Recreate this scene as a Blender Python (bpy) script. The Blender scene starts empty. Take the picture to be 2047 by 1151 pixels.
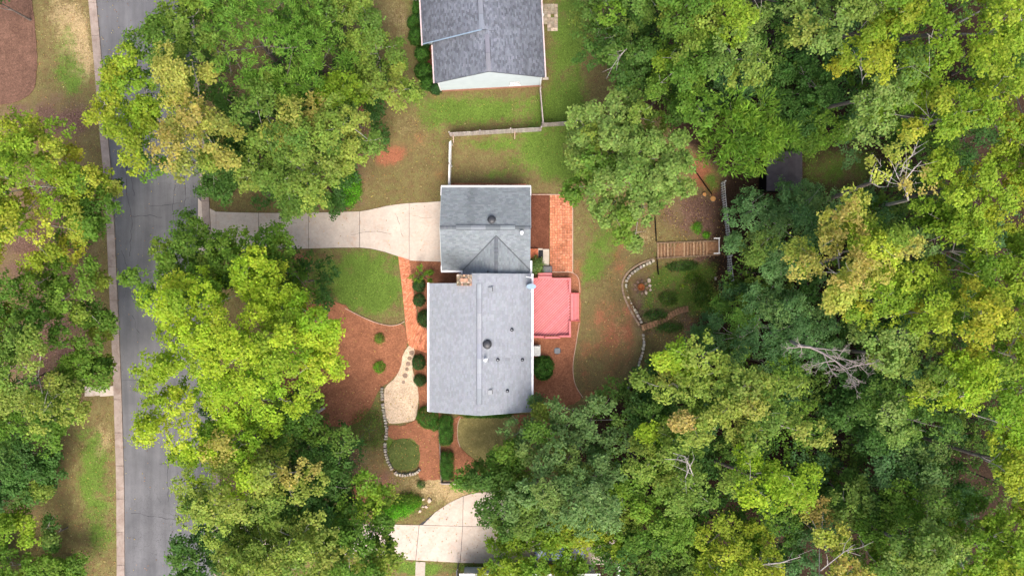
import bpy, math, random
import numpy as np
from mathutils import Vector, Matrix

random.seed(7)
RNG = np.random.default_rng(11)
scene = bpy.context.scene
COL = scene.collection
R = math.radians

# ------------------------------------------------------------------ camera, sky, sun, exposure
H = 62.0                      # camera height, m
FPX = 1364.0                  # focal length in pixels of the 2047 px wide photograph
cam_d = bpy.data.cameras.new('camera')
cam_d.sensor_width = 36.0
cam_d.lens = FPX / 2047.0 * 36.0
cam_d.clip_end = 2000.0
cam = bpy.data.objects.new('camera', cam_d)
cam.location = (0, 0, H)
COL.objects.link(cam)
scene.camera = cam

SUN_EL, SUN_AZ = R(58), R(170)     # azimuth measured from +Y towards +X
world = bpy.data.worlds.new('World')
scene.world = world
world.use_nodes = True
wn = world.node_tree.nodes
wl = world.node_tree.links
sky = wn.new('ShaderNodeTexSky')
sky.sky_type = 'NISHITA'
sky.sun_disc = False
sky.sun_elevation = SUN_EL
sky.sun_rotation = SUN_AZ
sky.air_density = 0.6
sky.dust_density = 5.0
sky.ozone_density = 0.2
bg = wn['Background']
bg.inputs['Strength'].default_value = 0.15
wl.new(sky.outputs[0], bg.inputs[0])

sun_d = bpy.data.lights.new('sun', 'SUN')
sun_d.energy = 0.9
sun_d.angle = R(35)
sun_d.color = (1.0, 0.95, 0.87)
sun = bpy.data.objects.new('sun', sun_d)
sd = Vector((math.sin(SUN_AZ) * math.cos(SUN_EL), math.cos(SUN_AZ) * math.cos(SUN_EL), math.sin(SUN_EL)))
sun.rotation_euler = sd.to_track_quat('Z', 'Y').to_euler()
sun.location = (0, 0, 80)
COL.objects.link(sun)

scene.view_settings.view_transform = 'Standard'
scene.view_settings.look = 'None'
scene.view_settings.exposure = 1.25
scene.view_settings.gamma = 1.0
scene.view_settings.use_curve_mapping = False
scene.render.engine = 'CYCLES'
scene.cycles.max_bounces = 6
scene.cycles.diffuse_bounces = 4
scene.cycles.glossy_bounces = 2
scene.cycles.transmission_bounces = 4
scene.cycles.transparent_max_bounces = 4
scene.cycles.use_denoising = True
scene.cycles.denoiser = 'OPENIMAGEDENOISE'
scene.cycles.denoising_prefilter = 'ACCURATE'

# ------------------------------------------------------------------ helpers
def P(px, py, z=0.0):
    k = (H - z) / FPX
    return ((px - 1023.5) * k, (575.5 - py) * k, z)

def PP(pts, z=0.0):
    return np.array([P(a, b, z)[:2] for a, b in pts])

def seg_dist(p, a, b):
    ab = b - a
    t = np.clip(((p - a) @ ab) / (ab @ ab + 1e-9), 0, 1)
    return np.linalg.norm(p - (a + t[:, None] * ab), axis=1)

def poly_inside(p, poly):
    x, y = p[:, 0], p[:, 1]
    ins = np.zeros(len(p), bool)
    n = len(poly)
    for i in range(n):
        x0, y0 = poly[i]; x1, y1 = poly[(i + 1) % n]
        c = ((y0 > y) != (y1 > y))
        xi = (x1 - x0) * (y - y0) / ((y1 - y0) + 1e-12) + x0
        ins ^= c & (x < xi)
    return ins

def poly_sd(p, poly):
    """signed distance, positive inside"""
    d = np.full(len(p), 1e9)
    n = len(poly)
    for i in range(n):
        d = np.minimum(d, seg_dist(p, poly[i], poly[(i + 1) % n]))
    return np.where(poly_inside(p, poly), d, -d)

# value noise for geometry decisions
def vnoise(x, y, s, seed=0):
    x = np.asarray(x, float) / s + 137.3 * seed; y = np.asarray(y, float) / s + 71.7 * seed
    xi = np.floor(x).astype(np.int64); yi = np.floor(y).astype(np.int64)
    fx = x - xi; fy = y - yi
    fx = fx * fx * (3 - 2 * fx); fy = fy * fy * (3 - 2 * fy)
    def h(a, b):
        n = (a * 374761393 + b * 668265263) & 0x7fffffff
        n = ((n ^ (n >> 13)) * 1274126177) & 0x7fffffff
        return ((n ^ (n >> 16)) & 0xffff) / 65535.0
    return (h(xi, yi) * (1 - fx) + h(xi + 1, yi) * fx) * (1 - fy) + (h(xi, yi + 1) * (1 - fx) + h(xi + 1, yi + 1) * fx) * fy

# terrain: flat street and yards; the ground falls away eastwards into the wood behind a retaining wall
BX = np.array([0, 300, 380, 480, 518, 535, 560, 600, 640, 662, 700, 740, 770, 800, 1151], float)
BV = np.array([1330, 1345, 1312, 1312, 1306, 1262, 1249, 1262, 1277, 1288, 1287, 1275, 1262, 1252, 1252], float)
def ground_h(x, y):
    x = np.asarray(x, float); y = np.asarray(y, float)
    py = 575.5 - y * 22.0
    bx = (np.interp(py, BX, BV) - 1023.5) / 22.0
    d = x - bx
    wallh = np.interp(py, [470, 500, 530, 660, 760, 800], [0.0, 0.15, 0.55, 0.5, 0.35, 0.0])
    slope = np.interp(py, [150, 380, 520, 800, 1100], [0.10, 0.30, 0.22, 0.22, 0.12])
    z = -np.clip(d / 0.25, 0, 1) * wallh - np.clip(d, 0, 9) * slope - np.clip(d - 9, 0, 40) * 0.05
    return np.where(d > 0, z, 0.0)

def gh(x, y):
    return float(ground_h(x, y))

def PG(px, py, up=0.0):
    """the point of the ground seen at photograph position (px, py)"""
    z = 0.0
    for _ in range(8):
        q = P(px, py, z); z = gh(q[0], q[1])
    q = P(px, py, z + up)
    return (q[0], q[1], z + up)

def srgb(r, g, b):
    f = lambda c: c / 12.92 if c <= 0.04045 else ((c + 0.055) / 1.055) ** 2.4
    return (f(r / 255), f(g / 255), f(b / 255))

# ---- materials
MATS = {}
def new_mat(name, rough=0.9, spec=0.2):
    m = bpy.data.materials.new(name); m.use_nodes = True
    nt = m.node_tree
    b = nt.nodes['Principled BSDF']
    b.inputs['Roughness'].default_value = rough
    b.inputs['Specular IOR Level'].default_value = spec
    MATS[name] = m
    return m, nt, b

def nd(nt, t, **kw):
    n = nt.nodes.new(t)
    for k, v in kw.items(): setattr(n, k, v)
    return n

def noise(nt, vec, scale, detail=4, rough=0.6, dist=0.0):
    n = nd(nt, 'ShaderNodeTexNoise')
    n.inputs['Scale'].default_value = scale
    n.inputs['Detail'].default_value = detail
    n.inputs['Roughness'].default_value = rough
    n.inputs['Distortion'].default_value = dist
    nt.links.new(vec, n.inputs['Vector'])
    return n.outputs['Fac']

def ramp(nt, fac, stops):
    r = nd(nt, 'ShaderNodeValToRGB')
    el = r.color_ramp.elements
    while len(el) < len(stops): el.new(0.5)
    for e, (p, c) in zip(el, stops):
        e.position = p
        e.color = (c[0], c[1], c[2], 1) if not isinstance(c, (int, float)) else (c, c, c, 1)
    nt.links.new(fac, r.inputs[0])
    return r.outputs[0]

def mixc(nt, fac, a, b, mode='MIX'):
    m = nd(nt, 'ShaderNodeMix', data_type='RGBA', blend_type=mode)
    for s, v in ((m.inputs[0], fac), (m.inputs[6], a), (m.inputs[7], b)):
        if isinstance(v, (int, float)): s.default_value = v
        elif isinstance(v, tuple): s.default_value = (v[0], v[1], v[2], 1)
        else: nt.links.new(v, s)
    return m.outputs[2]

def mth(nt, op, a, b=None):
    m = nd(nt, 'ShaderNodeMath', operation=op)
    for s, v in ((m.inputs[0], a), (m.inputs[1], b)):
        if v is None: continue
        if isinstance(v, (int, float)): s.default_value = v
        else: nt.links.new(v, s)
    return m.outputs[0]

def bump(nt, b, h, strength=0.3, dist=0.02):
    n = nd(nt, 'ShaderNodeBump')
    n.inputs['Strength'].default_value = strength
    n.inputs['Distance'].default_value = dist
    nt.links.new(h, n.inputs['Height']); nt.links.new(n.outputs[0], b.inputs['Normal'])

def pos(nt):
    return nd(nt, 'ShaderNodeNewGeometry').outputs['Position']

def simple(name, c1, c2=None, scale=3.0, rough=0.85, spec=0.2, fine=0.15, bmp=0.0, vcol=False, metal=0.0):
    """base colour varied by coarse and fine noise, optionally multiplied by the per-piece colour 'col'"""
    m, nt, b = new_mat(name, rough, spec)
    b.inputs['Metallic'].default_value = metal
    p = pos(nt)
    c2 = c2 or tuple(v * 0.75 for v in c1)
    f = noise(nt, p, scale, 5, 0.62)
    c = ramp(nt, f, [(0.32, c2), (0.62, c1)])
    if fine:
        g = noise(nt, p, 28.0, 3, 0.7)
        k = ramp(nt, g, [(0.3, 1 - fine), (0.7, 1 + fine)])
        c = mixc(nt, 1.0, c, k, 'MULTIPLY')
    if vcol:
        a = nd(nt, 'ShaderNodeAttribute', attribute_name='col')
        c = mixc(nt, 1.0, c, a.outputs['Color'], 'MULTIPLY')
    nt.links.new(c, b.inputs['Base Color'])
    if bmp:
        bump(nt, b, noise(nt, p, 40.0, 3, 0.7), bmp, 0.02)
    return m

# leaf: colour per leaf, a little light comes through
def leaf_mat(name, gloss=0.35, trans=0.3):
    m, nt, b = new_mat(name, 0.5, gloss)
    a = nd(nt, 'ShaderNodeAttribute', attribute_name='col')
    nt.links.new(a.outputs['Color'], b.inputs['Base Color'])
    t = nd(nt, 'ShaderNodeBsdfTranslucent')
    nt.links.new(mixc(nt, 1.0, a.outputs['Color'], (1.15, 1.2, 0.6), 'MULTIPLY'), t.inputs[0])
    mx = nd(nt, 'ShaderNodeMixShader'); mx.inputs[0].default_value = trans
    nt.links.new(b.outputs[0], mx.inputs[1]); nt.links.new(t.outputs[0], mx.inputs[2])
    nt.links.new(mx.outputs[0], nt.nodes['Material Output'].inputs[0])
    return m
leaf_mat('leaf', 0.12, 0.46)

simple('bark', (0.19, 0.165, 0.145), (0.10, 0.08, 0.07), 4.0, bmp=0.4)
simple('bark_pale', (0.42, 0.39, 0.36), (0.26, 0.23, 0.21), 3.0, bmp=0.3)
simple('bark_dead', (0.44, 0.385, 0.36), (0.31, 0.26, 0.24), 3.0)

# ---- mesh building
def set_props(o, label=None, cat=None, group=None, kind=None):
    if label: o['label'] = label
    if cat: o['category'] = cat
    if group: o['group'] = group
    if kind: o['kind'] = kind
    return o

def link(o, parent=None):
    COL.objects.link(o)
    if parent is not None:
        o.parent = parent
    return o

def world_loc(o):
    v = Vector(o.location)
    while o.parent is not None:
        o = o.parent
        v = v + Vector(o.location)
    return v

def empty(name, loc, label=None, cat=None, group=None, kind=None):
    o = bpy.data.objects.new(name, None)
    o.location = loc
    o.empty_display_size = 0.3
    COL.objects.link(o)
    return set_props(o, label, cat, group, kind)

class MB:
    """collects faces in world coordinates and links them as one mesh object"""
    def __init__(s): s.v = []; s.f = []; s.c = []; s.cur = (1, 1, 1)
    def quad(s, *p):
        n = len(s.v); s.v += [tuple(q) for q in p]; s.f.append(tuple(range(n, n + len(p)))); s.c.append(s.cur)
    def prism(s, poly, z0, z1, bottom=False):
        """poly: list of (x,y) counter-clockwise; z0/z1 floats"""
        a = 0.5 * sum(poly[i][0] * poly[(i + 1) % len(poly)][1] - poly[(i + 1) % len(poly)][0] * poly[i][1] for i in range(len(poly)))
        if a < 0: poly = list(poly)[::-1]
        n = len(s.v); m = len(poly)
        s.v += [(p[0], p[1], z0) for p in poly] + [(p[0], p[1], z1) for p in poly]
        s.f.append(tuple(range(n + m, n + 2 * m))); s.c.append(s.cur)
        if bottom: s.f.append(tuple(range(n + m - 1, n - 1, -1))); s.c.append(s.cur)
        for i in range(m):
            j = (i + 1) % m
            s.f.append((n + i, n + j, n + m + j, n + m + i)); s.c.append(s.cur)
    def box(s, c, size, rz=0.0, bottom=True):
        x, y, z = size[0] / 2, size[1] / 2, size[2] / 2
        ca, sa = math.cos(rz), math.sin(rz)
        pts = [(c[0] + a * ca - b * sa, c[1] + a * sa + b * ca) for a, b in ((-x, -y), (x, -y), (x, y), (-x, y))]
        s.prism(pts, c[2] - z, c[2] + z, bottom)
    def bar(s, a, b, w, h, up=(0, 0, 1)):
        a = Vector(a); b = Vector(b); d = (b - a).normalized()
        sd_ = d.cross(Vector(up)).normalized() * w / 2
        u = sd_.cross(d).normalized() * h / 2
        n = len(s.v)
        for e in (a, b):
            for q in (sd_ + u, -sd_ + u, -sd_ - u, sd_ - u): s.v.append(tuple(e + q))
        for f in ((0, 1, 5, 4), (1, 2, 6, 5), (2, 3, 7, 6), (3, 0, 4, 7), (3, 2, 1, 0), (4, 5, 6, 7)):
            s.f.append(tuple(n + i for i in f)); s.c.append(s.cur)
    def tube(s, pts, rad, n=6, cap=True):
        pts = [Vector(p) for p in pts]
        if isinstance(rad, (int, float)): rad = [rad] * len(pts)
        base = len(s.v)
        for i, p in enumerate(pts):
            d = (pts[min(i + 1, len(pts) - 1)] - pts[max(i - 1, 0)]).normalized()
            q = Vector((0, 0, 1)) if abs(d.z) < 0.9 else Vector((1, 0, 0))
            u = d.cross(q).normalized(); w = d.cross(u)
            for k in range(n):
                t = 2 * math.pi * k / n
                s.v.append(tuple(p + (u * math.cos(t) + w * math.sin(t)) * rad[i]))
        for i in range(len(pts) - 1):
            for k in range(n):
                k2 = (k + 1) % n
                s.f.append((base + i * n + k, base + i * n + k2, base + (i + 1) * n + k2, base + (i + 1) * n + k)); s.c.append(s.cur)
        if cap:
            s.f.append(tuple(base + k for k in range(n))[::-1]); s.c.append(s.cur)
            e = base + (len(pts) - 1) * n
            s.f.append(tuple(e + k for k in range(n))); s.c.append(s.cur)
    def lathe(s, c, prof, n=16):
        """prof: list of (radius, z)"""
        base = len(s.v)
        for r, z in prof:
            for k in range(n):
                t = 2 * math.pi * k / n
                s.v.append((c[0] + r * math.cos(t), c[1] + r * math.sin(t), c[2] + z))
        for i in range(len(prof) - 1):
            for k in range(n):
                k2 = (k + 1) % n
                s.f.append((base + i * n + k, base + i * n + k2, base + (i + 1) * n + k2, base + (i + 1) * n + k)); s.c.append(s.cur)
        e = base + (len(prof) - 1) * n
        s.f.append(tuple(e + k for k in range(n))); s.c.append(s.cur)
    def stone(s, c, size, rz=0.0, jit=0.18, rnd=random):
        """rough block: chamfered, jittered hexahedron"""
        x, y, z = size[0] / 2, size[1] / 2, size[2]
        ca, sa = math.cos(rz), math.sin(rz)
        ring = []
        base = len(s.v)
        k8 = [(-1, -.6), (-.6, -1), (.6, -1), (1, -.6), (1, .6), (.6, 1), (-.6, 1), (-1, .6)]
        js = [(1 + rnd.uniform(-jit, jit)) for _ in k8]
        for zz, sc in ((0, 1.0), (0.7, 1.0), (1.0, 0.78)):
            for (a, b), j in zip(k8, js):
                a2, b2 = a * x * j * sc, b * y * j * sc
                s.v.append((c[0] + a2 * ca - b2 * sa, c[1] + a2 * sa + b2 * ca, c[2] + zz * z * (1 + (rnd.uniform(-.08, .08) if zz else 0))))
        for i in range(2):
            for k in range(8):
                k2 = (k + 1) % 8
                s.f.append((base + i * 8 + k, base + i * 8 + k2, base + (i + 1) * 8 + k2, base + (i + 1) * 8 + k)); s.c.append(s.cur)
        s.f.append(tuple(base + 16 + k for k in range(8))); s.c.append(s.cur)
    def build(s, name, mat, parent=None, label=None, cat=None, group=None, kind=None, vcol=False, smooth=False, at=None):
        v = np.array(s.v, float)
        if at is None:
            at = ((v[:, 0].min() + v[:, 0].max()) / 2, (v[:, 1].min() + v[:, 1].max()) / 2, v[:, 2].min())
        me = bpy.data.meshes.new(name)
        me.from_pydata([tuple(q) for q in (v - np.array(at))], [], s.f)
        me.materials.append(MATS[mat])
        if vcol:
            at_ = me.attributes.new('col', 'FLOAT_COLOR', 'FACE')
            at_.data.foreach_set('color', np.array([(c[0], c[1], c[2], 1) for c in s.c], np.float32).ravel())
        if smooth:
            me.polygons.foreach_set('use_smooth', [True] * len(me.polygons))
        o = bpy.data.objects.new(name, me)
        base = world_loc(parent) if parent is not None else Vector((0, 0, 0))
        o.location = Vector(at) - base
        link(o, parent)
        return set_props(o, label, cat, group, kind)

def jc(c=(1, 1, 1), j=0.12, hue=0.03):
    k = 1 + random.uniform(-j, j)
    return tuple(v * k * (1 + random.uniform(-hue, hue)) for v in c)

def sheet(name, poly, z, mat, parent=None, kind='structure', edge=0.0, step=0.35, thick=0.0, **kw):
    """flat outline with a slightly wandering edge, draped on the ground"""
    pts = []
    n = len(poly)
    for i in range(n):
        a = np.array(poly[i], float); b = np.array(poly[(i + 1) % n], float)
        m = max(1, int(np.linalg.norm(b - a) / step)) if edge else 1
        for k in range(m):
            q = a + (b - a) * k / m
            if edge and k > 0: q = q + RNG.normal(0, edge, 2)
            elif edge: q = q + RNG.normal(0, edge * .4, 2)
            pts.append((q[0], q[1]))
    mb = MB()
    mb.prism(pts, z - max(thick, 0.03), z)
    return mb.build(name, mat, parent, kind=kind, **kw)

def smooth_poly(pts, it=2, closed=True):
    """Chaikin corner cutting"""
    pts = [np.array(p, float) for p in pts]
    for _ in range(it):
        out = []
        n = len(pts)
        rng = range(n) if closed else range(n - 1)
        if not closed: out.append(pts[0])
        for i in rng:
            a, b = pts[i], pts[(i + 1) % n]
            out += [a * .75 + b * .25, a * .25 + b * .75]
        if not closed: out.append(pts[-1])
        pts = out
    return pts

# ------------------------------------------------------------------ ground sheet
m, nt, b = new_mat('ground', 0.95, 0.1)
p_ = pos(nt)
at = nd(nt, 'ShaderNodeAttribute', attribute_name='cover')
sep = nd(nt, 'ShaderNodeSeparateColor'); nt.links.new(at.outputs['Color'], sep.inputs[0])
alpha = at.outputs['Alpha']
n_big = noise(nt, p_, 0.5, 6, 0.62)
n_mid = noise(nt, p_, 1.9, 7, 0.78)
n_fin = noise(nt, p_, 6.5, 5, 0.8)
n_fin2 = noise(nt, p_, 11.0, 4, 0.85)
def thr(ch, k=1.25, off=0.0):
    v = mth(nt, 'ADD', ch, mth(nt, 'MULTIPLY', mth(nt, 'SUBTRACT', n_mid, 0.5), k))
    v = mth(nt, 'ADD', v, mth(nt, 'MULTIPLY', mth(nt, 'SUBTRACT', n_fin, 0.5), k * 0.9))
    r = nd(nt, 'ShaderNodeMapRange', interpolation_type='SMOOTHSTEP')
    r.inputs[1].default_value = 0.25 + off; r.inputs[2].default_value = 0.8 + off
    nt.links.new(v, r.inputs[0]); return r.outputs[0]
base = ramp(nt, n_mid, [(0.30, (0.15, 0.088, 0.048)), (0.5, (0.155, 0.125, 0.052)), (0.68, (0.175, 0.17, 0.062))])
c = mixc(nt, thr(sep.outputs[2]), base, ramp(nt, n_fin, [(0.3, (0.20, 0.075, 0.040)), (0.7, (0.34, 0.135, 0.075))]))   # red clay
c = mixc(nt, thr(sep.outputs[1]), c, ramp(nt, n_fin, [(0.3, (0.24, 0.165, 0.085)), (0.7, (0.46, 0.36, 0.19))]))         # dry straw turf
c = mixc(nt, thr(alpha), c, ramp(nt, n_fin, [(0.25, (0.035, 0.018, 0.013)), (0.5, (0.13, 0.075, 0.055)), (0.75, (0.30, 0.20, 0.16))]))  # leaf litter
lm = nd(nt, 'ShaderNodeAttribute', attribute_name='dark_floor')
c = mixc(nt, thr(lm.outputs['Fac'], .6), c, ramp(nt, n_fin, [(0.25, (0.012, 0.008, 0.006)), (0.5, (0.035, 0.022, 0.014)), (0.78, (0.085, 0.055, 0.038))]))  # much darker brown floor tone across the wood
c = mixc(nt, thr(sep.outputs[0]), c, ramp(nt, n_fin, [(0.3, (0.065, 0.105, 0.018)), (0.7, (0.145, 0.235, 0.038))]))      # green turf
c = mixc(nt, 1.0, c, ramp(nt, n_fin2, [(0.3, 0.50), (0.7, 1.5)]), 'MULTIPLY')
c = mixc(nt, 1.0, c, ramp(nt, n_big, [(0.3, 0.85), (0.7, 1.15)]), 'MULTIPLY')
nt.links.new(c, b.inputs['Base Color'])
bump(nt, b, n_fin, 0.6, 0.05)

def axis(a, b_, s, far):
    core = np.arange(a, b_ + s / 2, s)
    out = []
    d = s; x = core[-1]
    while x < far: d *= 1.5; x += d; out.append(x)
    out = np.array(out)
    neg = []
    d = s; x = core[0]
    while x > -far: d *= 1.5; x -= d; neg.append(x)
    return np.concatenate([np.array(neg[::-1]), core, out])
gx = axis(-52, 52, 0.25, 900); gy = axis(-30, 30, 0.25, 900)
X, Y = np.meshgrid(gx, gy)
Z = ground_h(X, Y)
rough = (vnoise(X, Y, 1.3, 1) - .5) * .06 + (vnoise(X, Y, .45, 2) - .5) * .03
Zr = Z + rough * np.where(X > 12, 1.0, 0.35) - 0.02
PXX = X / (H - Zr) * FPX + 1023.5; PYY = 575.5 - Y / (H - Zr) * FPX
G = np.zeros_like(X); D = np.zeros_like(X); S = np.zeros_like(X); L = np.zeros_like(X)
def blob(A, px, py, rx, ry, w, rot=0):
    dx = PXX - px; dy = PYY - py
    c_, s_ = math.cos(R(rot)), math.sin(R(rot))
    u = (dx * c_ + dy * s_) / rx; v = (-dx * s_ + dy * c_) / ry
    A += w * np.exp(-(u * u + v * v))
for a in [(720, 560, 85, 55, .75), (760, 520, 50, 30, .35), (640, 540, 40, 30, .2), (770, 600, 50, 35, .4),
          (980, 220, 120, 35, .55), (920, 235, 50, 25, .25), (1135, 110, 45, 150, .65), (1120, 220, 45, 40, .6), (1150, 40, 40, 50, .3),
          (1080, 300, 75, 40, .75), (960, 290, 60, 15, .45), (1120, 340, 40, 30, .5), (1000, 350, 70, 12, .3),
          (1190, 480, 28, 60, .45), (1225, 460, 25, 50, .5), (1170, 560, 20, 60, .25), (1195, 540, 30, 30, .35), (1190, 740, 40, 50, .12),
          (1340, 600, 60, 35, .45), (1390, 540, 60, 25, .4), (1330, 560, 40, 25, .4), (1410, 600, 40, 40, .5), (1300, 650, 30, 20, .45),
          (1390, 455, 12, 12, .8), (1412, 470, 10, 9, .7), (1425, 365, 20, 25, .5), (1310, 505, 14, 10, .35),
          (820, 30, 30, 60, .3), (790, 130, 30, 60, .3), (850, 215, 60, 30, .35), (870, 290, 25, 60, .2), (760, 385, 50, 20, .2),
          (120, 60, 30, 40, .3), (135, 150, 40, 60, .35), (165, 170, 30, 30, .3), (190, 930, 40, 50, .4), (190, 1040, 40, 100, .55), (170, 870, 40, 20, .4),
          (200, 340, 20, 60, .25), (690, 850, 30, 60, .35), (760, 800, 20, 40, .4), (740, 860, 20, 60, .3), (800, 900, 33, 33, .9), (815, 915, 25, 25, .5),
          (975, 890, 60, 45, .12), (820, 1135, 40, 14, .8), (880, 1135, 60, 14, .5), (1000, 1140, 60, 18, .9), (860, 1010, 60, 25, .25),
          (1680, 340, 90, 60, .5)]:
    blob(G, *a)
for a in [(150, 60, 35, 60, .75), (165, 130, 30, 45, .6), (110, 50, 30, 60, .3), (205, 880, 22, 40, .5), (165, 960, 60, 90, .22), (180, 1090, 60, 80, .25),
          (800, 40, 45, 70, .45), (820, 240, 50, 40, .25), (900, 990, 60, 32, .75), (860, 960, 50, 25, .5), (960, 970, 40, 20, .4),
          (690, 800, 30, 40, .2), (730, 900, 40, 50, .35), (1290, 480, 30, 20, .5), (970, 880, 70, 60, .28), (1215, 640, 60, 100, .18),
          (1000, 230, 60, 18, .15), (1370, 430, 60, 40, .25), (1300, 400, 20, 40, .3), (180, 500, 30, 40, .3)]:
    blob(D, *a)
for a in [(1215, 640, 55, 120, .33), (1190, 760, 50, 40, .25), (1235, 500, 35, 70, .2), (790, 308, 27, 20, .8, -20), (770, 320, 22, 18, .6), (735, 225, 40, 22, .45, 30), (700, 215, 20, 20, .5), (840, 280, 20, 40, .25),
          (1225, 660, 30, 80, .15), (1250, 700, 22, 60, .10), (1190, 620, 20, 100, .1), (1215, 430, 14, 60, .45), (1240, 520, 18, 30, .4), (1200, 790, 50, 14, .4), (1165, 700, 14, 40, .4),
          (875, 350, 30, 40, .3), (1010, 320, 50, 25, .2), (1130, 290, 15, 50, .3), (1140, 360, 10, 60, .4),
          (1400, 345, 22, 60, .8, -35), (1430, 600, 20, 30, .6), (1300, 615, 40, 20, .3), (1260, 660, 10, 60, .25), (1440, 400, 20, 50, .5),
          (640, 600, 40, 30, .4), (600, 540, 30, 50, .25), (620, 520, 60, 12, .4), (790, 560, 18, 40, .3), (100, 500, 60, 40, .8), (95, 280, 80, 30, .4),
          (720, 980, 60, 60, .5), (760, 930, 30, 50, .3), (1155, 540, 20, 30, .6), (870, 200, 12, 60, .4), (1100, 170, 12, 40, .5)]:
    blob(S, *a)
for a in [(1370, 430, 55, 42, .75), (1420, 440, 40, 50, .4), (1285, 600, 30, 60, .8), (1300, 640, 25, 30, .6), (1360, 600, 40, 60, .45), (1420, 540, 30, 30, .6), (1390, 520, 30, 12, .2),
          (760, 970, 60, 50, .5), (700, 900, 40, 60, .4), (1210, 1090, 60, 30, .6), (690, 300, 60, 120, .45), (560, 200, 200, 160, .5),
          (640, 400, 80, 30, .4), (90, 430, 110, 160, .6), (90, 700, 120, 180, .7), (50, 1010, 55, 60, .5), (470, 900, 120, 200, .6), (120, 245, 110, 30, .5),
          (130, 180, 60, 60, .3), (30, 220, 60, 20, .4), (560, 480, 50, 15, .3), (1420, 560, 30, 60, .4), (1270, 770, 20, 40, .5)]:
    blob(L, *a)
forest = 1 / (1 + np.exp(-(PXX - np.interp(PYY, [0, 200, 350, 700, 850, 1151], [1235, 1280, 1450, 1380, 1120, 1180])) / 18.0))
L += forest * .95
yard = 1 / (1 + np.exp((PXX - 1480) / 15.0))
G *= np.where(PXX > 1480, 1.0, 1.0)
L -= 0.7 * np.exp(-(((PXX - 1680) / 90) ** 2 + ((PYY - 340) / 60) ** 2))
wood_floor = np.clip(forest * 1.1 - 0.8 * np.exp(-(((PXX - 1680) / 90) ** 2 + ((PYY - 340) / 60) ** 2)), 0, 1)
cov = np.stack([G, D, S, np.clip(L, 0, 1.2)], -1)
cov[..., :3] += ((vnoise(X, Y, 2.2, 5) - .5) * .22)[..., None]
cov[..., 0] *= 1.25
for ch_, sd_ in ((0, 8), (1, 12), (2, 15), (3, 18)): cov[..., ch_] *= .40 + .75 * vnoise(X, Y, 1.2, sd_) + .55 * vnoise(X, Y, .45, sd_ + 1)
cov = np.clip(cov, 0, 1)
ny, nx = X.shape
verts = np.stack([X, Y, Zr], -1).reshape(-1, 3).astype(np.float32)
idx = np.arange(ny * nx).reshape(ny, nx)
quads = np.stack([idx[:-1, :-1], idx[:-1, 1:], idx[1:, 1:], idx[1:, :-1]], -1).reshape(-1, 4)

def np_mesh(name, verts, faces, mat, fcol=None, k=4, smooth=False):
    me = bpy.data.meshes.new(name)
    me.vertices.add(len(verts)); me.vertices.foreach_set('co', np.asarray(verts, np.float32).ravel())
    nf = len(faces)
    me.loops.add(nf * k); me.loops.foreach_set('vertex_index', np.asarray(faces, np.int32).ravel())
    me.polygons.add(nf)
    me.polygons.foreach_set('loop_start', np.arange(0, nf * k, k, dtype=np.int32))
    if smooth: me.polygons.foreach_set('use_smooth', np.ones(nf, bool))
    me.materials.append(MATS[mat])
    if fcol is not None:
        a = me.attributes.new('col', 'FLOAT_COLOR', 'FACE')
        c4 = np.ones((nf, 4), np.float32); c4[:, :3] = fcol
        a.data.foreach_set('color', c4.ravel())
    me.update(calc_edges=True)
    return me

me = np_mesh('ground', verts, quads, 'ground', smooth=True)
a = me.attributes.new('cover', 'FLOAT_COLOR', 'POINT')
a.data.foreach_set('color', cov.reshape(-1, 4).astype(np.float32).ravel())
a = me.attributes.new('dark_floor', 'FLOAT', 'POINT')
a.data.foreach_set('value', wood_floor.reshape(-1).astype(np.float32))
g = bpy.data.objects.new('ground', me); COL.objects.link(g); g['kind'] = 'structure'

# ------------------------------------------------------------------ surface materials
def asphalt():
    m, nt, b = new_mat('asphalt', 0.88, 0.25)
    p = pos(nt)
    f = noise(nt, p, 0.35, 5, 0.6)
    c = ramp(nt, f, [(0.35, (0.105, 0.107, 0.113)), (0.65, (0.145, 0.146, 0.152))])
    sc = nd(nt, 'ShaderNodeVectorMath', operation='MULTIPLY'); nt.links.new(p, sc.inputs[0]); sc.inputs[1].default_value = (1.1, 0.08, 1)
    w = noise(nt, sc.outputs[0], 1.2, 4, 0.6)
    c = mixc(nt, 1.0, c, ramp(nt, w, [(0.35, 0.86), (0.65, 1.16)]), 'MULTIPLY')
    g = noise(nt, p, 34.0, 3, 0.8)
    c = mixc(nt, 1.0, c, ramp(nt, g, [(0.3, 0.78), (0.7, 1.24)]), 'MULTIPLY')
    v = nd(nt, 'ShaderNodeTexVoronoi', feature='DISTANCE_TO_EDGE'); v.inputs['Scale'].default_value = 2.1
    dv = nd(nt, 'ShaderNodeVectorMath', operation='ADD')
    nz = nd(nt, 'ShaderNodeTexNoise'); nz.inputs['Scale'].default_value = 1.5; nt.links.new(p, nz.inputs['Vector'])
    nt.links.new(p, dv.inputs[0]); nt.links.new(nz.outputs['Color'], dv.inputs[1]); nt.links.new(dv.outputs[0], v.inputs['Vector'])
    cr = nd(nt, 'ShaderNodeMapRange'); cr.inputs[1].default_value = 0.0; cr.inputs[2].default_value = 0.03; cr.inputs[3].default_value = 1; cr.inputs[4].default_value = 0
    nt.links.new(v.outputs['Distance'], cr.inputs[0])
    mk = ramp(nt, noise(nt, p, 0.16, 2, 0.5), [(0.50, 0.0), (0.60, 0.55)])
    c = mixc(nt, mth(nt, 'MULTIPLY', cr.outputs[0], mk), c, (0.05, 0.05, 0.052))
    nt.links.new(c, b.inputs['Base Color']); bump(nt, b, g, 0.3, 0.01)
asphalt()

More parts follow.
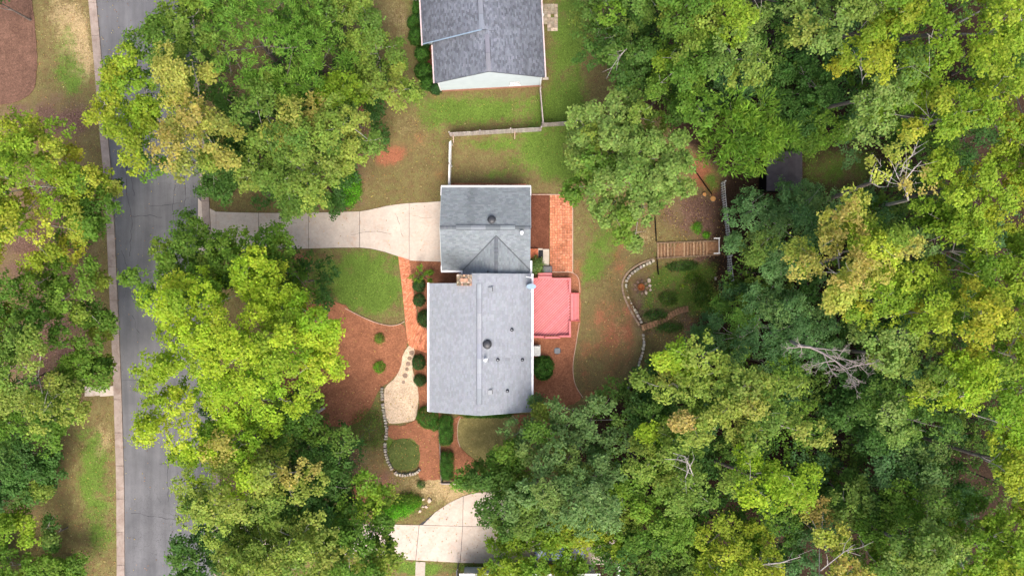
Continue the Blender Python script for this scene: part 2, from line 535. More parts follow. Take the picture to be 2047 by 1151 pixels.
def concrete(name, c1, c2, stain):
    m, nt, b = new_mat(name, 0.85, 0.2)
    p = pos(nt)
    c = ramp(nt, noise(nt, p, 0.8, 6, 0.65), [(0.3, c2), (0.65, c1)])
    c = mixc(nt, ramp(nt, noise(nt, p, 1.1, 7, 0.75, 1.4), [(0.50, 0.0), (0.72, 0.75)]), c, stain)
    c = mixc(nt, 1.0, c, ramp(nt, noise(nt, p, 4.5, 5, 0.8), [(0.3, 0.88), (0.7, 1.10)]), 'MULTIPLY')
    sp = noise(nt, p, 7.0, 2, 0.5)
    c = mixc(nt, ramp(nt, sp, [(0.72, 0.0), (0.78, 0.7)]), c, tuple(v * .45 for v in c2))
    g = noise(nt, p, 38.0, 3, 0.8)
    c = mixc(nt, 1.0, c, ramp(nt, g, [(0.3, 0.95), (0.7, 1.05)]), 'MULTIPLY')
    a = nd(nt, 'ShaderNodeObjectInfo')
    c = mixc(nt, 1.0, c, ramp(nt, a.outputs['Random'], [(0.0, 0.92), (1.0, 1.04)]), 'MULTIPLY')
    nt.links.new(c, b.inputs['Base Color']); bump(nt, b, g, 0.2, 0.01)
concrete('concrete', (0.55, 0.48, 0.41), (0.44, 0.375, 0.32), (0.47, 0.33, 0.25))
concrete('kerb_concrete', (0.35, 0.29, 0.25), (0.23, 0.185, 0.155), (0.19, 0.12, 0.09))
concrete('walk_concrete', (0.50, 0.45, 0.38), (0.38, 0.33, 0.27), (0.34, 0.28, 0.2))

def mulch(name, c1, c2, c3):
    m, nt, b = new_mat(name, 0.95, 0.05)
    p = pos(nt)
    n1 = noise(nt, p, 6.0, 6, 0.85, 0.6)
    c = ramp(nt, n1, [(0.25, c3), (0.5, c2), (0.75, c1)])
    c = mixc(nt, 1.0, c, ramp(nt, noise(nt, p, 0.9, 6, 0.75), [(0.3, 0.72), (0.7, 1.25)]), 'MULTIPLY')
    c = mixc(nt, 1.0, c, ramp(nt, noise(nt, p, 12.0, 4, 0.85), [(0.3, 0.72), (0.7, 1.28)]), 'MULTIPLY')
    nt.links.new(c, b.inputs['Base Color']); bump(nt, b, n1, 0.8, 0.06)
mulch('pine_straw', (0.42, 0.195, 0.110), (0.275, 0.117, 0.064), (0.14, 0.056, 0.031))
mulch('old_straw', (0.24, 0.14, 0.10), (0.15, 0.085, 0.06), (0.07, 0.038, 0.028))
mulch('dark_mulch', (0.20, 0.085, 0.050), (0.14, 0.055, 0.033), (0.07, 0.028, 0.018))
mulch('pea_gravel', (0.72, 0.58, 0.43), (0.58, 0.45, 0.32), (0.30, 0.21, 0.14))
mulch('moss_turf', (0.17, 0.15, 0.06), (0.085, 0.115, 0.03), (0.04, 0.055, 0.018))
mulch('tan_turf', (0.36, 0.27, 0.13), (0.23, 0.20, 0.075), (0.13, 0.115, 0.045))
simple('brick_orange', (0.62, 0.235, 0.125), (0.44, 0.155, 0.08), 6.0, vcol=True)
simple('mortar_sand', (0.20, 0.11, 0.07), (0.13, 0.07, 0.045), 4.0)
simple('edge_stone', (0.55, 0.42, 0.33), (0.42, 0.30, 0.23), 4.0)
simple('wall_stone', (0.46, 0.41, 0.34), (0.26, 0.23, 0.19), 5.0, vcol=True, bmp=0.4)
simple('white_paint', (0.80, 0.80, 0.80), (0.72, 0.72, 0.72), 2.0, rough=0.5, fine=0.03)
simple('weathered_wood', (0.36, 0.33, 0.29), (0.22, 0.19, 0.165), 5.0, vcol=True, bmp=0.3)
simple('tie_wood', (0.25, 0.19, 0.13), (0.14, 0.095, 0.06), 5.0, vcol=True, bmp=0.4)
simple('step_soil', (0.30, 0.17, 0.09), (0.16, 0.08, 0.045), 5.0, bmp=0.5)
simple('deck_stain', (0.62, 0.195, 0.20), (0.55, 0.165, 0.17), 3.0, rough=0.6, fine=0.06, vcol=True)
simple('shingle', (1, 1, 1), (0.93, 0.93, 0.93), 1.6, rough=0.9, fine=0.14, vcol=True)
simple('siding', (0.44, 0.505, 0.525), (0.40, 0.465, 0.485), 1.0, rough=0.6, fine=0.03)
simple('foundation_brick', (0.40, 0.20, 0.14), (0.28, 0.13, 0.09), 6.0)
simple('brick_wall', (0.36, 0.15, 0.10), (0.26, 0.10, 0.07), 6.0)
simple('dark_metal', (0.035, 0.038, 0.045), (0.025, 0.027, 0.03), 3.0, rough=0.45, spec=0.5, fine=0.1)
simple('grey_metal', (0.22, 0.24, 0.26), (0.17, 0.19, 0.21), 3.0, rough=0.4, spec=0.5, metal=0.3, fine=0.05)
simple('blue_grey_paint', (0.26, 0.36, 0.47), (0.22, 0.31, 0.41), 3.0, rough=0.5, fine=0.05)
simple('bright_metal', (0.78, 0.80, 0.82), (0.6, 0.62, 0.64), 3.0, rough=0.4, spec=0.5, fine=0.03)
simple('ac_paint', (0.58, 0.60, 0.58), (0.50, 0.52, 0.50), 3.0, rough=0.5, fine=0.04)
simple('cut_wood', (0.62, 0.33, 0.12), (0.45, 0.2, 0.06), 8.0)
simple('rusty_iron', (0.32, 0.10, 0.03), (0.18, 0.055, 0.02), 8.0)
simple('glass_dark', (0.10, 0.10, 0.13), (0.08, 0.08, 0.10), 2.0, rough=0.15, spec=0.6, fine=0.0)
simple('rubber_mat', (0.03, 0.033, 0.036), (0.02, 0.022, 0.024), 5.0, rough=0.8)
simple('shed_roof', (0.07, 0.065, 0.075), (0.05, 0.045, 0.055), 2.0, vcol=True)
simple('car_paint', (0.10, 0.17, 0.30), (0.09, 0.15, 0.27), 2.0, rough=0.25, spec=0.6, fine=0.02)
simple('pale_rock', (0.55, 0.45, 0.37), (0.45, 0.36, 0.29), 5.0, vcol=True, bmp=0.4)
simple('tar', (0.055, 0.055, 0.06), (0.04, 0.04, 0.045), 6.0, rough=0.7)

# ------------------------------------------------------------------ street
LE_IN = [(188, -60), (193, 0), (205, 130), (213, 240), (222, 330), (229, 440), (234, 560), (240, 690), (244, 790), (246, 864), (249, 960), (250, 1151), (250, 1230)]
def lerp_edge(py, pts=LE_IN):
    ys = [q[1] for q in pts]; xs = [q[0] for q in pts]
    return float(np.interp(py, ys, xs))
ys = list(range(-200, 1400, 40))
left = [P(lerp_edge(y) + (0 if y > -60 else (y + 60) * .06), y)[:2] for y in ys]
right = [P(lerp_edge(y) + 177 + (0 if y > -60 else (y + 60) * .06), y)[:2] for y in ys]
mb = MB(); mb.prism(left + right[::-1], -0.04, 0.004)
road = mb.build('road', 'asphalt', kind='structure')
# cracks in the asphalt
def crack(px_pts, w=0.035, z=0.008, par=None):
    pts = []
    for (a, b2), (c_, d_) in zip(px_pts[:-1], px_pts[1:]):
        n = max(2, int(math.hypot(c_ - a, d_ - b2) / 7))
        for k in range(n):
            t = k / n
            pts.append(P(a + (c_ - a) * t + random.gauss(0, 1.1), b2 + (d_ - b2) * t + random.gauss(0, 1.1), z))
    mb = MB()
    for q, r in zip(pts[:-1], pts[1:]):
        q = Vector(q); r = Vector(r); d = (r - q)
        if d.length < 1e-4: continue
        s_ = Vector((-d.y, d.x, 0)).normalized() * w * random.uniform(.3, .8)
        mb.quad(q - s_, r - s_, r + s_, q + s_)
    mb.build('crack', 'tar', par or road)
for cp in [[(235, 300), (255, 330), (252, 380), (265, 440), (258, 520)], [(258, 432), (300, 430), (330, 437)], [(300, 412), (330, 410), (368, 405)],
           [(368, 350), (370, 390), (366, 440)], [(262, 1024), (310, 1033), (345, 1038), (385, 1038)], [(336, 910), (335, 960), (336, 1010)], [(318, 928), (350, 925)],
           [(265, 630), (272, 660), (285, 670)], [(265, 300), (262, 350), (270, 400)], [(242, 560), (260, 575)], [(245, 760), (310, 760)], [(240, 335), (300, 342)],
           [(243, 500), (255, 540), (248, 600)], [(345, 1060), (338, 1120)], [(350, 360), (345, 420), (352, 470)]]:
    crack(cp)

# kerbs: separate cast sections, each its own piece
def kerb(side, label):
    k = empty('kerb', P(230 if side < 0 else 400, 575), kind='structure')
    k['label'] = label
    y = -60
    while y < 1210:
        y2 = y + 66
        e = []
        for q in (y + .3, y2 - .3):
            xx = lerp_edge(q)
            if side < 0: e.append((P(xx - 15.5, q)[:2], P(xx, q)[:2]))
            else: e.append((P(xx + 177, q)[:2], P(xx + 192, q)[:2]))
        mb = MB()
        mb.prism([e[0][0], e[0][1], e[1][1], e[1][0]], -0.1, 0.10)
        o = mb.build('kerb_section', 'kerb_concrete', k)
        y = y2
kerb(-1, 'pale concrete kerb strip along the left side of the street')
kerb(1, 'pale concrete kerb strip along the house side of the street')

# short pale path on the far side of the street
pth = empty('path', P(200, 782), kind='structure')
for a_, b_ in ((170, 200), (200.4, 229)):
    mb = MB(); mb.prism([P(a_, 772)[:2], P(b_, 771)[:2], P(b_, 790)[:2], P(a_, 792)[:2]], -0.05, 0.05)
    mb.build('paving_slab', 'concrete', pth)

# ------------------------------------------------------------------ driveways: cast panels with open joints
def panels(name, loc, polys, mat='concrete', z=0.03, gap=0.024):
    r = empty(name, loc, kind='structure')
    for pl in polys:
        w = [np.array(P(a, b2)[:2]) for a, b2 in pl]
        c_ = sum(w) / len(w)
        w2 = [tuple(q + (c_ - q) / np.linalg.norm(c_ - q) * gap) for q in w]
        mb = MB(); mb.prism(w2, -0.1, z)
        mb.build('concrete_panel', mat, r)
    # dark joint bed under the panels
    return r
top = [(395, 395), (412, 412), (432, 423), (460, 424), (517, 425.5), (560, 425.5), (615, 425), (670, 424), (719, 422.5), (740, 419), (770, 412), (800, 407.5), (818, 406), (850, 404.5), (884, 402), (890, 402)]
bot = [(395, 520), (412, 505), (432, 500), (460, 499), (517, 498.5), (560, 498), (619, 497), (670, 495.5), (719, 495), (740, 497), (770, 504), (795, 512), (818, 521), (850, 522.5), (884, 523.5), (890, 523.5)]
def strip(x0, x1):
    def at_(pts, x): return float(np.interp(x, [q[0] for q in pts], [q[1] for q in pts]))
    xs = [x0] + [q[0] for q in top if x0 < q[0] < x1] + [x1]
    return [(x, at_(top, x)) for x in xs] + [(x, at_(bot, x)) for x in xs[::-1]]
drv = panels('driveway', P(650, 460), [strip(396, 432), strip(432, 517), strip(517, 617), strip(617, 719), strip(719, 818), strip(818, 889)])
mb = MB(); mb.prism([P(a, b2)[:2] for a, b2 in [(400, 424)] + top[2:] + bot[2:][::-1] + [(400, 498)]], -0.08, 0.004)
mb.build('driveway_joint', 'tar', kind='structure')
for cp in [[(790, 425), (800, 450), (806, 480)], [(700, 470), (740, 462), (790, 468)], [(825, 430), (850, 436), (872, 430)], [(560, 440), (600, 447)]]: crack(cp, .018, .036, drv)
dw2 = [[(700, 1047), (770, 1047), (838, 1048.5), (831, 1119), (700, 1110)],
       [(838, 1048.5), (925, 1051), (920, 1124), (831, 1119)],
       [(925, 1051), (1000, 1052), (1000, 1126), (920, 1124)],
       [(1000, 1052), (1110, 1053), (1110, 1126), (1000, 1126)],
       [(845, 1048.5), (870, 1023), (898, 1004), (926, 991), (925, 1051)],
       [(926, 991), (945, 985), (975, 982), (1000, 985), (1000, 1052), (925, 1051)],
       [(1000, 985), (1060, 1000), (1110, 1020), (1110, 1053), (1000, 1052)],
       [(1110, 1053), (1235, 1060), (1232, 1128), (1110, 1126)],
       [(600, 1047), (700, 1047), (700, 1110), (600, 1110)], [(460, 1049), (600, 1047), (600, 1110), (460, 1108)], [(425, 1049), (460, 1049), (460, 1108), (425, 1108)]]
panels('neighbour_driveway', P(900, 1080), dw2)
mb = MB(); mb.prism([P(a, b2)[:2] for a, b2 in [(460, 1049), (838, 1048.5), (870, 1023), (926, 991), (1000, 985), (1110, 1020), (1110, 1053), (1232, 1060), (1232, 1126), (1000, 1126), (831, 1119), (460, 1108)]], -0.08, 0.004)
mb.build('driveway_joint', 'tar', kind='structure')
panels('concrete_path', P(840, 1140), [[(831, 1121), (850.5, 1122), (849, 1165), (829.5, 1165)]], 'walk_concrete')

# ------------------------------------------------------------------ planting beds
def bed(name, pts, mat, z=0.028, it=1, edge=0.035, **kw):
    return sheet(name, [tuple(q) for q in smooth_poly([P(a, b2)[:2] for a, b2 in pts], it)], z, mat, edge=edge, **kw)
bed('mulch_bed', [(560, 640), (640, 600), (688, 606), (702, 622), (728, 634), (755, 645), (782, 650), (806, 646), (811, 660), (815, 690), (806, 705), (803, 735), (778, 765), (764, 772), (757, 780), (748, 800), (735, 826), (715, 845), (690, 853), (640, 850), (600, 842), (560, 830)], 'pine_straw')
bed('mulch_bed', [(819, 521), (886, 523), (930, 540), (930, 570), (880, 572), (880, 700), (855, 700), (858, 656), (840, 640), (832, 605), (826, 560)], 'pine_straw', it=0)
bed('mulch_bed', [(822, 692), (858, 700), (880, 700), (880, 835), (900, 835), (905, 870), (886, 870), (884, 958), (840, 958), (835, 945), (838, 920), (839, 890), (820, 875), (790, 878), (775, 870), (772, 852), (800, 851), (836, 838), (838, 800), (831, 760), (826, 735)], 'pine_straw', it=0, edge=.05)
bed('mulch_bed', [(883, 826), (1045, 826), (1062, 835), (1062, 870), (1040, 860), (1033, 843), (1030, 833), (922, 832), (914, 845), (913, 875), (919, 893), (940, 912), (962, 925), (985, 945), (940, 960), (884, 956)], 'pine_straw', it=1)
bed('mulch_bed', [(1050, 541), (1140, 542), (1154, 548), (1162, 565), (1161, 640), (1158, 655), (1151, 690), (1147, 715), (1144, 745), (1149, 770), (1166, 795), (1140, 812), (1050, 830)], 'pine_straw', it=1)
bed('mulch_bed', [(1052, 387), (1098, 387), (1098, 500), (1052, 500)], 'dark_mulch', it=0, edge=.0)
bed('mulch_bed', [(-60, -60), (58, -60), (64, 0), (70, 50), (74, 110), (73, 160), (68, 182), (50, 198), (20, 208), (-60, 214)], 'old_straw', edge=.05)
bed('mulch_bed', [(846, -20), (824, 20), (826, 60), (840, 100), (842, 150), (852, 175), (884, 182), (884, -20)], 'dark_mulch', edge=.05)
bed('mulch_bed', [(898, 366), (990, 366), (1052, 367), (1052, 400), (898, 400)], 'pine_straw', it=0, edge=.0)
bed('gravel_path', [(820, 686), (830, 697), (826, 720), (824, 740), (833, 765), (837, 790), (836, 812), (832, 838), (818, 843), (790, 846), (775, 846), (769, 815), (767, 780), (775, 768), (790, 756), (801, 735), (806, 706)], 'pea_gravel', z=0.04, edge=.04)
bed('grass_mound', [(775, 905), (783, 885), (800, 876), (822, 880), (836, 892), (841, 912), (836, 930), (815, 938), (795, 940), (782, 930)], 'moss_turf', z=0.06, edge=.08)
bed('curved_lawn', [(920, 833), (1031, 834), (1036, 850), (1040, 875), (1040, 905), (1020, 935), (990, 948), (965, 926), (942, 913), (921, 893), (915, 876), (916, 848)], 'tan_turf', z=0.034, edge=.03)

# pale edging strips that hold the beds
def edging(pts, w=0.05, label='', mat='edge_stone', z=.07, it=2):
    q = smooth_poly([P(a, b2)[:2] for a, b2 in pts], it, closed=False)
    mb = MB()
    for a_, b_ in zip(q[:-1], q[1:]):
        mb.bar((a_[0], a_[1], z / 2 + .01), (b_[0], b_[1], z / 2 + .01), w, z)
    o = mb.build('lawn_edging', mat)
    return set_props(o, label, 'edging', 'thin edging strips round the lawns')
edging([(690, 616), (715, 629), (745, 643), (775, 651), (795, 650), (809, 642)], .05, 'thin pale curved edging strip between front lawn and red mulch bed')
edging([(1158, 645), (1152, 685), (1144, 730), (1148, 768), (1165, 794)], .045, 'thin pale curved edging strip between back lawn and red mulch beside the house')
edging([(921, 833), (915, 845), (914, 876), (920, 893)], .05, 'thin pale edging strip on left rim of the curved side lawn')
edging([(1024, 830), (1031, 838), (1035, 847)], .08, 'short pale edging strip at right rim of the curved side lawn')
edging([(1132, 541), (1152, 548), (1158, 560), (1159, 585)], .04, 'thin pale edging strip rounding the mulch above the deck steps')

# ------------------------------------------------------------------ bricks laid flat
BR = [(1, 1, 1), (1.08, 1.1, 1.12), (.88, .84, .82), (1.15, 1.3, 1.4), (.78, .72, .7)]
def pave_grid(name, A, B, ncol, nrow, z, label, stain=True):
    """A, B: left and right edge polylines as world points of equal length nrow+1"""
    mb = MB()
    for i in range(nrow):
        for j in range(ncol):
            off = .5 if i % 2 else 0
            if True:
                u0 = (j - off) / ncol; u1 = (j + 1 - off) / ncol
                u0 = max(u0, 0); u1 = min(u1, 1)
                if u1 - u0 < .02: continue
                g_ = .004
                q = [A[i] + (B[i] - A[i]) * u0, A[i] + (B[i] - A[i]) * u1, A[i + 1] + (B[i + 1] - A[i + 1]) * u1, A[i + 1] + (B[i + 1] - A[i + 1]) * u0]
                c_ = sum(q) / 4
                q = [c_ + (k - c_) * (1 - g_ / max(np.linalg.norm(k - c_), .02)) for k in q]
                mb.cur = jc(random.choice(BR), .14, .05)
                mb.prism([tuple(k) for k in q], z - .05, z + random.uniform(-.003, .004))
        if off:
            pass
    return mb
def resample(pts, n):
    pts = np.array(pts, float)
    d = np.r_[0, np.cumsum(np.linalg.norm(np.diff(pts, axis=0), axis=1))]
    t = np.linspace(0, d[-1], n)
    return [np.array([np.interp(k, d, pts[:, 0]), np.interp(k, d, pts[:, 1])]) for k in t]

walk = empty('brick_path', P(815, 600), kind='structure')
outer = smooth_poly([P(*q)[:2] for q in [(796, 512), (803, 565), (808, 620), (812, 660), (815, 690), (826, 696), (858, 707), (885, 712)]], 2, closed=False)
inner = smooth_poly([P(*q)[:2] for q in [(819.5, 520), (825, 560), (831, 608), (837, 640), (845, 652), (858, 658), (870, 660), (885, 662)]], 2, closed=False)
NR = 100
A = resample(outer, NR + 1); B = resample(inner, NR + 1)
mb = pave_grid('b', A, B, 6, NR, .05, '')
mb.build('brick', 'brick_orange', walk, kind='stuff', vcol=True)
mb = MB(); mb.prism([tuple(q) for q in A] + [tuple(q) for q in B[::-1]], -.05, .036); mb.build('sand_bed', 'mortar_sand', walk)

patio = empty('brick_patio', P(1121, 465), kind='structure')
mb = MB()
x0, y0 = P(1099, 543)[:2]; x1, y1 = P(1144, 390)[:2]
s_ = .2285
nx_, ny_ = round((x1 - x0) / s_), round((y1 - y0) / s_)
sx, sy = (x1 - x0) / nx_, (y1 - y0) / ny_
for i in range(nx_):
    for j in range(ny_):
        cx, cy = x0 + (i + .5) * sx, y0 + (j + .5) * sy
        st = vnoise(cx, cy, .9, 9) + .5 * vnoise(cx, cy, .3, 4)
        dk = .72 if st > 1.0 else (.86 if st > .85 else 1.06)
        for k in (-1, 1):
            mb.cur = jc(tuple(v * dk * w for v, w in zip(random.choice(BR[:4]), (1.0, 1.0, 1.0))), .12, .05)
            if (i + j) % 2: mb.box((cx + k * sx / 4, cy, .03 + random.uniform(-.003, .003)), (sx / 2 - .014, sy - .045, .06), bottom=False)
            else: mb.box((cx, cy + k * sy / 4, .03 + random.uniform(-.003, .003)), (sx - .045, sy / 2 - .014, .06), bottom=False)
mb.build('brick', 'brick_orange', patio, kind='stuff', vcol=True)
mb = MB(); mb.prism([(x0, y0), (x1, y0), (x1, y1), (x0, y1)], -.05, .045); mb.build('sand_bed', 'mortar_sand', patio)
mb = MB()
mb.box((x1 + .035, (y0 + y1) / 2, .035), (.06, y1 - y0 + .1, .09)); mb.build('edge_strip', 'edge_stone', patio)
mb = MB(); mb.box(((x0 + x1) / 2 - .8, y1 + .035, .03), (x1 - x0 + 1.6, .06, .08)); mb.build('edge_strip', 'edge_stone', patio)
mb = MB(); mb.box(((x0 + x1) / 2, y0 - .035, .03), (x1 - x0, .06, .07)); mb.build('edge_strip', 'edge_stone', patio)

# concrete landing, brick stoop, mat and grate by the back door
mb = MB(); mb.prism([P(1085, 498)[:2], P(1097.5, 498)[:2], P(1097.5, 531)[:2], P(1084, 531)[:2]], -.05, .08)
mb.prism([P(1076, 496.5)[:2], P(1084.6, 496.5)[:2], P(1084.6, 518)[:2], P(1076, 518)[:2]], -.05, .07)
o = mb.build('concrete_landing', 'walk_concrete'); set_props(o, 'small pale concrete landing between back door stoop and brick patio', 'landing')
st = empty('brick_stoop', P(1066, 507), 'reddish brown brick stoop tucked under the garage eave beside landing', 'stoop')
mb = MB(); mb.prism([P(1052, 497.5)[:2], P(1075.5, 497.5)[:2], P(1075.5, 517)[:2], P(1052, 517)[:2]], -.05, .25); mb.build('base', 'foundation_brick', st)
for i in range(6):
    for j in range(8):
        mb = MB(); mb.cur = jc((.85, .72, .66), .12)
        a0 = P(1052 + i * 3.9, 497.7 + j * 2.4); mb.box((a0[0] + .085, a0[1] - .054, .262), (.165, .1, .03), bottom=False)
        mb.build('brick', 'brick_orange', st, vcol=True)
mb = MB(); mb.prism([P(1076.5, 500)[:2], P(1085.5, 500)[:2], P(1085.5, 516.5)[:2], P(1076.5, 516.5)[:2]], .07, .095)
for k in range(9):
    q = P(1081, 501 + k * 1.8); mb.box((q[0], q[1], .1), (.36, .03, .012))
o = mb.build('door_mat', 'rubber_mat'); set_props(o, 'black ribbed door mat lying on the pale concrete landing', 'door mat')
gr = empty('step_grate', P(1094, 538.5), 'grey patterned metal grate step between patio landing and pink deck', 'grate')
mb = MB()
for (a_, b_) in (((1085, 532.5), (1103, 532.5)), ((1103, 532.5), (1103, 545)), ((1103, 545), (1085, 545)), ((1085, 545), (1085, 532.5))):
    mb.bar(P(*a_, .2), P(*b_, .2), .05, .2)
mb.build('frame', 'dark_metal', gr)
mb = MB()
for k in range(9):
    mb.bar(P(1086 + k * 2, 533, .25), P(1086 + k * 2, 544.5, .25), .025, .02)
for k in range(5):
    mb.bar(P(1085.5, 534.5 + k * 2.2, .27), P(1102.5, 534.5 + k * 2.2, .27), .025, .02)
mb.build('mesh_bars', 'grey_metal', gr, kind='stuff')

# ------------------------------------------------------------------ stepping stones on the gravel
for i, (a_, b2) in enumerate([(823, 705), (818.5, 716), (816, 727), (813.5, 737.5), (810, 750.5), (806.5, 763)]):
    mb = MB(); mb.cur = jc((.62, .5, .45), .1)
    c_ = P(a_, b2, .03); rr = [.24, .2, .23, .19, .25, .19][i]
    nn = [7, 6, 6, 5, 8, 5][i]; r0 = random.uniform(0, 1)
    mb.prism([(c_[0] + rr * random.uniform(.85, 1.1) * math.cos(r0 + 6.283 * k / nn), c_[1] + rr * random.uniform(.85, 1.1) * math.sin(r0 + 6.283 * k / nn)) for k in range(nn)], .02, .085)
    lab = ['topmost brown stepping stone, beside the end of brick path', 'second brown stepping stone down from the brick path', 'third brown stepping stone down from the brick path', 'third brown stepping stone up from the wide gravel patch',
           'large dark round stepping stone, second up from the wide gravel patch', 'lowest small stepping stone at the neck of the gravel patch'][i]
    o = mb.build('stepping_stone', 'wall_stone', vcol=True); set_props(o, lab, 'stepping stone', 'stepping stones on the pale gravel')

# ------------------------------------------------------------------ dry stone retaining walls, each stone a piece
def stone_wall(pts, w, h, label, n_course=1, size=.3, tone=(1, 1, 1), base=None, name='stone_wall', it=2, pale=.35):
    q = smooth_poly([P(a, b2)[:2] for a, b2 in pts], it, closed=False)
    L_ = sum(np.linalg.norm(b - a) for a, b in zip(q[:-1], q[1:]))
    c0 = q[len(q) // 2]
    z0 = gh(*c0) if base is None else base
    r = empty(name, (c0[0], c0[1], z0), label, 'stone wall')
    n = max(3, int(L_ / size))
    rs = resample(q, n + 1)
    for cc in range(n_course):
        for i in range(n):
            a, b = rs[i], rs[i + 1]
            if random.random() < .03: continue
            m_ = (a + b) / 2 + RNG.normal(0, .015, 2); d = b - a; ang = math.atan2(d[1], d[0])
            mb = MB(); t = tone if random.random() > pale else (1.22, 1.2, 1.12)
            mb.cur = jc(t, .2, .05)
            hh = h / n_course * random.uniform(.85, 1.1)
            zb = (gh(m_[0], m_[1]) if base is None else base) + cc * h / n_course
            mb.stone((m_[0], m_[1], zb - .02), (np.linalg.norm(d) * random.uniform(.8, .97), w * random.uniform(.85, 1.1), hh + .02), ang + random.gauss(0, .05))
            mb.build('stone', 'wall_stone', r, vcol=True)
    return r
stone_wall([(764, 774), (765, 800), (767, 822), (772, 845), (774, 862), (771, 880), (770, 900), (776, 922), (786, 940), (795, 948), (808, 949), (825, 946), (834, 944), (841, 936)], .28, .32,
           'low curved wall of pale stones winding down beside gravel and round the grass mound', size=.235, base=0.0, pale=.25)
# upper lawn retaining wall: inner line of pale stones plus an outer flat cap line
stone_wall([(1309, 520), (1290, 529), (1270, 540), (1256, 553), (1250, 568), (1252, 585), (1257, 598), (1263, 612), (1272, 625), (1279, 636), (1284, 646)], .30, .36,
           'curved retaining wall of pale blocks along the top edge of the sunken garden', size=.3, base=-.38, pale=.5)
q = smooth_poly([P(a, b2)[:2] for a, b2 in [(1307, 517), (1285, 524), (1264, 536), (1249, 550), (1243, 566), (1245, 585), (1251, 601), (1259, 618), (1268, 634), (1278, 650)]], 2, closed=False)
capr = empty('wall_coping', (q[10][0], q[10][1], 0), 'thin tan coping strip curving along lawn edge just outside the retaining wall', 'coping')
rs = resample(q, 22)
for a, b in zip(rs[:-1], rs[1:]):
    mb = MB(); mb.cur = jc((.72, .58, .48), .2)
    d = (b - a) / np.linalg.norm(b - a) * .012
    mb.bar((a[0] + d[0], a[1] + d[1], .02), (b[0] - d[0], b[1] - d[1], .02), .16, .12); mb.build('coping_slab', 'wall_stone', capr, vcol=True)
stone_wall([(1285, 660), (1287, 685), (1286, 702), (1279, 722), (1273, 740), (1268, 752)], .24, .22,
           'lower curved row of rough stones along the right edge of back lawn', size=.3, pale=.3, base=-.08)
stone_wall([(1265, 758), (1258, 770), (1251, 784), (1247, 795)], .2, .18,
           'short straggling row of small stones at bottom right corner of back lawn', size=.3, pale=.15, base=-.06)

# ------------------------------------------------------------------ timber steps down to the wood
def tsteps(label, x0p, x1p, yl, yr, wid, n, skip=()):
    r = empty('timber_steps', (*P((x0p + x1p) / 2, (yl + yr) / 2)[:2], -1.0), label, 'steps')
    return r
ts = empty('timber_steps', (*P(1376, 497)[:2], -1.2), 'flight of weathered timber steps set in soil descending from lawn towards picket fence', 'steps')
X0, X1 = 1313, 1440
def step_z(px):
    q = PG(px, 499); return q[2] + .09
tread_px = [1315, 1321.5, 1328, 1334.5, 1341, 1347.5, 1367, 1373.5, 1380, 1386.5, 1393, 1399.5, 1406, 1412.5]
for i, tx in enumerate(tread_px):
    z = float(step_z(tx))
    yc = 501 - (tx - 1313) * .035
    a = P(tx, yc - 14.5, z); b = P(tx, yc + 14.5 - (tx - 1313) * .02, z)
    mb = MB(); mb.cur = jc((1.35, 1.15, .98) if i % 3 else (1.7, 1.55, 1.4), .2)
    mb.bar(a, b, .15, .16); mb.build('tread', 'tie_wood', ts, vcol=True)
    nxt = tread_px[i + 1] if i + 1 < len(tread_px) else 1438
    mb = MB(); k = (nxt - tx)
    mb.prism([P(tx + 1, yc - 14, z)[:2], P(nxt, yc - 14, z)[:2], P(nxt, yc + 13, z)[:2], P(tx + 1, yc + 13, z)[:2]], z - .5, z - .10)
    mb.build('soil_fill', 'step_soil', ts)
for sgn, yy0, yy1 in ((-1, 486, 481.5), (1, 516.5, 509)):
    for a_, b_ in ((1312, 1354), (1354.6, 1396), (1396.6, 1438)):
        z = float(max(step_z(a_), step_z(b_))) + .1
        mb = MB(); mb.cur = jc((1.1, 1.0, .95), .15)
        ya = yy0 + (yy1 - yy0) * (a_ - 1312) / 126; yb = yy0 + (yy1 - yy0) * (b_ - 1312) / 126
        mb.bar(P(a_, ya, z - .1), P(b_, yb, float(step_z(b_)) + .1), .12, .2); mb.build('side_timber', 'tie_wood', ts, vcol=True)
# bent lower path of split logs
lp = empty('log_path', (*P(1330, 637)[:2], -1.0), 'curving path of short brown logs crossing the slope below sunken garden', 'log path')
q = smooth_poly([PG(a, b2)[:2] for a, b2 in [(1283, 656), (1300, 650), (1318, 643), (1334, 634), (1350, 624), (1366, 618), (1376, 617)]], 2, closed=False)
rs = resample(q, 19)
for a, b in zip(rs[:-1], rs[1:]):
    m_ = (a + b) / 2; d = (b - a) / np.linalg.norm(b - a); nrm = np.array([-d[1], d[0]]) * .27
    z = gh(*m_) + .06
    mb = MB(); mb.cur = jc((1.5, 1.15, .95), .2)
    mb.bar((m_[0] - nrm[0], m_[1] - nrm[1], z), (m_[0] + nrm[0], m_[1] + nrm[1], z), .21, .14); mb.build('log', 'tie_wood', lp, vcol=True)
# timber retaining boards beside the steps
for (pa, pb, lab) in [((1309, 432), (1312, 482), 'dark timber retaining board running up from top of the steps'), ((1313, 518), (1316, 548), 'short timber retaining board just below top of the steps'),
                      ((1366, 310), (1422, 388), 'long dark timber edging board beside the red soil path near the round tree')]:
    a = PG(*pa); b = PG(*pb)
    mb = MB(); mb.bar((a[0], a[1], gh(a[0], a[1]) + .02), (b[0], b[1], gh(b[0], b[1]) + .02), .07, .25)
    o = mb.build('retaining_board', 'tie_wood'); set_props(o, lab, 'retaining board')

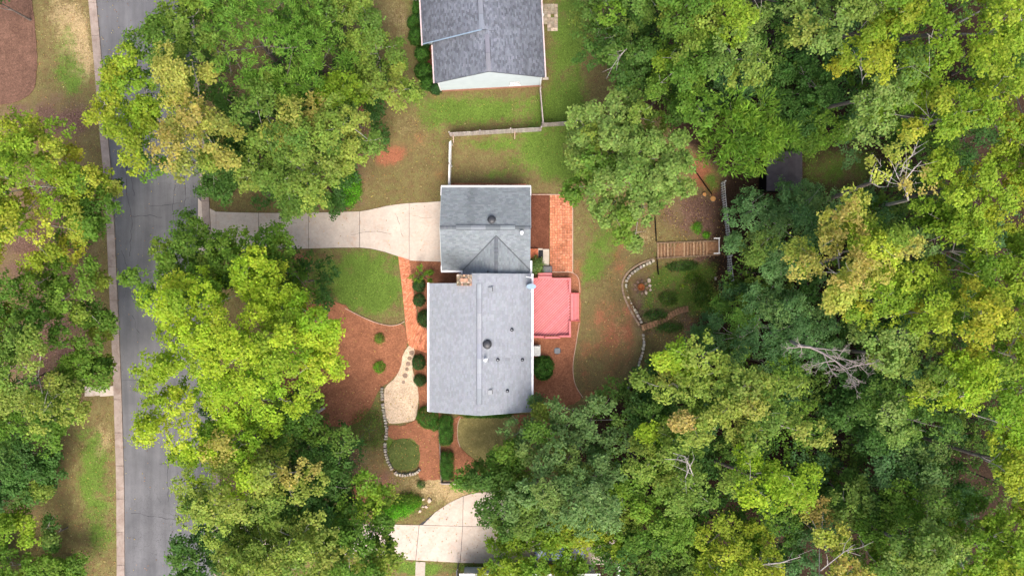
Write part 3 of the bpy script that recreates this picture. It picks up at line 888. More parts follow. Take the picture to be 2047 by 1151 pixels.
# ------------------------------------------------------------------ fences
def picket_fence(label, a, b, hgt, mat, pw=.09, gap=.05, rail_side=0, posts=2.4, name='picket_fence', cap=None, group=None, tones=(1, 1, 1), zf=None, top_j=0.0, pth=.02):
    A_ = np.array(PG(*a)[:2]); B_ = np.array(PG(*b)[:2])
    L_ = np.linalg.norm(B_ - A_); d = (B_ - A_) / L_; ang = math.atan2(d[1], d[0]); n_ = np.array([-d[1], d[0]])
    z0 = gh(*((A_ + B_) / 2))
    r = empty(name, (*((A_ + B_) / 2), z0), label, 'fence', group)
    n = int(L_ / (pw + gap))
    me = None
    for i in range(n):
        c_ = A_ + d * (i + .5) * L_ / n
        z = gh(*c_)
        mb = MB(); mb.cur = jc(tones, .16, .03)
        hh = hgt + random.uniform(-top_j, top_j)
        mb.box((c_[0], c_[1], z + .06 + hh / 2), (pw, pth, hh), ang)
        mb.build('picket', mat, r, vcol=True)
    nr = max(1, round(L_ / posts))
    for i in range(nr + 1):
        c_ = A_ + d * L_ * i / nr + n_ * .07
        mb = MB(); mb.cur = jc(tones, .1); mb.box((c_[0], c_[1], gh(*c_) + hgt / 2 + .02), (.1, .1, hgt + .12), ang); mb.build('post', mat, r, vcol=True)
    for i in range(nr):
        for hz in (.25, .82):
            p0 = A_ + d * (L_ * i / nr + .06) + n_ * .035; p1 = A_ + d * (L_ * (i + 1) / nr - .06) + n_ * .035
            mb = MB(); mb.cur = jc(tones, .1)
            mb.bar((*p0, gh(*p0) + hgt * hz), (*p1, gh(*p1) + hgt * hz), .035, .09); mb.build('rail', mat, r, vcol=True)
            if cap and hz > .5:
                mb = MB(); mb.cur = jc(tones, .05)
                mb.bar((*(p0 - n_ * .03), gh(*p0) + hgt + .09), (*(p1 - n_ * .03), gh(*p1) + hgt + .09), cap, .04); mb.build('cap_rail', mat, r, vcol=True)
    return r
simple('white_fence', (0.64, 0.64, 0.62), (0.46, 0.46, 0.44), 3.0, rough=0.6, fine=0.06, vcol=True)
simple('grey_fence', (0.42, 0.38, 0.35), (0.24, 0.21, 0.19), 4.0, vcol=True, bmp=.3)
picket_fence('weathered grey wooden plank fence dividing the two back lawns', (901, 273.5), (1081, 263), 1.55, 'grey_fence', .14, .012, posts=2.4, top_j=.03, name='plank_fence', tones=(1.1, 1.1, 1.1))
picket_fence('short grey wooden fence length running right into the round tree', (1083, 254.5), (1150, 250), 1.45, 'grey_fence', .14, .014, posts=2.4, top_j=.03, name='plank_fence', tones=(.95, .93, .92))
picket_fence('narrow grey wooden fence running down from corner of the neighbour house', (1078.5, 183), (1084.5, 253), 1.3, 'grey_fence', .14, .012, posts=2.4, name='plank_fence', cap=.09, tones=(1.1, 1.08, 1.05))
for (a_, b_, lab) in (((907, 273), (907, 284), 'wooden brace leaning on left end of grey plank fence'), ((1029, 266), (1029, 277), 'wooden brace leaning on the middle of grey plank fence')):
    mb = MB(); mb.cur = (1.2, 1.0, .85); A_ = P(*a_); B_ = P(*b_)
    mb.bar((A_[0], A_[1], .7), (B_[0], B_[1] - .05, .05), .09, .09); o = mb.build('fence_brace', 'grey_fence', vcol=True); set_props(o, lab, 'brace')
# white vinyl fence down to the garage corner
picket_fence('narrow white vinyl fence running down to the garage corner', (902.5, 290), (900.5, 376), 1.5, 'white_fence', .15, .01, posts=2.2, name='vinyl_fence', cap=.15, tones=(1.08, 1.08, 1.08))
# white picket fence at the wood
picket_fence('upper length of white slatted picket fence beside the wood, above the timber steps', (1441, 366), (1452, 482), 1.2, 'white_fence', .11, .10, posts=2.4, pth=.03, top_j=.01)
picket_fence('lower length of white slatted picket fence beside the wood, below the timber steps', (1453, 512), (1461, 572), 1.2, 'white_fence', .11, .10, posts=2.4, pth=.03, top_j=.01)
gt = empty('gate', (*P(1442, 499)[:2], -2.0), 'white gate frame at the foot of the timber steps', 'gate')
for a_, b_ in (((1437.5, 476), (1437.5, 507)),):
    mb = MB(); mb.bar(P(a_[0], a_[1], -.75), P(b_[0], b_[1], -.75), .06, .07); mb.build('top_bar', 'white_paint', gt)
for yy in (476, 506):
    mb = MB(); mb.bar(P(1427, yy + .5, -.8), P(1437.5, yy, -.8), .09, .09); mb.build('side_rail', 'white_paint', gt)
    mb = MB(); mb.bar(P(1438.5, yy, -.72), (*P(1438.5, yy, -.72)[:2], -2.2), .1, .1, up=(1, 0, 0)); mb.build('post', 'white_paint', gt)
# thin dark fence line beside the hedge, with a weathered top board
picket_fence('low dark grey rail fence between red mulch bed and clipped hedges', (879, 852), (883, 962), .6, 'grey_fence', .14, .02, posts=2.4, name='rail_fence', cap=.06, tones=(.55, .52, .5))
picket_fence('low grey board fence passing under the silvery tree above second driveway', (883, 962), (1075, 963), .7, 'grey_fence', .14, .02, posts=2.4, name='rail_fence', cap=.1, tones=(.95, .9, .88))
# white railing and black post fence at the bottom edge
picket_fence('white fence length with flat cap at bottom edge beyond second driveway', (1233, 1112), (1231, 1175), 1.4, 'white_fence', .14, .012, posts=2.4, name='vinyl_fence', cap=.22, tones=(1.1, 1.1, 1.1))
picket_fence('short black metal fence at bottom edge beside small concrete path', (915, 1126), (916, 1165), 1.2, 'dark_metal', .03, .09, posts=1.8, name='metal_fence', cap=.1)

# ------------------------------------------------------------------ roofs
def roof_plane(parent, O, a, b, poly, col, rnd=.12, tabw=.30, course=.145, name='shingle', thick=.14, mat='shingle', colf=None, base_col=None, lift=.012):
    """O: eave corner; a: unit vector along the eave; b: unit vector up the slope; poly: outline in (a, b) metres"""
    O = Vector(O); a = Vector(a).normalized(); b = Vector(b).normalized(); n = a.cross(b)
    if n.z < 0: n = -n
    W = lambda u, v, h=0: tuple(O + a * u + b * v + n * h)
    # decking slab
    mb = MB(); mb.cur = base_col or tuple(c * .72 for c in col)
    top_ = [W(u, v, 0) for u, v in poly]; bot_ = [W(u, v, -thick) for u, v in poly]
    m = len(poly)
    mb.quad(*top_); mb.quad(*bot_[::-1])
    for i in range(m): mb.quad(bot_[i], bot_[(i + 1) % m], top_[(i + 1) % m], top_[i])
    mb.build('roof_deck', mat, parent, vcol=True)
    pl = np.array(poly)
    mb = MB()
    vmin, vmax = pl[:, 1].min(), pl[:, 1].max()
    k = 0
    v = vmin
    def span(vv):
        xs = []
        for i in range(m):
            (x0, y0), (x1, y1) = poly[i], poly[(i + 1) % m]
            if (y0 > vv) != (y1 > vv): xs.append(x0 + (vv - y0) * (x1 - x0) / (y1 - y0))
        xs.sort(); return [(xs[i], xs[i + 1]) for i in range(0, len(xs) - 1, 2)]
    while v < vmax - .02:
        v2 = min(v + course, vmax)
        for (u0, u1) in span((v + v2) / 2):
            u = u0 - (k * .137 % tabw)
            while u < u1 - .005:
                uu0 = max(u, u0) + .004; w = tabw * random.uniform(.92, 1.08); uu1 = min(u + w, u1) - .004
                if uu1 - uu0 > .02:
                    cc = col if colf is None else colf(*(W((uu0 + uu1) / 2, v)[:2]))
                    mb.cur = jc(cc, rnd, .02)
                    t = lift * random.uniform(.7, 1.4)
                    q0, q1, q2, q3 = W(uu0, v - .006, t), W(uu1, v - .006, t), W(uu1, v2, .003), W(uu0, v2, .003)
                    mb.quad(q0, q1, q2, q3)
                    mb.quad(W(uu0, v - .006, 0), W(uu1, v - .006, 0), q1, q0)
                u += w
        v = v2; k += 1
    o = mb.build(name, mat, parent, kind='stuff', vcol=True)
    return W

def plane_from(pts3):
    pass

PITCH = math.atan(.41)
cp, sp = math.cos(PITCH), math.sin(PITCH)
house = empty('house', (*P(965, 620)[:2], 0), 'grey shingled main house with red deck, white gutters and two joined gable roofs', 'house')
ZG = 2.7      # garage eave
ZM = 3.3      # main eave
gx0, gy1 = P(883, 374, ZG)[:2]; gx1, gy0 = P(1060, 541, ZG)[:2]
mx0, my0 = P(857.5, 822, ZM)[:2]; mx1, my1 = P(1063, 547, ZM)[:2]
myn = P(857, 566, ZM)[1]; mxn = P(920, 566, ZM)[0]
gmid = (gy0 + gy1) / 2; ghalf = (gy1 - gy0) / 2 / cp
mmid = (mx0 + mx1) / 2; mhalf = (mx1 - mx0) / 2 / cp
lx0 = P(925, 541, ZG)[0]; lmid = (lx0 + gx1) / 2; lhalf = (gx1 - lx0) / 2 / cp
GC = (.185, .212, .228); MC = (.265, .287, .318)
def gcol(x, y):
    s1 = vnoise(x, y, 1.8, 3) * .6 + vnoise(x, y, .6, 6) * .4
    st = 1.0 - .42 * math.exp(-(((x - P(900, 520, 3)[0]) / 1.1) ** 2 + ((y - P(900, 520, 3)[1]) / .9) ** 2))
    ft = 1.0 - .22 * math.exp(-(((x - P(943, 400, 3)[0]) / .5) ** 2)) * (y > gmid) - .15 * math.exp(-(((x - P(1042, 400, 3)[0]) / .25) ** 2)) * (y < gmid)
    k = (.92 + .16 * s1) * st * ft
    return tuple(c * k for c in GC)
def mcol(x, y):
    s1 = vnoise(x, y, 2.2, 3) * .6 + vnoise(x, y, .7, 6) * .4
    k = .95 + .08 * s1
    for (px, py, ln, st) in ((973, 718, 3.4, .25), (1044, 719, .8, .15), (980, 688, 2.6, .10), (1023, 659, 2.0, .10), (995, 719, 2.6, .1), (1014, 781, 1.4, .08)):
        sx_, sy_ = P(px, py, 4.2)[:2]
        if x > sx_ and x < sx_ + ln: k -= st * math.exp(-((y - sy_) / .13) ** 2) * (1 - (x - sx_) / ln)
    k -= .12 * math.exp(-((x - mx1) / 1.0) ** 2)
    return tuple(c * k for c in MC)
# garage north and south slopes
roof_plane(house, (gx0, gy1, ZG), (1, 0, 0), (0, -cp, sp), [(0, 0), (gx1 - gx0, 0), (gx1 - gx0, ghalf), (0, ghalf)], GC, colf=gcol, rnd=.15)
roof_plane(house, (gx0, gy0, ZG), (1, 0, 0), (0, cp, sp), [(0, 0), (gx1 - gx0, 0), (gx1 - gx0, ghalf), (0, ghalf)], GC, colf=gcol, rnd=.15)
# link roof (north-south ridge) rises out of the garage slope: two triangular-ended slopes
lrun = (gx1 - lx0) / 2
yv = gy0 + lrun                       # where the link ridge meets the garage slope (equal pitch)
ys_ = P(900, 566, 3.0)[1]
LW = yv - ys_
# west slope: eave along y at x=lx0, from ys_ to gy0; then valley up to (lmid, yv)
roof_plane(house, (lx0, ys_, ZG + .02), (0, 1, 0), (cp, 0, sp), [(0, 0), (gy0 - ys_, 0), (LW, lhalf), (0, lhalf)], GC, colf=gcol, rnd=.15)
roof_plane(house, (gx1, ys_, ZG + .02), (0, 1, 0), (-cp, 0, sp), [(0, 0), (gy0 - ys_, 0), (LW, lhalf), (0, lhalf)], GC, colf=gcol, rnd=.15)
# main slopes
f_ = (mxn - mx0) / cp
roof_plane(house, (mx0, my0, ZM), (0, 1, 0), (cp, 0, sp), [(0, 0), (myn - my0, 0), (myn - my0, f_), (my1 - my0, f_), (my1 - my0, mhalf), (0, mhalf)], MC, colf=mcol, rnd=.10, lift=.013)
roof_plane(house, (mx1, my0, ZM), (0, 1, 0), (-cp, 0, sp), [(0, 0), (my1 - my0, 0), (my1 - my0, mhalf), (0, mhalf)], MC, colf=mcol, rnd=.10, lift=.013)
zr = ZM + mhalf * sp; zgr = ZG + ghalf * sp; zlr = ZG + lhalf * sp
# valley flashings and edges where the slopes meet
for (xa, xb) in ((lx0, lmid), (gx1, lmid)):
    mb = MB(); mb.cur = (.09, .10, .11)
    mb.bar((xa, gy0 + .02, ZG + .05), (xb, yv, zlr + .045), .09, .02); mb.build('valley_flashing', 'shingle', house, vcol=True)
# ridge caps: separate cap shingles
def ridge_caps(A_, B_, w, pitchv, col, step=.16, name='ridge_cap'):
    A_ = Vector(A_); B_ = Vector(B_); d = (B_ - A_); n = max(2, int(d.length / step)); d = d / n
    u = d.normalized(); side = Vector((-u.y, u.x, 0))
    mb = MB()
    for i in range(n):
        a_ = A_ + d * i; b_ = a_ + d * 1.05; mb.cur = jc(col, .12)
        hz = Vector((0, 0, .035)); lz = Vector((0, 0, .022))
        drop = Vector((0, 0, -w * math.tan(PITCH) * .98))
        for s_ in (-1, 1):
            q = side * w * s_
            pts = [a_ + hz, b_ + lz, b_ + q + drop + lz, a_ + q + drop + hz]
            if s_ > 0: pts = pts[::-1]
            mb.quad(*pts)
    mb.build(name, 'shingle', house, kind='stuff', vcol=True)
dk = (.12, .135, .15)
ridge_caps((gx0, gmid, zgr), (P(912, 450, 4.1)[0], gmid, zgr), .17, 1, dk)
ridge_caps((P(1030, 450, 4.1)[0], gmid, zgr), (gx1, gmid, zgr), .17, 1, dk)
ridge_caps((lmid, yv - .15, zlr + .02), (lmid, my1 - .1, zlr + .02), .17, 1, dk)
def ridge_vent(A_, B_, axis_, cols, w=.17, seg=1.25):
    A_ = Vector(A_); B_ = Vector(B_); L_ = (B_ - A_).length; n = max(1, round(L_ / seg)); d = (B_ - A_) / n
    u = d.normalized(); side = Vector((-u.y, u.x, 0))
    for i in range(n):
        a_ = A_ + d * i; b_ = A_ + d * (i + 1) - u * .012
        mb = MB(); mb.cur = jc(cols[i % len(cols)], .05)
        h1 = Vector((0, 0, .085)); dr = Vector((0, 0, -w * math.tan(PITCH)))
        r = [side * -w + dr + h1, h1, side * w + dr + h1]
        for k in range(2): mb.quad(*( [a_ + r[k], a_ + r[k + 1], b_ + r[k + 1], b_ + r[k]] ))
        lo = Vector((0, 0, -.075))
        for k in (0, 2): mb.quad(a_ + r[k], b_ + r[k], b_ + r[k] + lo, a_ + r[k] + lo)
        for e in (a_, b_): mb.quad(e + r[0], e + r[1], e + r[2], e + r[2] + lo, e + r[0] + lo)
        mb.build('ridge_vent', 'shingle', house, vcol=True)
ridge_vent((mmid, P(958, 567, zr)[1], zr), (mmid, P(958, 807, zr)[1], zr), 'y', [(.30, .325, .36), (.27, .295, .33), (.32, .345, .38)], w=.19)
for s_ in (-1, 1):
    mb = MB(); mb.cur = (.07, .08, .10)
    mb.bar((mmid + s_ * .205, P(958, 567, zr)[1], zr - .03), (mmid + s_ * .205, P(958, 808, zr)[1], zr - .03), .03, .06); mb.build('vent_flange', 'shingle', house, vcol=True)
ridge_vent((P(912, 450, zgr)[0], gmid, zgr), (P(1030, 450, zgr)[0], gmid, zgr), 'x', [(.16, .185, .205), (.19, .215, .235), (.135, .155, .17), (.19, .22, .24), (.18, .21, .23)], w=.18)
for s_ in (-1, 1):
    mb = MB(); mb.cur = (.07, .08, .09)
    mb.bar((P(912, 450, zgr)[0], gmid + s_ * .2, zgr - .03), (P(1030, 450, zgr)[0], gmid + s_ * .2, zgr - .03), .03, .05); mb.build('vent_flange', 'shingle', house, vcol=True)
ridge_caps((mmid, my0, zr), (mmid, P(958, 808, zr)[1], zr), .16, 1, MC)
ridge_caps((mmid, P(958, 566, zr)[1], zr), (mmid, my1, zr), .16, 1, MC)

def wpart(mb, name, mat, parent=house, **kw): return mb.build(name, mat, parent, **kw)
# gutters and white trim
def gutter(A_, B_, w=.13, h=.12, lip=True):
    mb = MB(); A_ = Vector(A_); B_ = Vector(B_); u = (B_ - A_).normalized(); s_ = Vector((-u.y, u.x, 0)) * w / 2
    mb.bar(A_ - Vector((0, 0, h)), B_ - Vector((0, 0, h)), w, .012)
    for q in (-s_, s_): mb.bar(A_ + q - Vector((0, 0, h / 2)), B_ + q - Vector((0, 0, h / 2)), .035, h)
    mb.bar(A_ + s_ * .1 - Vector((0, 0, .03)), B_ + s_ * .1 - Vector((0, 0, .03)), w * .8, .01)
    wpart(mb, 'gutter', 'white_paint')
gutter((gx0 - .05, gy1 + .06, ZG + .02), (gx1 + .05, gy1 + .06, ZG + .02))
gutter((gx0 - .05, gy0 - .06, ZG + .02), (lx0 - .02, gy0 - .06, ZG + .02))
gutter((lx0 - .06, gy0 - .12, ZG + .02), (lx0 - .06, my1 - .1, ZG + .02))
gutter((mx0 - .06, my0, ZM + .02), (mx0 - .06, myn + .03, ZM + .02))
gutter((mx1 + .06, my0, ZM + .02), (mx1 + .06, my1, ZM + .02), w=.14)
gutter((gx1 + .08, my1 + .05, ZG + .05), (gx1 + .08, P(1060, 521, ZG)[1], ZG + .05))
for x_ in (gx0 - .04, gx1 + .04):          # short white fascia returns at the garage's north corners
    mb = MB(); mb.bar((x_, gy1, ZG - .02), (x_, gy1 - .75, ZG + .28), .07, .16); wpart(mb, 'fascia', 'white_paint')
mb = MB(); mb.bar((gx0 - .03, gy0, ZG - .02), (gx0 - .03, gy0 + .45, ZG + .16), .06, .16); wpart(mb, 'fascia', 'white_paint')
# rake boards (grey-blue) on the gable ends
def rake(A_, B_, mat='siding'):
    mb = MB(); mb.bar(A_, B_, .03, .2); wpart(mb, 'rake_board', mat)
rake((mx0, my0 - .02, ZM - .12), (mmid, my0 - .02, zr - .12)); rake((mx1, my0 - .02, ZM - .12), (mmid, my0 - .02, zr - .12))
rake((gx0 - .02, gy0 + .5, ZG + .06), (gx0 - .02, gmid, zgr - .14)); rake((gx0 - .02, gy1 - .8, ZG + .2), (gx0 - .02, gmid, zgr - .14))
rake((gx1 + .02, gy1 - .8, ZG + .2), (gx1 + .02, gmid, zgr - .14))
# walls
def wall(x0, y0, x1, y1, z1, mat='siding', name='wall'):
    mb = MB(); mb.prism([(x0, y0), (x1, y0), (x1, y1), (x0, y1)], -.2, z1); wpart(mb, name, mat)
wall(mx0 + .45, my0 + .35, mx1 - .4, myn - .3, ZM + .02)
wall(mxn + .3, myn - .3, mx1 - .4, my1 - .25, ZM + .02)
wall(gx0 + .35, gy0 + .35, gx1 - .35, gy1 - .35, ZG + .02)
wall(lx0 + .35, my1 - .3, gx1 - .36, gy0 + .4, ZG)
for ye, s_ in ((my0 + .35, -1), (my1 - .25, 1)):     # gable triangles
    mb = MB(); pts = [(mx0 + .45, ye, ZM), (mx1 - .4, ye, ZM), (mmid, ye, zr - .2)]
    if s_ > 0: pts = [(mxn + .3, ye, ZM), (mx1 - .4, ye, ZM), (mmid, ye, zr - .2), (mxn + .3, ye, ZM + (mxn + .1 - mx0) * .41 - .2)]
    back = [(p[0], ye - s_ * .1, p[2]) for p in pts]
    mb.quad(*pts); mb.quad(*back[::-1]); wpart(mb, 'gable_wall', 'siding')
# garage door (facing the driveway) and east openings
gd = MB(); yc = P(883, 463, 0)[1]
gd.box((gx0 + .34, yc, 1.1), (.05, 4.6, 2.15)); gdo = wpart(gd, 'garage_door', 'white_paint')
for i in range(4):
    for j in range(4):
        mb = MB(); mb.box((gx0 + .305, yc - 1.72 + j * 1.15, .33 + i * .52), (.02, .95, .4)); mb.build('door_panel', 'white_paint', gdo)
def window(x, y, z, w, h, axis_='x', s_=1):
    sz = (.05, w, h) if axis_ == 'x' else (w, .05, h)
    mb = MB(); mb.box((x, y, z), sz); wo = wpart(mb, 'window', 'white_paint')
    sz2 = (.02, w - .16, h - .16) if axis_ == 'x' else (w - .16, .02, h - .16)
    off = (s_ * .03, 0) if axis_ == 'x' else (0, s_ * .03)
    mb = MB(); mb.box((x + off[0], y + off[1], z), sz2); mb.build('pane', 'glass_dark', wo)
for yy in (P(0, 620)[1], P(0, 700)[1], P(0, 780)[1]): window(mx1 - .38, yy, 1.7, 1.2, 1.3, 'x', 1)
for yy in (P(0, 600)[1], P(0, 740)[1], P(0, 790)[1]): window(mx0 + .43, yy, 1.7, 1.3, 1.4, 'x', -1)
mb = MB(); mb.box((mx0 + .43, P(0, 680)[1], 1.1), (.05, .95, 2.1)); wpart(mb, 'front_door', 'brick_wall')
mb = MB(); mb.box((gx1 - .33, P(0, 507)[1], 1.25), (.05, .9, 2.05)); wpart(mb, 'back_door', 'white_paint')
for xx in (P(900, 0)[0], P(1010, 0)[0]): window(xx, my0 + .33, 1.7, 1.0, 1.2, 'y', -1)
# roof fittings
def on_main(px, py, side=1):
    """point of the main roof's east (side=1) slope seen at px, py"""
    z = 4.2
    for _ in range(6):
        x, y, _z = P(px, py, z); z = ZM + (mx1 - x) * math.tan(PITCH)
    return Vector((x, y, z))
def on_gar(px, py, north):
    z = 3.6
    for _ in range(6):
        x, y, _z = P(px, py, z); z = ZG + ((gy1 - y) if north else (y - gy0)) * math.tan(PITCH)
    return Vector((x, y, z))
def attic_fan(p_, r=.36):
    mb = MB(); mb.lathe(tuple(p_), [(r * 1.15, -.12), (r * 1.15, .03), (r * .7, .04), (r * .7, .16)], 18); ob = wpart(mb, 'attic_fan', 'dark_metal')
    mb = MB(); mb.lathe(tuple(p_ + Vector((0, 0, .14))), [(r * .9, 0), (r, .03), (r * .97, .09), (r * .75, .15), (r * .3, .185), (.02, .19)], 20); mb.build('dome', 'dark_metal', ob, smooth=True)
attic_fan(on_main(973.5, 688)); attic_fan(on_gar(983, 440, True), .33)
for q in ((980, 578), (979.5, 783)):
    p_ = on_main(*q)
    mb = MB(); mb.box(tuple(p_ + Vector((0, 0, .03))), (.46, .46, .10)); ob = wpart(mb, 'box_vent', 'grey_metal')
    mb = MB(); mb.box(tuple(p_ + Vector((0, 0, .13))), (.34, .34, .1)); mb.build('vent_hood', 'grey_metal', ob)
    mb = MB(); mb.box(tuple(p_ + Vector((.2, 0, .1))), (.07, .3, .03)); mb.build('vent_slot', 'dark_metal', ob)
for q, mt, r_ in (((1023, 659), 'dark_metal', .06), ((995, 719), 'dark_metal', .06), ((1044, 719), 'dark_metal', .055), ((1014, 781), 'dark_metal', .055)):
    p_ = on_main(*q); mb = MB(); mb.lathe(tuple(p_), [(.17, -.06), (.15, .05), (r_ + .02, .12)], 10); ob = wpart(mb, 'vent_pipe', 'dark_metal')
    mb = MB(); mb.lathe(tuple(p_), [(r_, .05), (r_, .34)], 10); mb.build('pipe', 'grey_metal', ob)
for p_, hh in ((on_main(970.5, 718), .5), (on_gar(1043, 465, False), .45)):
    mb = MB(); mb.lathe(tuple(p_), [(.19, -.06), (.1, .06), (.085, hh)], 12); ob = wpart(mb, 'flue_pipe', 'bright_metal')
    mb = MB(); mb.lathe(tuple(p_ + Vector((0, 0, hh))), [(.14, 0), (.15, .05), (.05, .13)], 12); mb.build('flue_cap', 'bright_metal', ob)
p_ = on_gar(976.5, 543, False); p_ = Vector((p_.x, p_.y, zlr - .3))
mb = MB(); mb.lathe(tuple(p_), [(.14, -.06), (.06, .08), (.05, .3)], 10); wpart(mb, 'vent_pipe', 'dark_metal')
# satellite dish on the east eave
p_ = Vector(P(1062, 572, 3.9))
ob = MB(); ob.tube([(mx1 - .05, p_.y + .02, ZM + .1), (mx1 - .02, p_.y, ZM + .5), tuple(p_ + Vector((0, 0, -.05)))], .025, 6); ob = wpart(ob, 'satellite_dish', 'grey_metal')
mb = MB(); n = 20; ring = []
tilt = Matrix.Rotation(R(55), 3, 'X')
cen = p_ + Vector((0, 0, .05)); base_i = len(mb.v)
rows = []
for r_, dz in ((.02, -.06), (.2, -.045), (.34, -.01), (.42, .03)):
    rows.append([cen + tilt @ Vector((r_ * math.cos(2 * math.pi * k / n), .95 * r_ * math.sin(2 * math.pi * k / n), dz)) for k in range(n)])
for i in range(3):
    for k in range(n): mb.quad(rows[i][k], rows[i][(k + 1) % n], rows[i + 1][(k + 1) % n], rows[i + 1][k])
mb.build('dish', 'blue_grey_paint', ob)
mb = MB(); mb.tube([tuple(cen + tilt @ Vector((0, -.38, .0))), tuple(cen + tilt @ Vector((0, -.3, .35)))], .015, 5); mb.box(tuple(cen + tilt @ Vector((0, -.28, .38))), (.08, .1, .07)); mb.build('feed_arm', 'bright_metal', ob)
# antenna arm just above
mb = MB(); mb.bar((mx1 - .5, P(0, 553, 3.8)[1], 3.75), (mx1 - .02, P(0, 555, 3.8)[1], 3.7), .05, .05); wpart(mb, 'antenna_arm', 'bright_metal')
# chimney: stacked courses of brick round a core, mixed stone cap
cx0, cy1 = P(913, 548.5, 4.9)[:2]; cx1, cy0 = P(943, 571, 4.9)[:2]
mb = MB(); mb.prism([(cx0 + .1, cy0 + .1), (cx1 - .1, cy0 + .1), (cx1 - .1, cy1 - .1), (cx0 + .1, cy1 - .1)], 0, 5.0); chim = wpart(mb, 'chimney', 'mortar_sand')
for zi in range(6):
    z = 4.55 + zi * .075
    n1 = 6; n2 = 5
    for i in range(n1):
        for (yy, s_) in ((cy0 + .05, 0), (cy1 - .05, 1)):
            mb = MB(); mb.cur = jc((.75, .62, .58), .2); w_ = (cx1 - cx0) / n1
            mb.box((cx0 + (i + .5) * w_ , yy, z), (w_ - .012, .1, .065)); mb.build('brick', 'brick_orange', chim, vcol=True)
    for i in range(n2 - 1):
        for xx in (cx0 + .05, cx1 - .05):
            mb = MB(); mb.cur = jc((.75, .62, .58), .2); w_ = (cy1 - cy0 - .2) / (n2 - 1)
            mb.box((xx, cy0 + .1 + (i + .5) * w_, z), (.1, w_ - .012, .065)); mb.build('brick', 'brick_orange', chim, vcol=True)
mb = MB(); mb.prism([(cx0, cy0), (cx1, cy0), (cx1, cy1), (cx0, cy1)], .0, 4.5); mb.build('chimney_shaft', 'brick_wall', chim)
for i in range(7):
    for j in range(5):
        if 2 <= i <= 4 and j == 2: continue
        mb = MB(); mb.cur = jc(random.choice([(.95, .9, .82), (.65, .6, .5), (1.0, .7, .58), (.5, .46, .4), (.55, .55, .45)]), .2, .06)
        mb.stone((cx0 + (i + .5) * (cx1 - cx0) / 7, cy0 + (j + .5) * (cy1 - cy0) / 5, 4.97), ((cx1 - cx0) / 7 * 1.02, (cy1 - cy0) / 5 * 1.0, random.uniform(.05, .12)), random.uniform(-.3, .3)); mb.build('cap_stone', 'wall_stone', chim, vcol=True)
mb = MB(); mb.cur = (1.1, .68, .55); mb.box(((cx0 + cx1) / 2, (cy0 + cy1) / 2, 5.08), (.62, .26, .2)); mb.build('flue_tile', 'wall_stone', chim, vcol=True)

# ------------------------------------------------------------------ red deck
deck = empty('deck', (*P(1103, 613)[:2], 0), 'pinkish red timber deck with diagonal boards and side steps against the house', 'deck')
ZD = .62
dx0 = mx1 - .42; dx1 = P(1139, 0, ZD)[0]; dy1 = P(0, 558, ZD)[1]; dy0 = P(0, 671, ZD)[1]
def clip_line(c_):
    """boards run at 45 degrees; x*-1 + y = c"""
    pts = []
    for x in (dx0, dx1):
        y = x + c_
        if dy0 <= y <= dy1: pts.append((x, y))
    for y in (dy0, dy1):
        x = y - c_
        if dx0 < x < dx1: pts.append((x, y))
    pts = sorted(set(pts))
    return (pts[0], pts[-1]) if len(pts) >= 2 and math.dist(pts[0], pts[-1]) > .1 else None
c_ = dy0 - dx1 + .08
while c_ < dy1 - dx0:
    e = clip_line(c_)
    if e:
        (xa, ya), (xb, yb) = e
        mb = MB(); mb.cur = jc((1.1, 1.12, 1.12), .10, .02)
        mb.bar((xa, ya, ZD - .018), (xb, yb, ZD - .018), .142, .036); mb.build('deck_board', 'deck_stain', deck, vcol=True)
    c_ += .185 * math.sqrt(2)
mb = MB(); mb.cur = (.55, .5, .5); mb.prism([(dx0, dy0), (dx1, dy0), (dx1, dy1), (dx0, dy1)], .1, ZD - .10); mb.build('deck_frame', 'deck_stain', deck, vcol=True)
def rail(A_, B_, n_posts=None, zc=ZD + .42, w=.17):
    A_ = Vector(A_); B_ = Vector(B_)
    mb = MB(); mb.cur = jc((1.0, .95, .95), .04)
    mb.bar((A_.x, A_.y, zc), (B_.x, B_.y, zc), w, .045); ob = mb.build('bench_rail', 'deck_stain', deck, vcol=True)
    L_ = (B_ - A_).length; n = max(1, round(L_ / 1.2))
    u = (B_ - A_).normalized()
    for i in range(n + 1):
        p_ = A_ + u * (.08 + (L_ - .16) * i / n)
        mb = MB(); mb.cur = (.8, .75, .75); mb.box((p_.x, p_.y, (zc + .1) / 2), (.09, .09, zc - .12), math.atan2(u.y, u.x)); mb.build('post', 'deck_stain', deck, vcol=True)
    for hz in (.14, .28):
        mb = MB(); mb.cur = (.85, .8, .8); mb.bar((A_.x, A_.y, ZD + hz), (B_.x, B_.y, ZD + hz), .03, .09); mb.build('side_rail', 'deck_stain', deck, vcol=True)
zc = ZD + .42
yA, yB = P(0, 586, zc)[1], P(0, 642, zc)[1]
xr = P(1139.5, 0, zc)[0]
yt = P(0, 557.5, zc)[1]; yb_ = P(0, 672, zc)[1]
rail((P(1104, 0, zc)[0], yt, 0), (xr + .085, yt, 0)); rail((dx0, yt, 0), (P(1075, 0, zc)[0], yt, 0))
rail((xr, yt - .09, 0), (xr, yA, 0)); rail((xr, yB, 0), (xr, yb_ + .09, 0))
rail((P(1117, 0, zc)[0], yb_, 0), (xr + .085, yb_, 0)); rail((P(1087, 0, zc)[0], yb_ - .12, 0), (P(1120, 0, zc)[0], yb_ - .10, 0)); rail((dx0, yb_ - .03, 0), (P(1090, 0, zc)[0], yb_ - .07, 0))
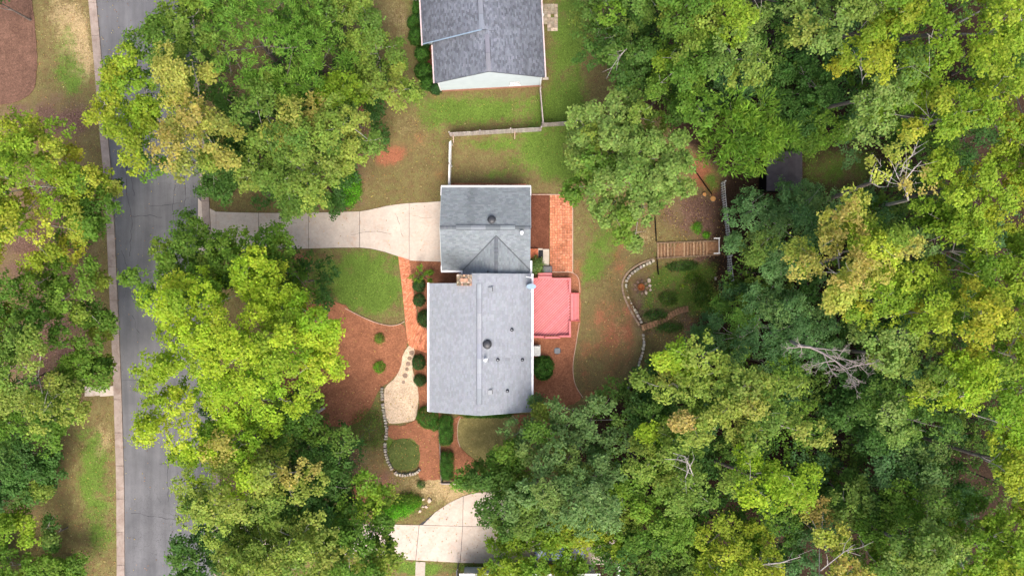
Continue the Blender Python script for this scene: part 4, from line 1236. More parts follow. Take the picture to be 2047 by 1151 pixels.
for i in range(3):           # east steps
    z = ZD - .02 - .17 * (i + 0); xs = dx1 + .07 + i * .27
    for k in range(2):
        mb = MB(); mb.cur = jc((1.1, 1.08, 1.08), .06); mb.box((xs + .06 + k * .125, (yA + yB) / 2, z - .02), (.105, yA - yB - .1, .04)); mb.build('tread', 'deck_stain', deck, vcol=True)
    mb = MB(); mb.cur = (.6, .5, .5); mb.box((xs + .01, (yA + yB) / 2, z - .12), (.02, yA - yB - .1, .14)); mb.build('riser', 'deck_stain', deck, vcol=True)
for yy in (yA - .0, yB + .0):
    mb = MB(); mb.cur = (.85, .6, .6); mb.bar((dx1 + .05, yy, ZD - .12), (dx1 + .86, yy, ZD - .4), .06, .3); mb.build('stringer', 'deck_stain', deck, vcol=True)
for i in range(2):           # north steps
    z = ZD - .02 - .19 * i
    for k in range(2):
        mb = MB(); mb.cur = jc((1.1, 1.08, 1.08), .06); q0 = P(1075.5, 0, z)[0]; q1 = P(1103.5, 0, z)[0]
        mb.box(((q0 + q1) / 2, dy1 + .07 + i * .28 + k * .14, z - .02), (q1 - q0, .13, .04)); mb.build('tread', 'deck_stain', deck, vcol=True)

# outdoor unit, drain cover, log, stumps, rocks
ac = empty('air_conditioner', P(1070, 701), 'pale grey outdoor air conditioner box beside the wall just below the deck', 'air conditioner')
c0 = P(1071, 701.5, .8)
mb = MB()
def rbox(mb, cx, cy, w, d, z0, z1, r=.06):
    pts = []
    for (sx_, sy_, a0) in ((1, -1, -90), (1, 1, 0), (-1, 1, 90), (-1, -1, 180)):
        for k in range(4):
            t = R(a0 + 30 * k); pts.append((cx + sx_ * (w / 2 - r) + r * math.cos(t), cy + sy_ * (d / 2 - r) + r * math.sin(t)))
    mb.prism(pts, z0, z1)
rbox(mb, c0[0], c0[1], .78, .84, .08, .78); mb.build('casing', 'grey_metal', ac)
mb = MB(); rbox(mb, c0[0], c0[1], .82, .88, .78, .84, .09); mb.build('lid', 'ac_paint', ac)
mb = MB(); mb.lathe((c0[0], c0[1], .842), [(.06, 0), (.06, .012)], 12)
for r_ in (.12, .18, .24, .30): 
    for k in range(20):
        a_, b_ = 2 * math.pi * k / 20, 2 * math.pi * (k + 1) / 20
        mb.bar((c0[0] + r_ * math.cos(a_), c0[1] + r_ * math.sin(a_), .848), (c0[0] + r_ * math.cos(b_), c0[1] + r_ * math.sin(b_), .848), .012, .012)
mb.build('fan_grille', 'ac_paint', ac)
mb = MB(); rbox(mb, c0[0], c0[1], .95, 1.0, 0.0, .08); mb.build('pad', 'walk_concrete', ac)
dc = empty('drain_cover', P(1114, 701), 'round grey green metal cover set in red mulch below the deck', 'cover')
mb = MB(); q = P(1114, 701); mb.lathe((q[0], q[1], .0), [(.32, 0), (.32, .05), (.3, .06)], 14); mb.build('rim', 'dark_metal', dc)
mb = MB()
for k in range(7): mb.bar((q[0] - .25, q[1] - .21 + k * .07, .07), (q[0] + .25, q[1] - .21 + k * .07, .07), .035, .02)
mb.build('slats', 'grey_metal', dc)
lg = empty('fallen_log', (*P(632, 824)[:2], 0), 'bleached grey fallen log lying in red mulch under bright tree', 'log')
a = P(596, 846, .16); b = P(649, 814, .16)
mb = MB(); mb.tube([a, tuple((Vector(a) * .5 + Vector(b) * .5) + Vector((0.03, .02, .02))), b], [.2, .18, .15], 9); mb.build('trunk', 'bark_pale', lg, smooth=False)
def stump(px, py, r_, label):
    q = PG(px, py); o = empty('tree_stump', q, label, 'stump', 'fresh cut stumps on the slope')
    mb = MB(); mb.lathe(q, [(r_ * 1.25, -.1), (r_, .08), (r_ * .97, .2)], 11); mb.build('bark', 'bark', o)
    mb = MB(); mb.lathe((q[0], q[1], q[2] + .2), [(r_ * .93, 0), (r_ * .9, .02)], 11); mb.build('cut_face', 'cut_wood', o)
stump(1407, 389, .2, 'smaller orange fresh cut stump at the left end of the pair')
stump(1424, 398, .28, 'larger orange fresh cut stump nearest the white picket fence')
for (a_, b_, s_, lab) in ((846, 997, .3, 'flat pale rock at upper left of white rock cluster'), (858.5, 999, .42, 'largest cream rock at the top of the cluster by second driveway'), (845, 1012, .24, 'small pale rock at left of cluster by second driveway'),
                          (852, 1012, .32, 'rounded white rock in the middle of the cluster'), (840, 1021, .26, 'lowest white rock of cluster above second driveway'),
                          (1297, 561, .42, 'large pale pinkish rock on the bank beside rusty fire pit'), (1299, 571, .34, 'flat pale rock below large pink one near fire pit'), (1300, 579, .28, 'small pale rock beside flat rock near fire pit'),
                          (1291, 585, .3, 'lowest mossy rock on the bank near fire pit'), (1430, 556, .3, 'dark rough rock in weeds near lower picket fence')):
    q = PG(a_, b_); mb = MB(); mb.cur = jc((1, 1, 1), .12, .04); mb.stone((q[0], q[1], q[2] - .05), (s_, s_ * .75, s_ * .6), random.uniform(0, 3), jit=.25)
    o = mb.build('rock', 'pale_rock' if a_ < 1420 else 'wall_stone', vcol=True); set_props(o, lab, 'rock', 'loose rocks in the yards')
fp = empty('fire_pit', PG(1281, 574), 'rusty orange fire bowl in a ring of rubble behind retaining wall', 'fire pit')
q = PG(1281, 574)
mb = MB(); mb.lathe(q, [(.16, 0), (.3, .16), (.33, .2), (.29, .2), (.12, .06), (.02, .05)], 14); mb.build('bowl', 'rusty_iron', fp)
for k in range(9):
    t = k / 9 * 6.283; mb = MB(); mb.cur = jc((.55, .42, .36), .3)
    mb.stone((q[0] + .6 * math.cos(t), q[1] + .55 * math.sin(t), gh(q[0] + .6 * math.cos(t), q[1]) - .03), (.24, .2, .15), t, .3); mb.build('stone', 'wall_stone', fp, vcol=True)

# ------------------------------------------------------------------ neighbour house (top)
nb = empty('neighbour_house', (*P(975, 90)[:2], 0), 'neighbour house with mottled dark grey roof and pale blue gable wall', 'house')
NR_ = R(3.0)
NO = Vector(P(1080.5, 172.5, 0))
ex = Vector((-math.cos(NR_), -math.sin(NR_), 0)); ey = Vector((-math.sin(NR_), math.cos(NR_), 0))    # ex runs west along the gable, ey north
def NL(u, v, z=0): return tuple(NO + ex * u + ey * v + Vector((0, 0, z)))
NW_, NZ = 9.05, 2.75
NP = math.atan(.50); ncp, nsp = math.cos(NP), math.sin(NP)
ov = .28
runA = (NW_ + 2 * ov) / 2; slA = runA / ncp
NC = (.125, .138, .165)
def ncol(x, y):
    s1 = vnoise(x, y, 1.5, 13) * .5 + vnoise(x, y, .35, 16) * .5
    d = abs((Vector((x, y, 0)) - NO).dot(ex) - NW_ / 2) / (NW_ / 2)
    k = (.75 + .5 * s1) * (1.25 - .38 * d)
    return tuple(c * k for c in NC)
tv = -ey
LA = 3.55
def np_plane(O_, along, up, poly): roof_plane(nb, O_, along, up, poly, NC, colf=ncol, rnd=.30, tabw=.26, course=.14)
# south section
y0_ = -.06
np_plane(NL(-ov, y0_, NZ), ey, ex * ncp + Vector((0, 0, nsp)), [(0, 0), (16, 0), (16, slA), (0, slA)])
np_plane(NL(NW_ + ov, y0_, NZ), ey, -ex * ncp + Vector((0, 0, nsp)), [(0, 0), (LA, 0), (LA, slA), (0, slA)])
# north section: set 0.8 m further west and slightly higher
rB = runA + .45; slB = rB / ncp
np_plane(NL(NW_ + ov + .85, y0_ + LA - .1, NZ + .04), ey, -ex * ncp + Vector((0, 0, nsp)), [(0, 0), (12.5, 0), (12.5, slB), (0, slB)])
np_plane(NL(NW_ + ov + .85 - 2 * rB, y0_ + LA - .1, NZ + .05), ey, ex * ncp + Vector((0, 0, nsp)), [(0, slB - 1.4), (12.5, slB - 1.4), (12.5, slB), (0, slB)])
zA = NZ + runA * math.tan(NP); zB = NZ + .04 + rB * math.tan(NP)
def npart(mb, name, mat, **kw): return mb.build(name, mat, nb, **kw)
mb = MB(); mb.bar(NL(NW_ + ov + .87, y0_ + LA - .13, NZ + .0), NL(NW_ + ov + .85 - rB, y0_ + LA - .13, zB - .02), .05, .14); npart(mb, 'rake_board', 'blue_grey_paint')
def nridge(A_, B_, w, step, colr, name, h):
    A_ = Vector(A_); B_ = Vector(B_); n = max(1, int((B_ - A_).length / step)); d = (B_ - A_) / n; u = d.normalized(); side = Vector((-u.y, u.x, 0))
    for i in range(n):
        mb = MB(); mb.cur = jc(colr, .12); a_ = A_ + d * i; b_ = a_ + d * .98
        hv = Vector((0, 0, h)); dr = Vector((0, 0, -w * math.tan(NP))); lo = Vector((0, 0, -h + .01))
        r = [side * -w + dr + hv, hv, side * w + dr + hv]
        for k in range(2): mb.quad(a_ + r[k], a_ + r[k + 1], b_ + r[k + 1], b_ + r[k])
        for k in (0, 2): mb.quad(a_ + r[k], b_ + r[k], b_ + r[k] + lo, a_ + r[k] + lo)
        npart(mb, name, 'shingle', vcol=True)
nridge(NL(NW_ / 2, y0_, zA), NL(NW_ / 2, LA - .5, zA), .19, 1.2, (.22, .225, .26), 'ridge_vent', .08)
nridge(NL(NW_ + ov + .85 - rB, LA - .2, zB), NL(NW_ + ov + .85 - rB, 15, zB), .2, 1.2, (.20, .22, .26), 'ridge_vent', .09)
for s_, zz, uu, v0, v1 in ((-1, zA, NW_ / 2, .8, LA - .9), (1, zA, NW_ / 2, .8, LA - .9), (-1, zB, NW_ + ov + .85 - rB, LA + .6, 15), (1, zB, NW_ + ov + .85 - rB, LA + .6, 15)):
    mb = MB(); mb.cur = (.05, .055, .065); mb.bar(NL(uu + s_ * .215, v0, zz - .07), NL(uu + s_ * .215, v1, zz - .07), .03, .05); npart(mb, 'vent_flange', 'shingle', vcol=True)
# walls: clapboards as separate lapped boards on the gable we look down on
mb = MB()
mb.prism([NL(0, .02)[:2], NL(NW_, .02)[:2], NL(NW_, LA + .6)[:2], NL(0, LA + .6)[:2]], .38, NZ - .02)
mb.prism([NL(0, LA + .6)[:2], NL(NW_ + .85, LA + .6)[:2], NL(NW_ + .85, 15.4)[:2], NL(0, 15.4)[:2]], .38, NZ - .02)
tri = [NL(0, .03, NZ - .1), NL(NW_, .03, NZ - .1), NL(NW_ / 2, .03, zA - .2)]; mb.quad(*tri)
npart(mb, 'wall', 'siding')
z = .42; bh = .19
while z < zA - .25:
    lim0 = 0.0; lim1 = NW_
    if z > NZ - .1:
        t = (z - NZ + .1) / (zA - .2 - NZ + .1); lim0 = NW_ / 2 * t; lim1 = NW_ - lim0
    if lim1 - lim0 < .3: break
    mb = MB(); n0 = 0
    a0, a1 = NL(lim0, -.025, z), NL(lim1, -.025, z); t2 = min(z + bh, zA - .25)
    l2 = lim0 + (0.36 * bh * 1.0 if z > NZ - .1 else 0)
    b0, b1 = NL(l2, .012, t2), NL(NW_ - l2 if z > NZ - .1 else lim1, .012, t2)
    mb.quad(a0, a1, b1, b0); mb.quad(NL(lim0, .02, z), NL(lim1, .02, z), a1, a0)
    npart(mb, 'clapboard', 'siding'); z += bh - .012
mb = MB(); mb.prism([NL(-.03, -.04)[:2], NL(NW_ + .03, -.04)[:2], NL(NW_ + .03, 15.4)[:2], NL(-.03, 15.4)[:2]], -.2, .38); npart(mb, 'foundation', 'foundation_brick')
for uu in (0.04, NW_ - .04):
    mb = MB(); mb.bar(NL(uu, -.04, .4), NL(uu, -.04, NZ + .02), .1, .1, up=(1, 0, 0)); npart(mb, 'corner_board', 'white_paint')
wu = 2.35
mb = MB()
for (du, dz, w_, h_) in ((-.40, 0, .07, .80), (.40, 0, .07, .80), (0, .40, .86, .07), (0, -.40, .86, .07), (0, 0, .72, .04)):
    mb.bar(NL(wu + du - w_ / 2, -.10, 1.45 + dz), NL(wu + du + w_ / 2, -.10, 1.45 + dz), .05, h_)
wo = npart(mb, 'window', 'white_paint')
mb = MB(); mb.quad(NL(wu - .36, -.075, 1.1), NL(wu + .36, -.075, 1.1), NL(wu + .36, -.075, 1.82), NL(wu - .36, -.075, 1.82)); mb.build('pane', 'glass_dark', wo)
mb = MB(); mb.bar(NL(wu - .5, -.11, 1.0), NL(wu + .5, -.11, 1.0), .10, .05); mb.build('sill', 'white_paint', wo)
def ngut(A_, B_):
    mb = MB(); A_ = Vector(A_); B_ = Vector(B_)
    mb.bar(A_, B_, .11, .10); npart(mb, 'gutter', 'pale_gutter')
simple('pale_gutter', (.62, .52, .50), (.5, .38, .36), 5.0, rough=.6)
ngut(NL(-ov - .06, y0_, NZ - .03), NL(-ov - .06, 15.5, NZ - .03)); ngut(NL(NW_ + ov + .06, y0_, NZ - .03), NL(NW_ + ov + .06, LA - .3, NZ - .03)); ngut(NL(NW_ + ov + .91, LA - .3, NZ + .01), NL(NW_ + ov + .91, 15.5, NZ + .01))
# slab patio behind the neighbour: separate slabs
sp_ = empty('slab_patio', P(1098, 35), kind='structure')
for i in range(5):
    for j in range(8):
        if (i < 2 and j > 5) or (random.random() < .08): continue
        q = P(1083.5 + i * 7.0, 12 + j * 6.8)
        mb = MB(); mb.cur = jc((1.35, 1.25, 1.15) if random.random() < .5 else (.9, .85, .75), .2, .04)
        mb.box((q[0], q[1], .02), (.3, .285, .07 + random.uniform(-.01, .01)), NR_ + random.gauss(0, .03), bottom=False); mb.build('paving_slab', 'wall_stone', sp_, vcol=True)
mb = MB(); q = P(1084, 32.5); mb.lathe((q[0], q[1], .05), [(.13, 0), (.16, .28), (.13, .28), (.12, .2)], 12); o = mb.build('flower_pot', 'white_paint'); set_props(o, 'small white pot standing on slab patio beside neighbour house', 'pot')
mb = MB(); q = P(1092, 157, .3); mb.bar((q[0] - .35, q[1], .2), (q[0] + .2, q[1] + .03, .15), .22, .1); o = mb.build('splash_block', 'walk_concrete'); set_props(o, 'grey concrete splash block at lower right corner of neighbour house', 'splash block')
mb = MB(); mb.prism([P(820, -30)[:2], P(836, -30)[:2], P(836, 3)[:2], P(818, 0)[:2]], -.05, .05); o = mb.build('path', 'walk_concrete', kind='structure')

# lower neighbour: only its roof edge enters the frame at the bottom
n2 = empty('lower_neighbour_house', (*P(985, 1240)[:2], 0), 'house whose white gutter just enters the bottom edge beyond second driveway', 'house')
zE = 2.6
ax0, ay1 = P(918, 1147.5, zE)[:2]; ax1 = P(1200, 1147, zE)[0]
mb = MB(); mb.bar((ax0, ay1, zE - .04), (ax1, ay1, zE - .04), .14, .12); mb.build('gutter', 'white_paint', n2)
roof_plane(n2, (ax0, ay1 - .07, zE), (1, 0, 0), (0, -cp, sp), [(0, 0), (ax1 - ax0, 0), (ax1 - ax0, 4), (0, 4)], (.16, .17, .19))
mb = MB(); mb.prism([(ax0 + .3, ay1 - 8), (ax1 - .3, ay1 - 8), (ax1 - .3, ay1 - .4), (ax0 + .3, ay1 - .4)], -.1, zE - .02); mb.build('wall', 'siding', n2)

# parked car glimpsed through leaves on the lower drive
car = empty('parked_car', P(1120, 1093), 'dark blue car mostly hidden under leaves at the second driveway', 'car')
def car_body():
    q = P(1118, 1092); cx, cy = q[0], q[1]
    prof = [(-2.2, .35), (-2.2, .75), (-2.0, .9), (-1.3, .98), (-.75, 1.42), (.9, 1.45), (1.6, 1.0), (2.1, .95), (2.25, .7), (2.25, .35)]
    mb = MB()
    w = [.82, .86, .88, .88, .66, .66, .86, .84, .82, .80]
    rows = [[(cx + x, cy - ww, z) for (x, z), ww in zip(prof, w)], [(cx + x, cy + ww, z) for (x, z), ww in zip(prof, w)]]
    for i in range(len(prof) - 1): mb.quad(rows[0][i], rows[0][i + 1], rows[1][i + 1], rows[1][i])
    for r_ in rows: mb.quad(*r_)
    bd = mb.build('body', 'car_paint', car)
    for (xa, xb, za, zb) in ((-1.25, -.8, 1.01, 1.4), (.98, 1.55, 1.42, 1.05)):
        mb = MB(); mb.quad((cx + xa, cy - .6, za + .03), (cx + xb, cy - .55, zb + .03), (cx + xb, cy + .55, zb + .03), (cx + xa, cy + .6, za + .03)); mb.build('windscreen', 'glass_dark', car)
    for x in (-1.4, 1.4):
        for y in (-.8, .8):
            mb = MB(); mb.tube([(cx + x, cy + y - .1, .33), (cx + x, cy + y + .1, .33)], .33, 14); wh = mb.build('wheel', 'rubber_mat', car)
            mb = MB(); mb.tube([(cx + x, cy + y - .11, .33), (cx + x, cy + y + .11, .33)], .18, 10); mb.build('rim', 'grey_metal', wh)
    for y in (-.6, .6):
        mb = MB(); mb.box((cx - 2.21, cy + y, .68), (.04, .3, .14)); mb.build('headlight', 'bright_metal', car)
car_body()

# shed with a flat dark roof in the wood
sh = empty('shed', PG(1570, 342), 'small shed with flat dark grey roof in shade between wood trees', 'shed')
q = PG(1570, 342); zb = q[2]
c = P(1568, 342, zb + 2.3); 
for i in range(5):
    mb = MB(); mb.cur = jc((1, 1, 1), .08); mb.box((c[0] - 1.3 + i * .65, c[1], zb + 2.3), (.64, 3.6, .05)); mb.build('roof_panel', 'shed_roof', sh, vcol=True)
mb = MB(); mb.box((c[0], c[1], zb + 1.1), (2.9, 3.2, 2.3)); mb.build('wall', 'weathered_wood2' if 'weathered_wood2' in MATS else 'grey_fence', sh)

# ------------------------------------------------------------------ vegetation
def lin(*a): return np.array([srgb(*c) for c in a])
# leaf colours (reflectance) with weights; whole sprays lean to one of them
PAL = {
    'gold':    ([(.33, .30, .085), (.37, .28, .10), (.24, .27, .06), (.17, .23, .05)], [.38, .24, .24, .14]),
    'lime':    ([(.30, .36, .035), (.36, .38, .045), (.21, .30, .03), (.14, .22, .03)], [.4, .25, .22, .13]),
    'olive':   ([(.245, .28, .065), (.28, .28, .075), (.16, .215, .05), (.11, .17, .04)], [.36, .18, .28, .18]),
    'fresh':   ([(.14, .235, .045), (.175, .26, .05), (.095, .17, .035), (.20, .25, .06)], [.4, .25, .25, .1]),
    'green':   ([(.115, .19, .032), (.155, .225, .04), (.075, .135, .028), (.21, .235, .045)], [.4, .25, .22, .13]),
    'mid':     ([(.10, .165, .04), (.13, .19, .045), (.065, .12, .032), (.17, .20, .05)], [.4, .2, .28, .12]),
    'deep':    ([(.065, .130, .038), (.085, .155, .042), (.048, .100, .032), (.11, .165, .045)], [.4, .25, .25, .1]),
    'blue':    ([(.11, .19, .085), (.14, .22, .10), (.08, .15, .068), (.155, .21, .075)], [.4, .25, .25, .1]),
    'silver':  ([(.135, .20, .08), (.18, .245, .11), (.085, .145, .05), (.19, .22, .06)], [.35, .25, .25, .15]),
    'pale':    ([(.19, .25, .075), (.24, .29, .10), (.13, .19, .05), (.20, .23, .05)], [.35, .25, .25, .15]),
    'yellowgreen': ([(.22, .285, .035), (.27, .31, .04), (.14, .215, .03), (.33, .30, .04)], [.38, .22, .25, .15]),
    'autumn':  ([(.38, .34, .09), (.40, .27, .12), (.26, .30, .06), (.38, .20, .11), (.32, .34, .07)], [.28, .2, .24, .1, .18]),
    'red':     ([(.36, .11, .10), (.40, .17, .11)], [.6, .4]),
    'amber':   ([(.42, .37, .07), (.34, .31, .06)], [.5, .5]),
    'cedar':   ([(.15, .235, .035), (.19, .27, .04), (.10, .175, .03)], [.4, .3, .3]),
    'boxwood': ([(.040, .090, .034), (.055, .115, .042), (.030, .066, .026)], [.4, .3, .3]),
    'hedge':   ([(.060, .135, .028), (.085, .170, .034), (.042, .095, .022)], [.4, .3, .3]),
    'bright':  ([(.12, .30, .025), (.16, .36, .03), (.08, .21, .02)], [.4, .3, .3]),
}
def pick(pal, n, rng):
    cols, w = PAL[pal]; cols = np.array(cols) * np.array([1.10, 1.28, .98]); w = np.array(w) / sum(w)
    return cols[rng.choice(len(cols), n, p=w)]

def leaves(cen, nrm, l, w, rng, spread=1.0):
    """kite shaped leaves at cen with facing nrm; returns verts, faces"""
    n = len(cen)
    nrm = nrm / (np.linalg.norm(nrm, axis=1, keepdims=True) + 1e-9)
    t = rng.normal(size=(n, 3)); u = np.cross(nrm, t); u /= (np.linalg.norm(u, axis=1, keepdims=True) + 1e-9)
    v = np.cross(nrm, u)
    s = rng.uniform(.7, 1.3, (n, 1))
    L_ = l * s; W_ = w * s
    droop = nrm * (-.12 * L_)
    q = np.stack([cen - u * L_ * .5 + droop, cen + v * W_ * .5 + u * L_ * .06, cen + u * L_ * .5 + droop, cen - v * W_ * .5 + u * L_ * .06], 1)
    return q.reshape(-1, 3), np.arange(n * 4).reshape(n, 4)

def needles(cen, dirv, l, w, rng):
    n = len(cen)
    u = dirv / (np.linalg.norm(dirv, axis=1, keepdims=True) + 1e-9)
    t = rng.normal(size=(n, 3)) * .4 + np.array([0, 0, 1.0]); v = np.cross(u, t); v /= (np.linalg.norm(v, axis=1, keepdims=True) + 1e-9)
    s = rng.uniform(.7, 1.3, (n, 1))
    q = np.stack([cen, cen + u * l * s * .4 + v * w * .5, cen + u * l * s, cen + u * l * s * .4 - v * w * .5], 1)
    return q.reshape(-1, 3), np.arange(n * 4).reshape(n, 4)

def poisson(poly, sp, rng, margin=0.0, tries=9000):
    lo = poly.min(0); hi = poly.max(0)
    area = np.prod(hi - lo)
    k = int(area / sp ** 2 * 9) + 30
    c_ = rng.uniform(lo, hi, (k, 2)); c_ = c_[poly_sd(c_, poly) > margin]
    keep = []
    for q in c_:
        if all((q[0] - r[0]) ** 2 + (q[1] - r[1]) ** 2 > sp * sp for r in keep): keep.append(q)
    return np.array(keep) if keep else poly.mean(0, keepdims=True)

def tubes_np(paths, sides=5):
    V = []; F = []; base = 0
    for pts, rad in paths:
        pts = np.asarray(pts, float); m = len(pts)
        d = np.gradient(pts, axis=0); d /= (np.linalg.norm(d, axis=1, keepdims=True) + 1e-9)
        ref = np.where(np.abs(d[:, 2:3]) < .9, np.array([[0, 0, 1.0]]), np.array([[1.0, 0, 0]]))
        u = np.cross(d, ref); u /= np.linalg.norm(u, axis=1, keepdims=True); w = np.cross(d, u)
        t = np.arange(sides) * 2 * np.pi / sides
        ring = pts[:, None] + (u[:, None] * np.cos(t)[None, :, None] + w[:, None] * np.sin(t)[None, :, None]) * np.asarray(rad)[:, None, None]
        V.append(ring.reshape(-1, 3))
        i = np.arange(m - 1)[:, None] * sides; k = np.arange(sides)[None]; k2 = (k + 1) % sides
        F.append((np.stack([i + k, i + k2, i + sides + k2, i + sides + k], -1).reshape(-1, 4)) + base)
        base += m * sides
    return np.concatenate(V), np.concatenate(F)

NLEAF = 0
TREE_OUTLINES = []
def tree(poly_px, ztop, depth, pal, label, name='broadleaf_tree', sp=1.25, leaf=(.20, .145), tufts=23, per=24, kind='leaf', base=None, group=None, seed=None,
         bare=0.25, zb=None, dense=1.0, bark='bark_pale', accents=(), second=.8, gap=.35, lobe=3.1, tuft_r=.17, cat='tree', grain=.12, margin=.32):
    global NLEAF
    rng = np.random.default_rng(seed if seed is not None else abs(hash(str(poly_px))) % 2**31 if False else int(sum(a * 7 + b * 13 for a, b in poly_px)) % 2**31)
    zmid = ztop - depth * .45
    TREE_OUTLINES.append(np.array(poly_px, float))
    poly = np.array([P(a, b2, zmid)[:2] for a, b2 in poly_px])
    cen = poly.mean(0)
    lobes = poisson(poly, lobe, rng, margin=.35)
    ci = poisson(poly, sp, rng, margin=margin)
    sdv = poly_sd(ci, poly)
    dl = np.min(np.linalg.norm(ci[:, None] - lobes[None], axis=2), axis=1)
    keep = ~((dl > lobe * .50) & (rng.random(len(ci)) < gap * .6) & (sdv > .8))
    ci = ci[keep]; sdv = sdv[keep]; dl = dl[keep]
    dm = min(max(sdv.max(), 1.0), 5.5)
    t = np.clip(sdv / dm, 0, 1)
    dome = ztop - depth * (1 - np.sqrt(np.clip(1 - (1 - t) ** 2, 0, 1)))
    lobeh = rng.normal(0, .5, len(lobes)) if len(lobes) > 2 else np.zeros(len(lobes))
    li = np.argmin(np.linalg.norm(ci[:, None] - lobes[None], axis=2), axis=1)
    z = dome + lobeh[li] + .9 * (1 - (dl / (lobe * .55)) ** 2) * (lobe / 3.1) + rng.normal(0, .22, len(ci)) - .5
    C1 = np.column_stack([ci, z])
    # lower storey of sprays
    m2 = rng.random(len(ci)) < second
    C2 = C1[m2].copy(); C2[:, :2] += rng.normal(0, sp * .5, (len(C2), 2)); C2[:, 2] -= rng.uniform(1.0, 2.8, len(C2)) * min(1, depth / 4)
    C2 = C2[poly_sd(C2[:, :2], poly) > .2] if len(C2) else C2
    C = np.concatenate([C1, C2]); lob = np.concatenate([li, np.full(len(C2), -1)])
    gz = gh(*cen)
    C[:, 2] = np.maximum(C[:, 2], gz + .5)
    rc = rng.uniform(.6, 1.25, len(C)) * sp * .76
    rad = C[:, :2] - cen + rng.normal(0, 1.0, (len(C), 2)); rad = rad / (np.linalg.norm(rad, axis=1, keepdims=True) + 1e-6)
    stretch = rng.uniform(0, .75, len(C))
    ccol = pick(pal, len(C), rng)
    lcol = pick(pal, len(lobes), rng)
    ccol = ccol * .55 + np.where(lob[:, None] >= 0, lcol[np.clip(lob, 0, None)], ccol) * .45
    for (ax_, ay_, ar_, ap_) in accents:
        q = np.array(P(ax_, ay_, ztop - .8)[:2]); hit = np.linalg.norm(C[:, :2] - q, axis=1) < ar_ * .85
        mx_ = .35 if ap_ in ('amber',) else .15
        ccol[hit] = pick(ap_, int(hit.sum()), rng) * (1 - mx_) + ccol[hit] * mx_
    nt_ = int(tufts * dense)
    K = len(C) * nt_
    dirs = rng.normal(size=(K, 3)); dirs[:, 2] = np.abs(dirs[:, 2]) * .9 - .12; dirs /= np.linalg.norm(dirs, axis=1, keepdims=True)
    rr = np.repeat(rc, nt_)[:, None] * rng.uniform(.45, 1.08, (K, 1)) ** .7
    T = np.repeat(C, nt_, 0) + dirs * rr * np.array([1, 1, .72])
    rd = np.repeat(rad, nt_, 0); al = (dirs[:, :2] * rd).sum(1) * rr[:, 0] * np.repeat(stretch, nt_)
    T[:, :2] += rd * al[:, None]; T[:, 2] -= .18 * np.abs(al)
    tcol = np.repeat(ccol, nt_, 0) * rng.lognormal(0, .12, (K, 1))
    n = K * per
    off = rng.normal(0, tuft_r, (n, 3)) * np.array([1, 1, .7])
    Lc = np.repeat(T, per, 0) + off
    dd = np.repeat(dirs, per, 0)
    if kind == 'leaf':
        nr = dd * .55 + np.array([0, 0, .75]) + rng.normal(0, .34, (n, 3))
        V, F = leaves(Lc, nr, leaf[0], leaf[1], rng)
    else:
        V, F = needles(Lc, dd * 1.0 + rng.normal(0, .55, (n, 3)) + np.array([0, 0, .15]), leaf[0], leaf[1], rng)
    col = np.repeat(tcol, per, 0) * rng.lognormal(0, grain, (n, 1)) * (1 + rng.normal(0, .05, (n, 3)))
    col = np.clip(col, .01, .75)
    NLEAF += n
    # wood: a trunk, limbs to the lobes, branches to the sprays
    bx, by = (P(*base)[:2] if base else cen)
    bz = gh(bx, by)
    crown_base = max(ztop - depth * 1.35, bz + (ztop - bz) * .28)
    hgt = ztop - bz
    r0 = .0085 * hgt + .05
    fork = np.array([bx + (cen[0] - bx) * .6, by + (cen[1] - by) * .6, crown_base])
    top = np.array([cen[0], cen[1], ztop - .35 * depth - .6])
    paths = []
    trunk_pts = np.array([[bx, by, bz - .15], [bx + (fork[0] - bx) * .35, by + (fork[1] - by) * .35, bz + (crown_base - bz) * .5], fork, (fork + top) / 2 + rng.normal(0, .15, 3), top])
    tv, tf = tubes_np([(trunk_pts, [r0 * 1.15, r0 * .9, r0 * .75, r0 * .42, r0 * .12])], 7)
    lpos = []
    for i, q in enumerate(lobes):
        m_ = li == i
        zz = C1[m_, 2].mean() if m_.any() else ztop - depth * .6
        e = np.array([q[0], q[1], zz - .25]); s_ = fork + (top - fork) * rng.uniform(0, .45)
        mid = s_ * .45 + e * .55 + np.array([0, 0, -.25]) + rng.normal(0, .2, 3)
        paths.append(([s_, mid, e], [r0 * .38, r0 * .25, r0 * .10])); lpos.append((s_, mid, e))
    for j in range(len(C1)):
        if rng.random() < .55 + bare * .4:
            s_, mid, e = lpos[li[j]]
            f = rng.uniform(.25, .9); a_ = mid + (e - mid) * f
            tip = C1[j] + np.array([0, 0, rng.uniform(-.1, .35) + .25 * (rng.random() < bare)])
            tip = tip + (tip - a_) * np.array([.12, .12, 0]) * rng.random()
            md = (a_ + tip) / 2 + rng.normal(0, .12, 3)
            paths.append(([a_, md, tip], [r0 * .11 + .008, .022, .008]))
            for _ in range(2):
                t2 = md + (tip - md) * rng.uniform(.1, .8); e2 = t2 + rng.normal(0, .45, 3) * np.array([1, 1, .3]) + np.array([0, 0, .25])
                paths.append(([t2, (t2 + e2) / 2 + rng.normal(0, .05, 3), e2], [.016, .011, .005]))
    bv, bf = tubes_np(paths, 4) if paths else (None, None)
    ro = empty(name, (bx, by, bz), label, cat, group)
    def child(nm, V_, F_, mat, fc=None):
        me = np_mesh(nm, V_ - np.array([bx, by, bz]), F_, mat, fc, smooth=False)
        o = bpy.data.objects.new(nm, me); link(o, ro); return o
    child('trunk', tv, tf, 'bark')
    if bv is not None: child('branches', bv, bf, bark)
    child('crown', V, F, 'leaf', col)
    return ro

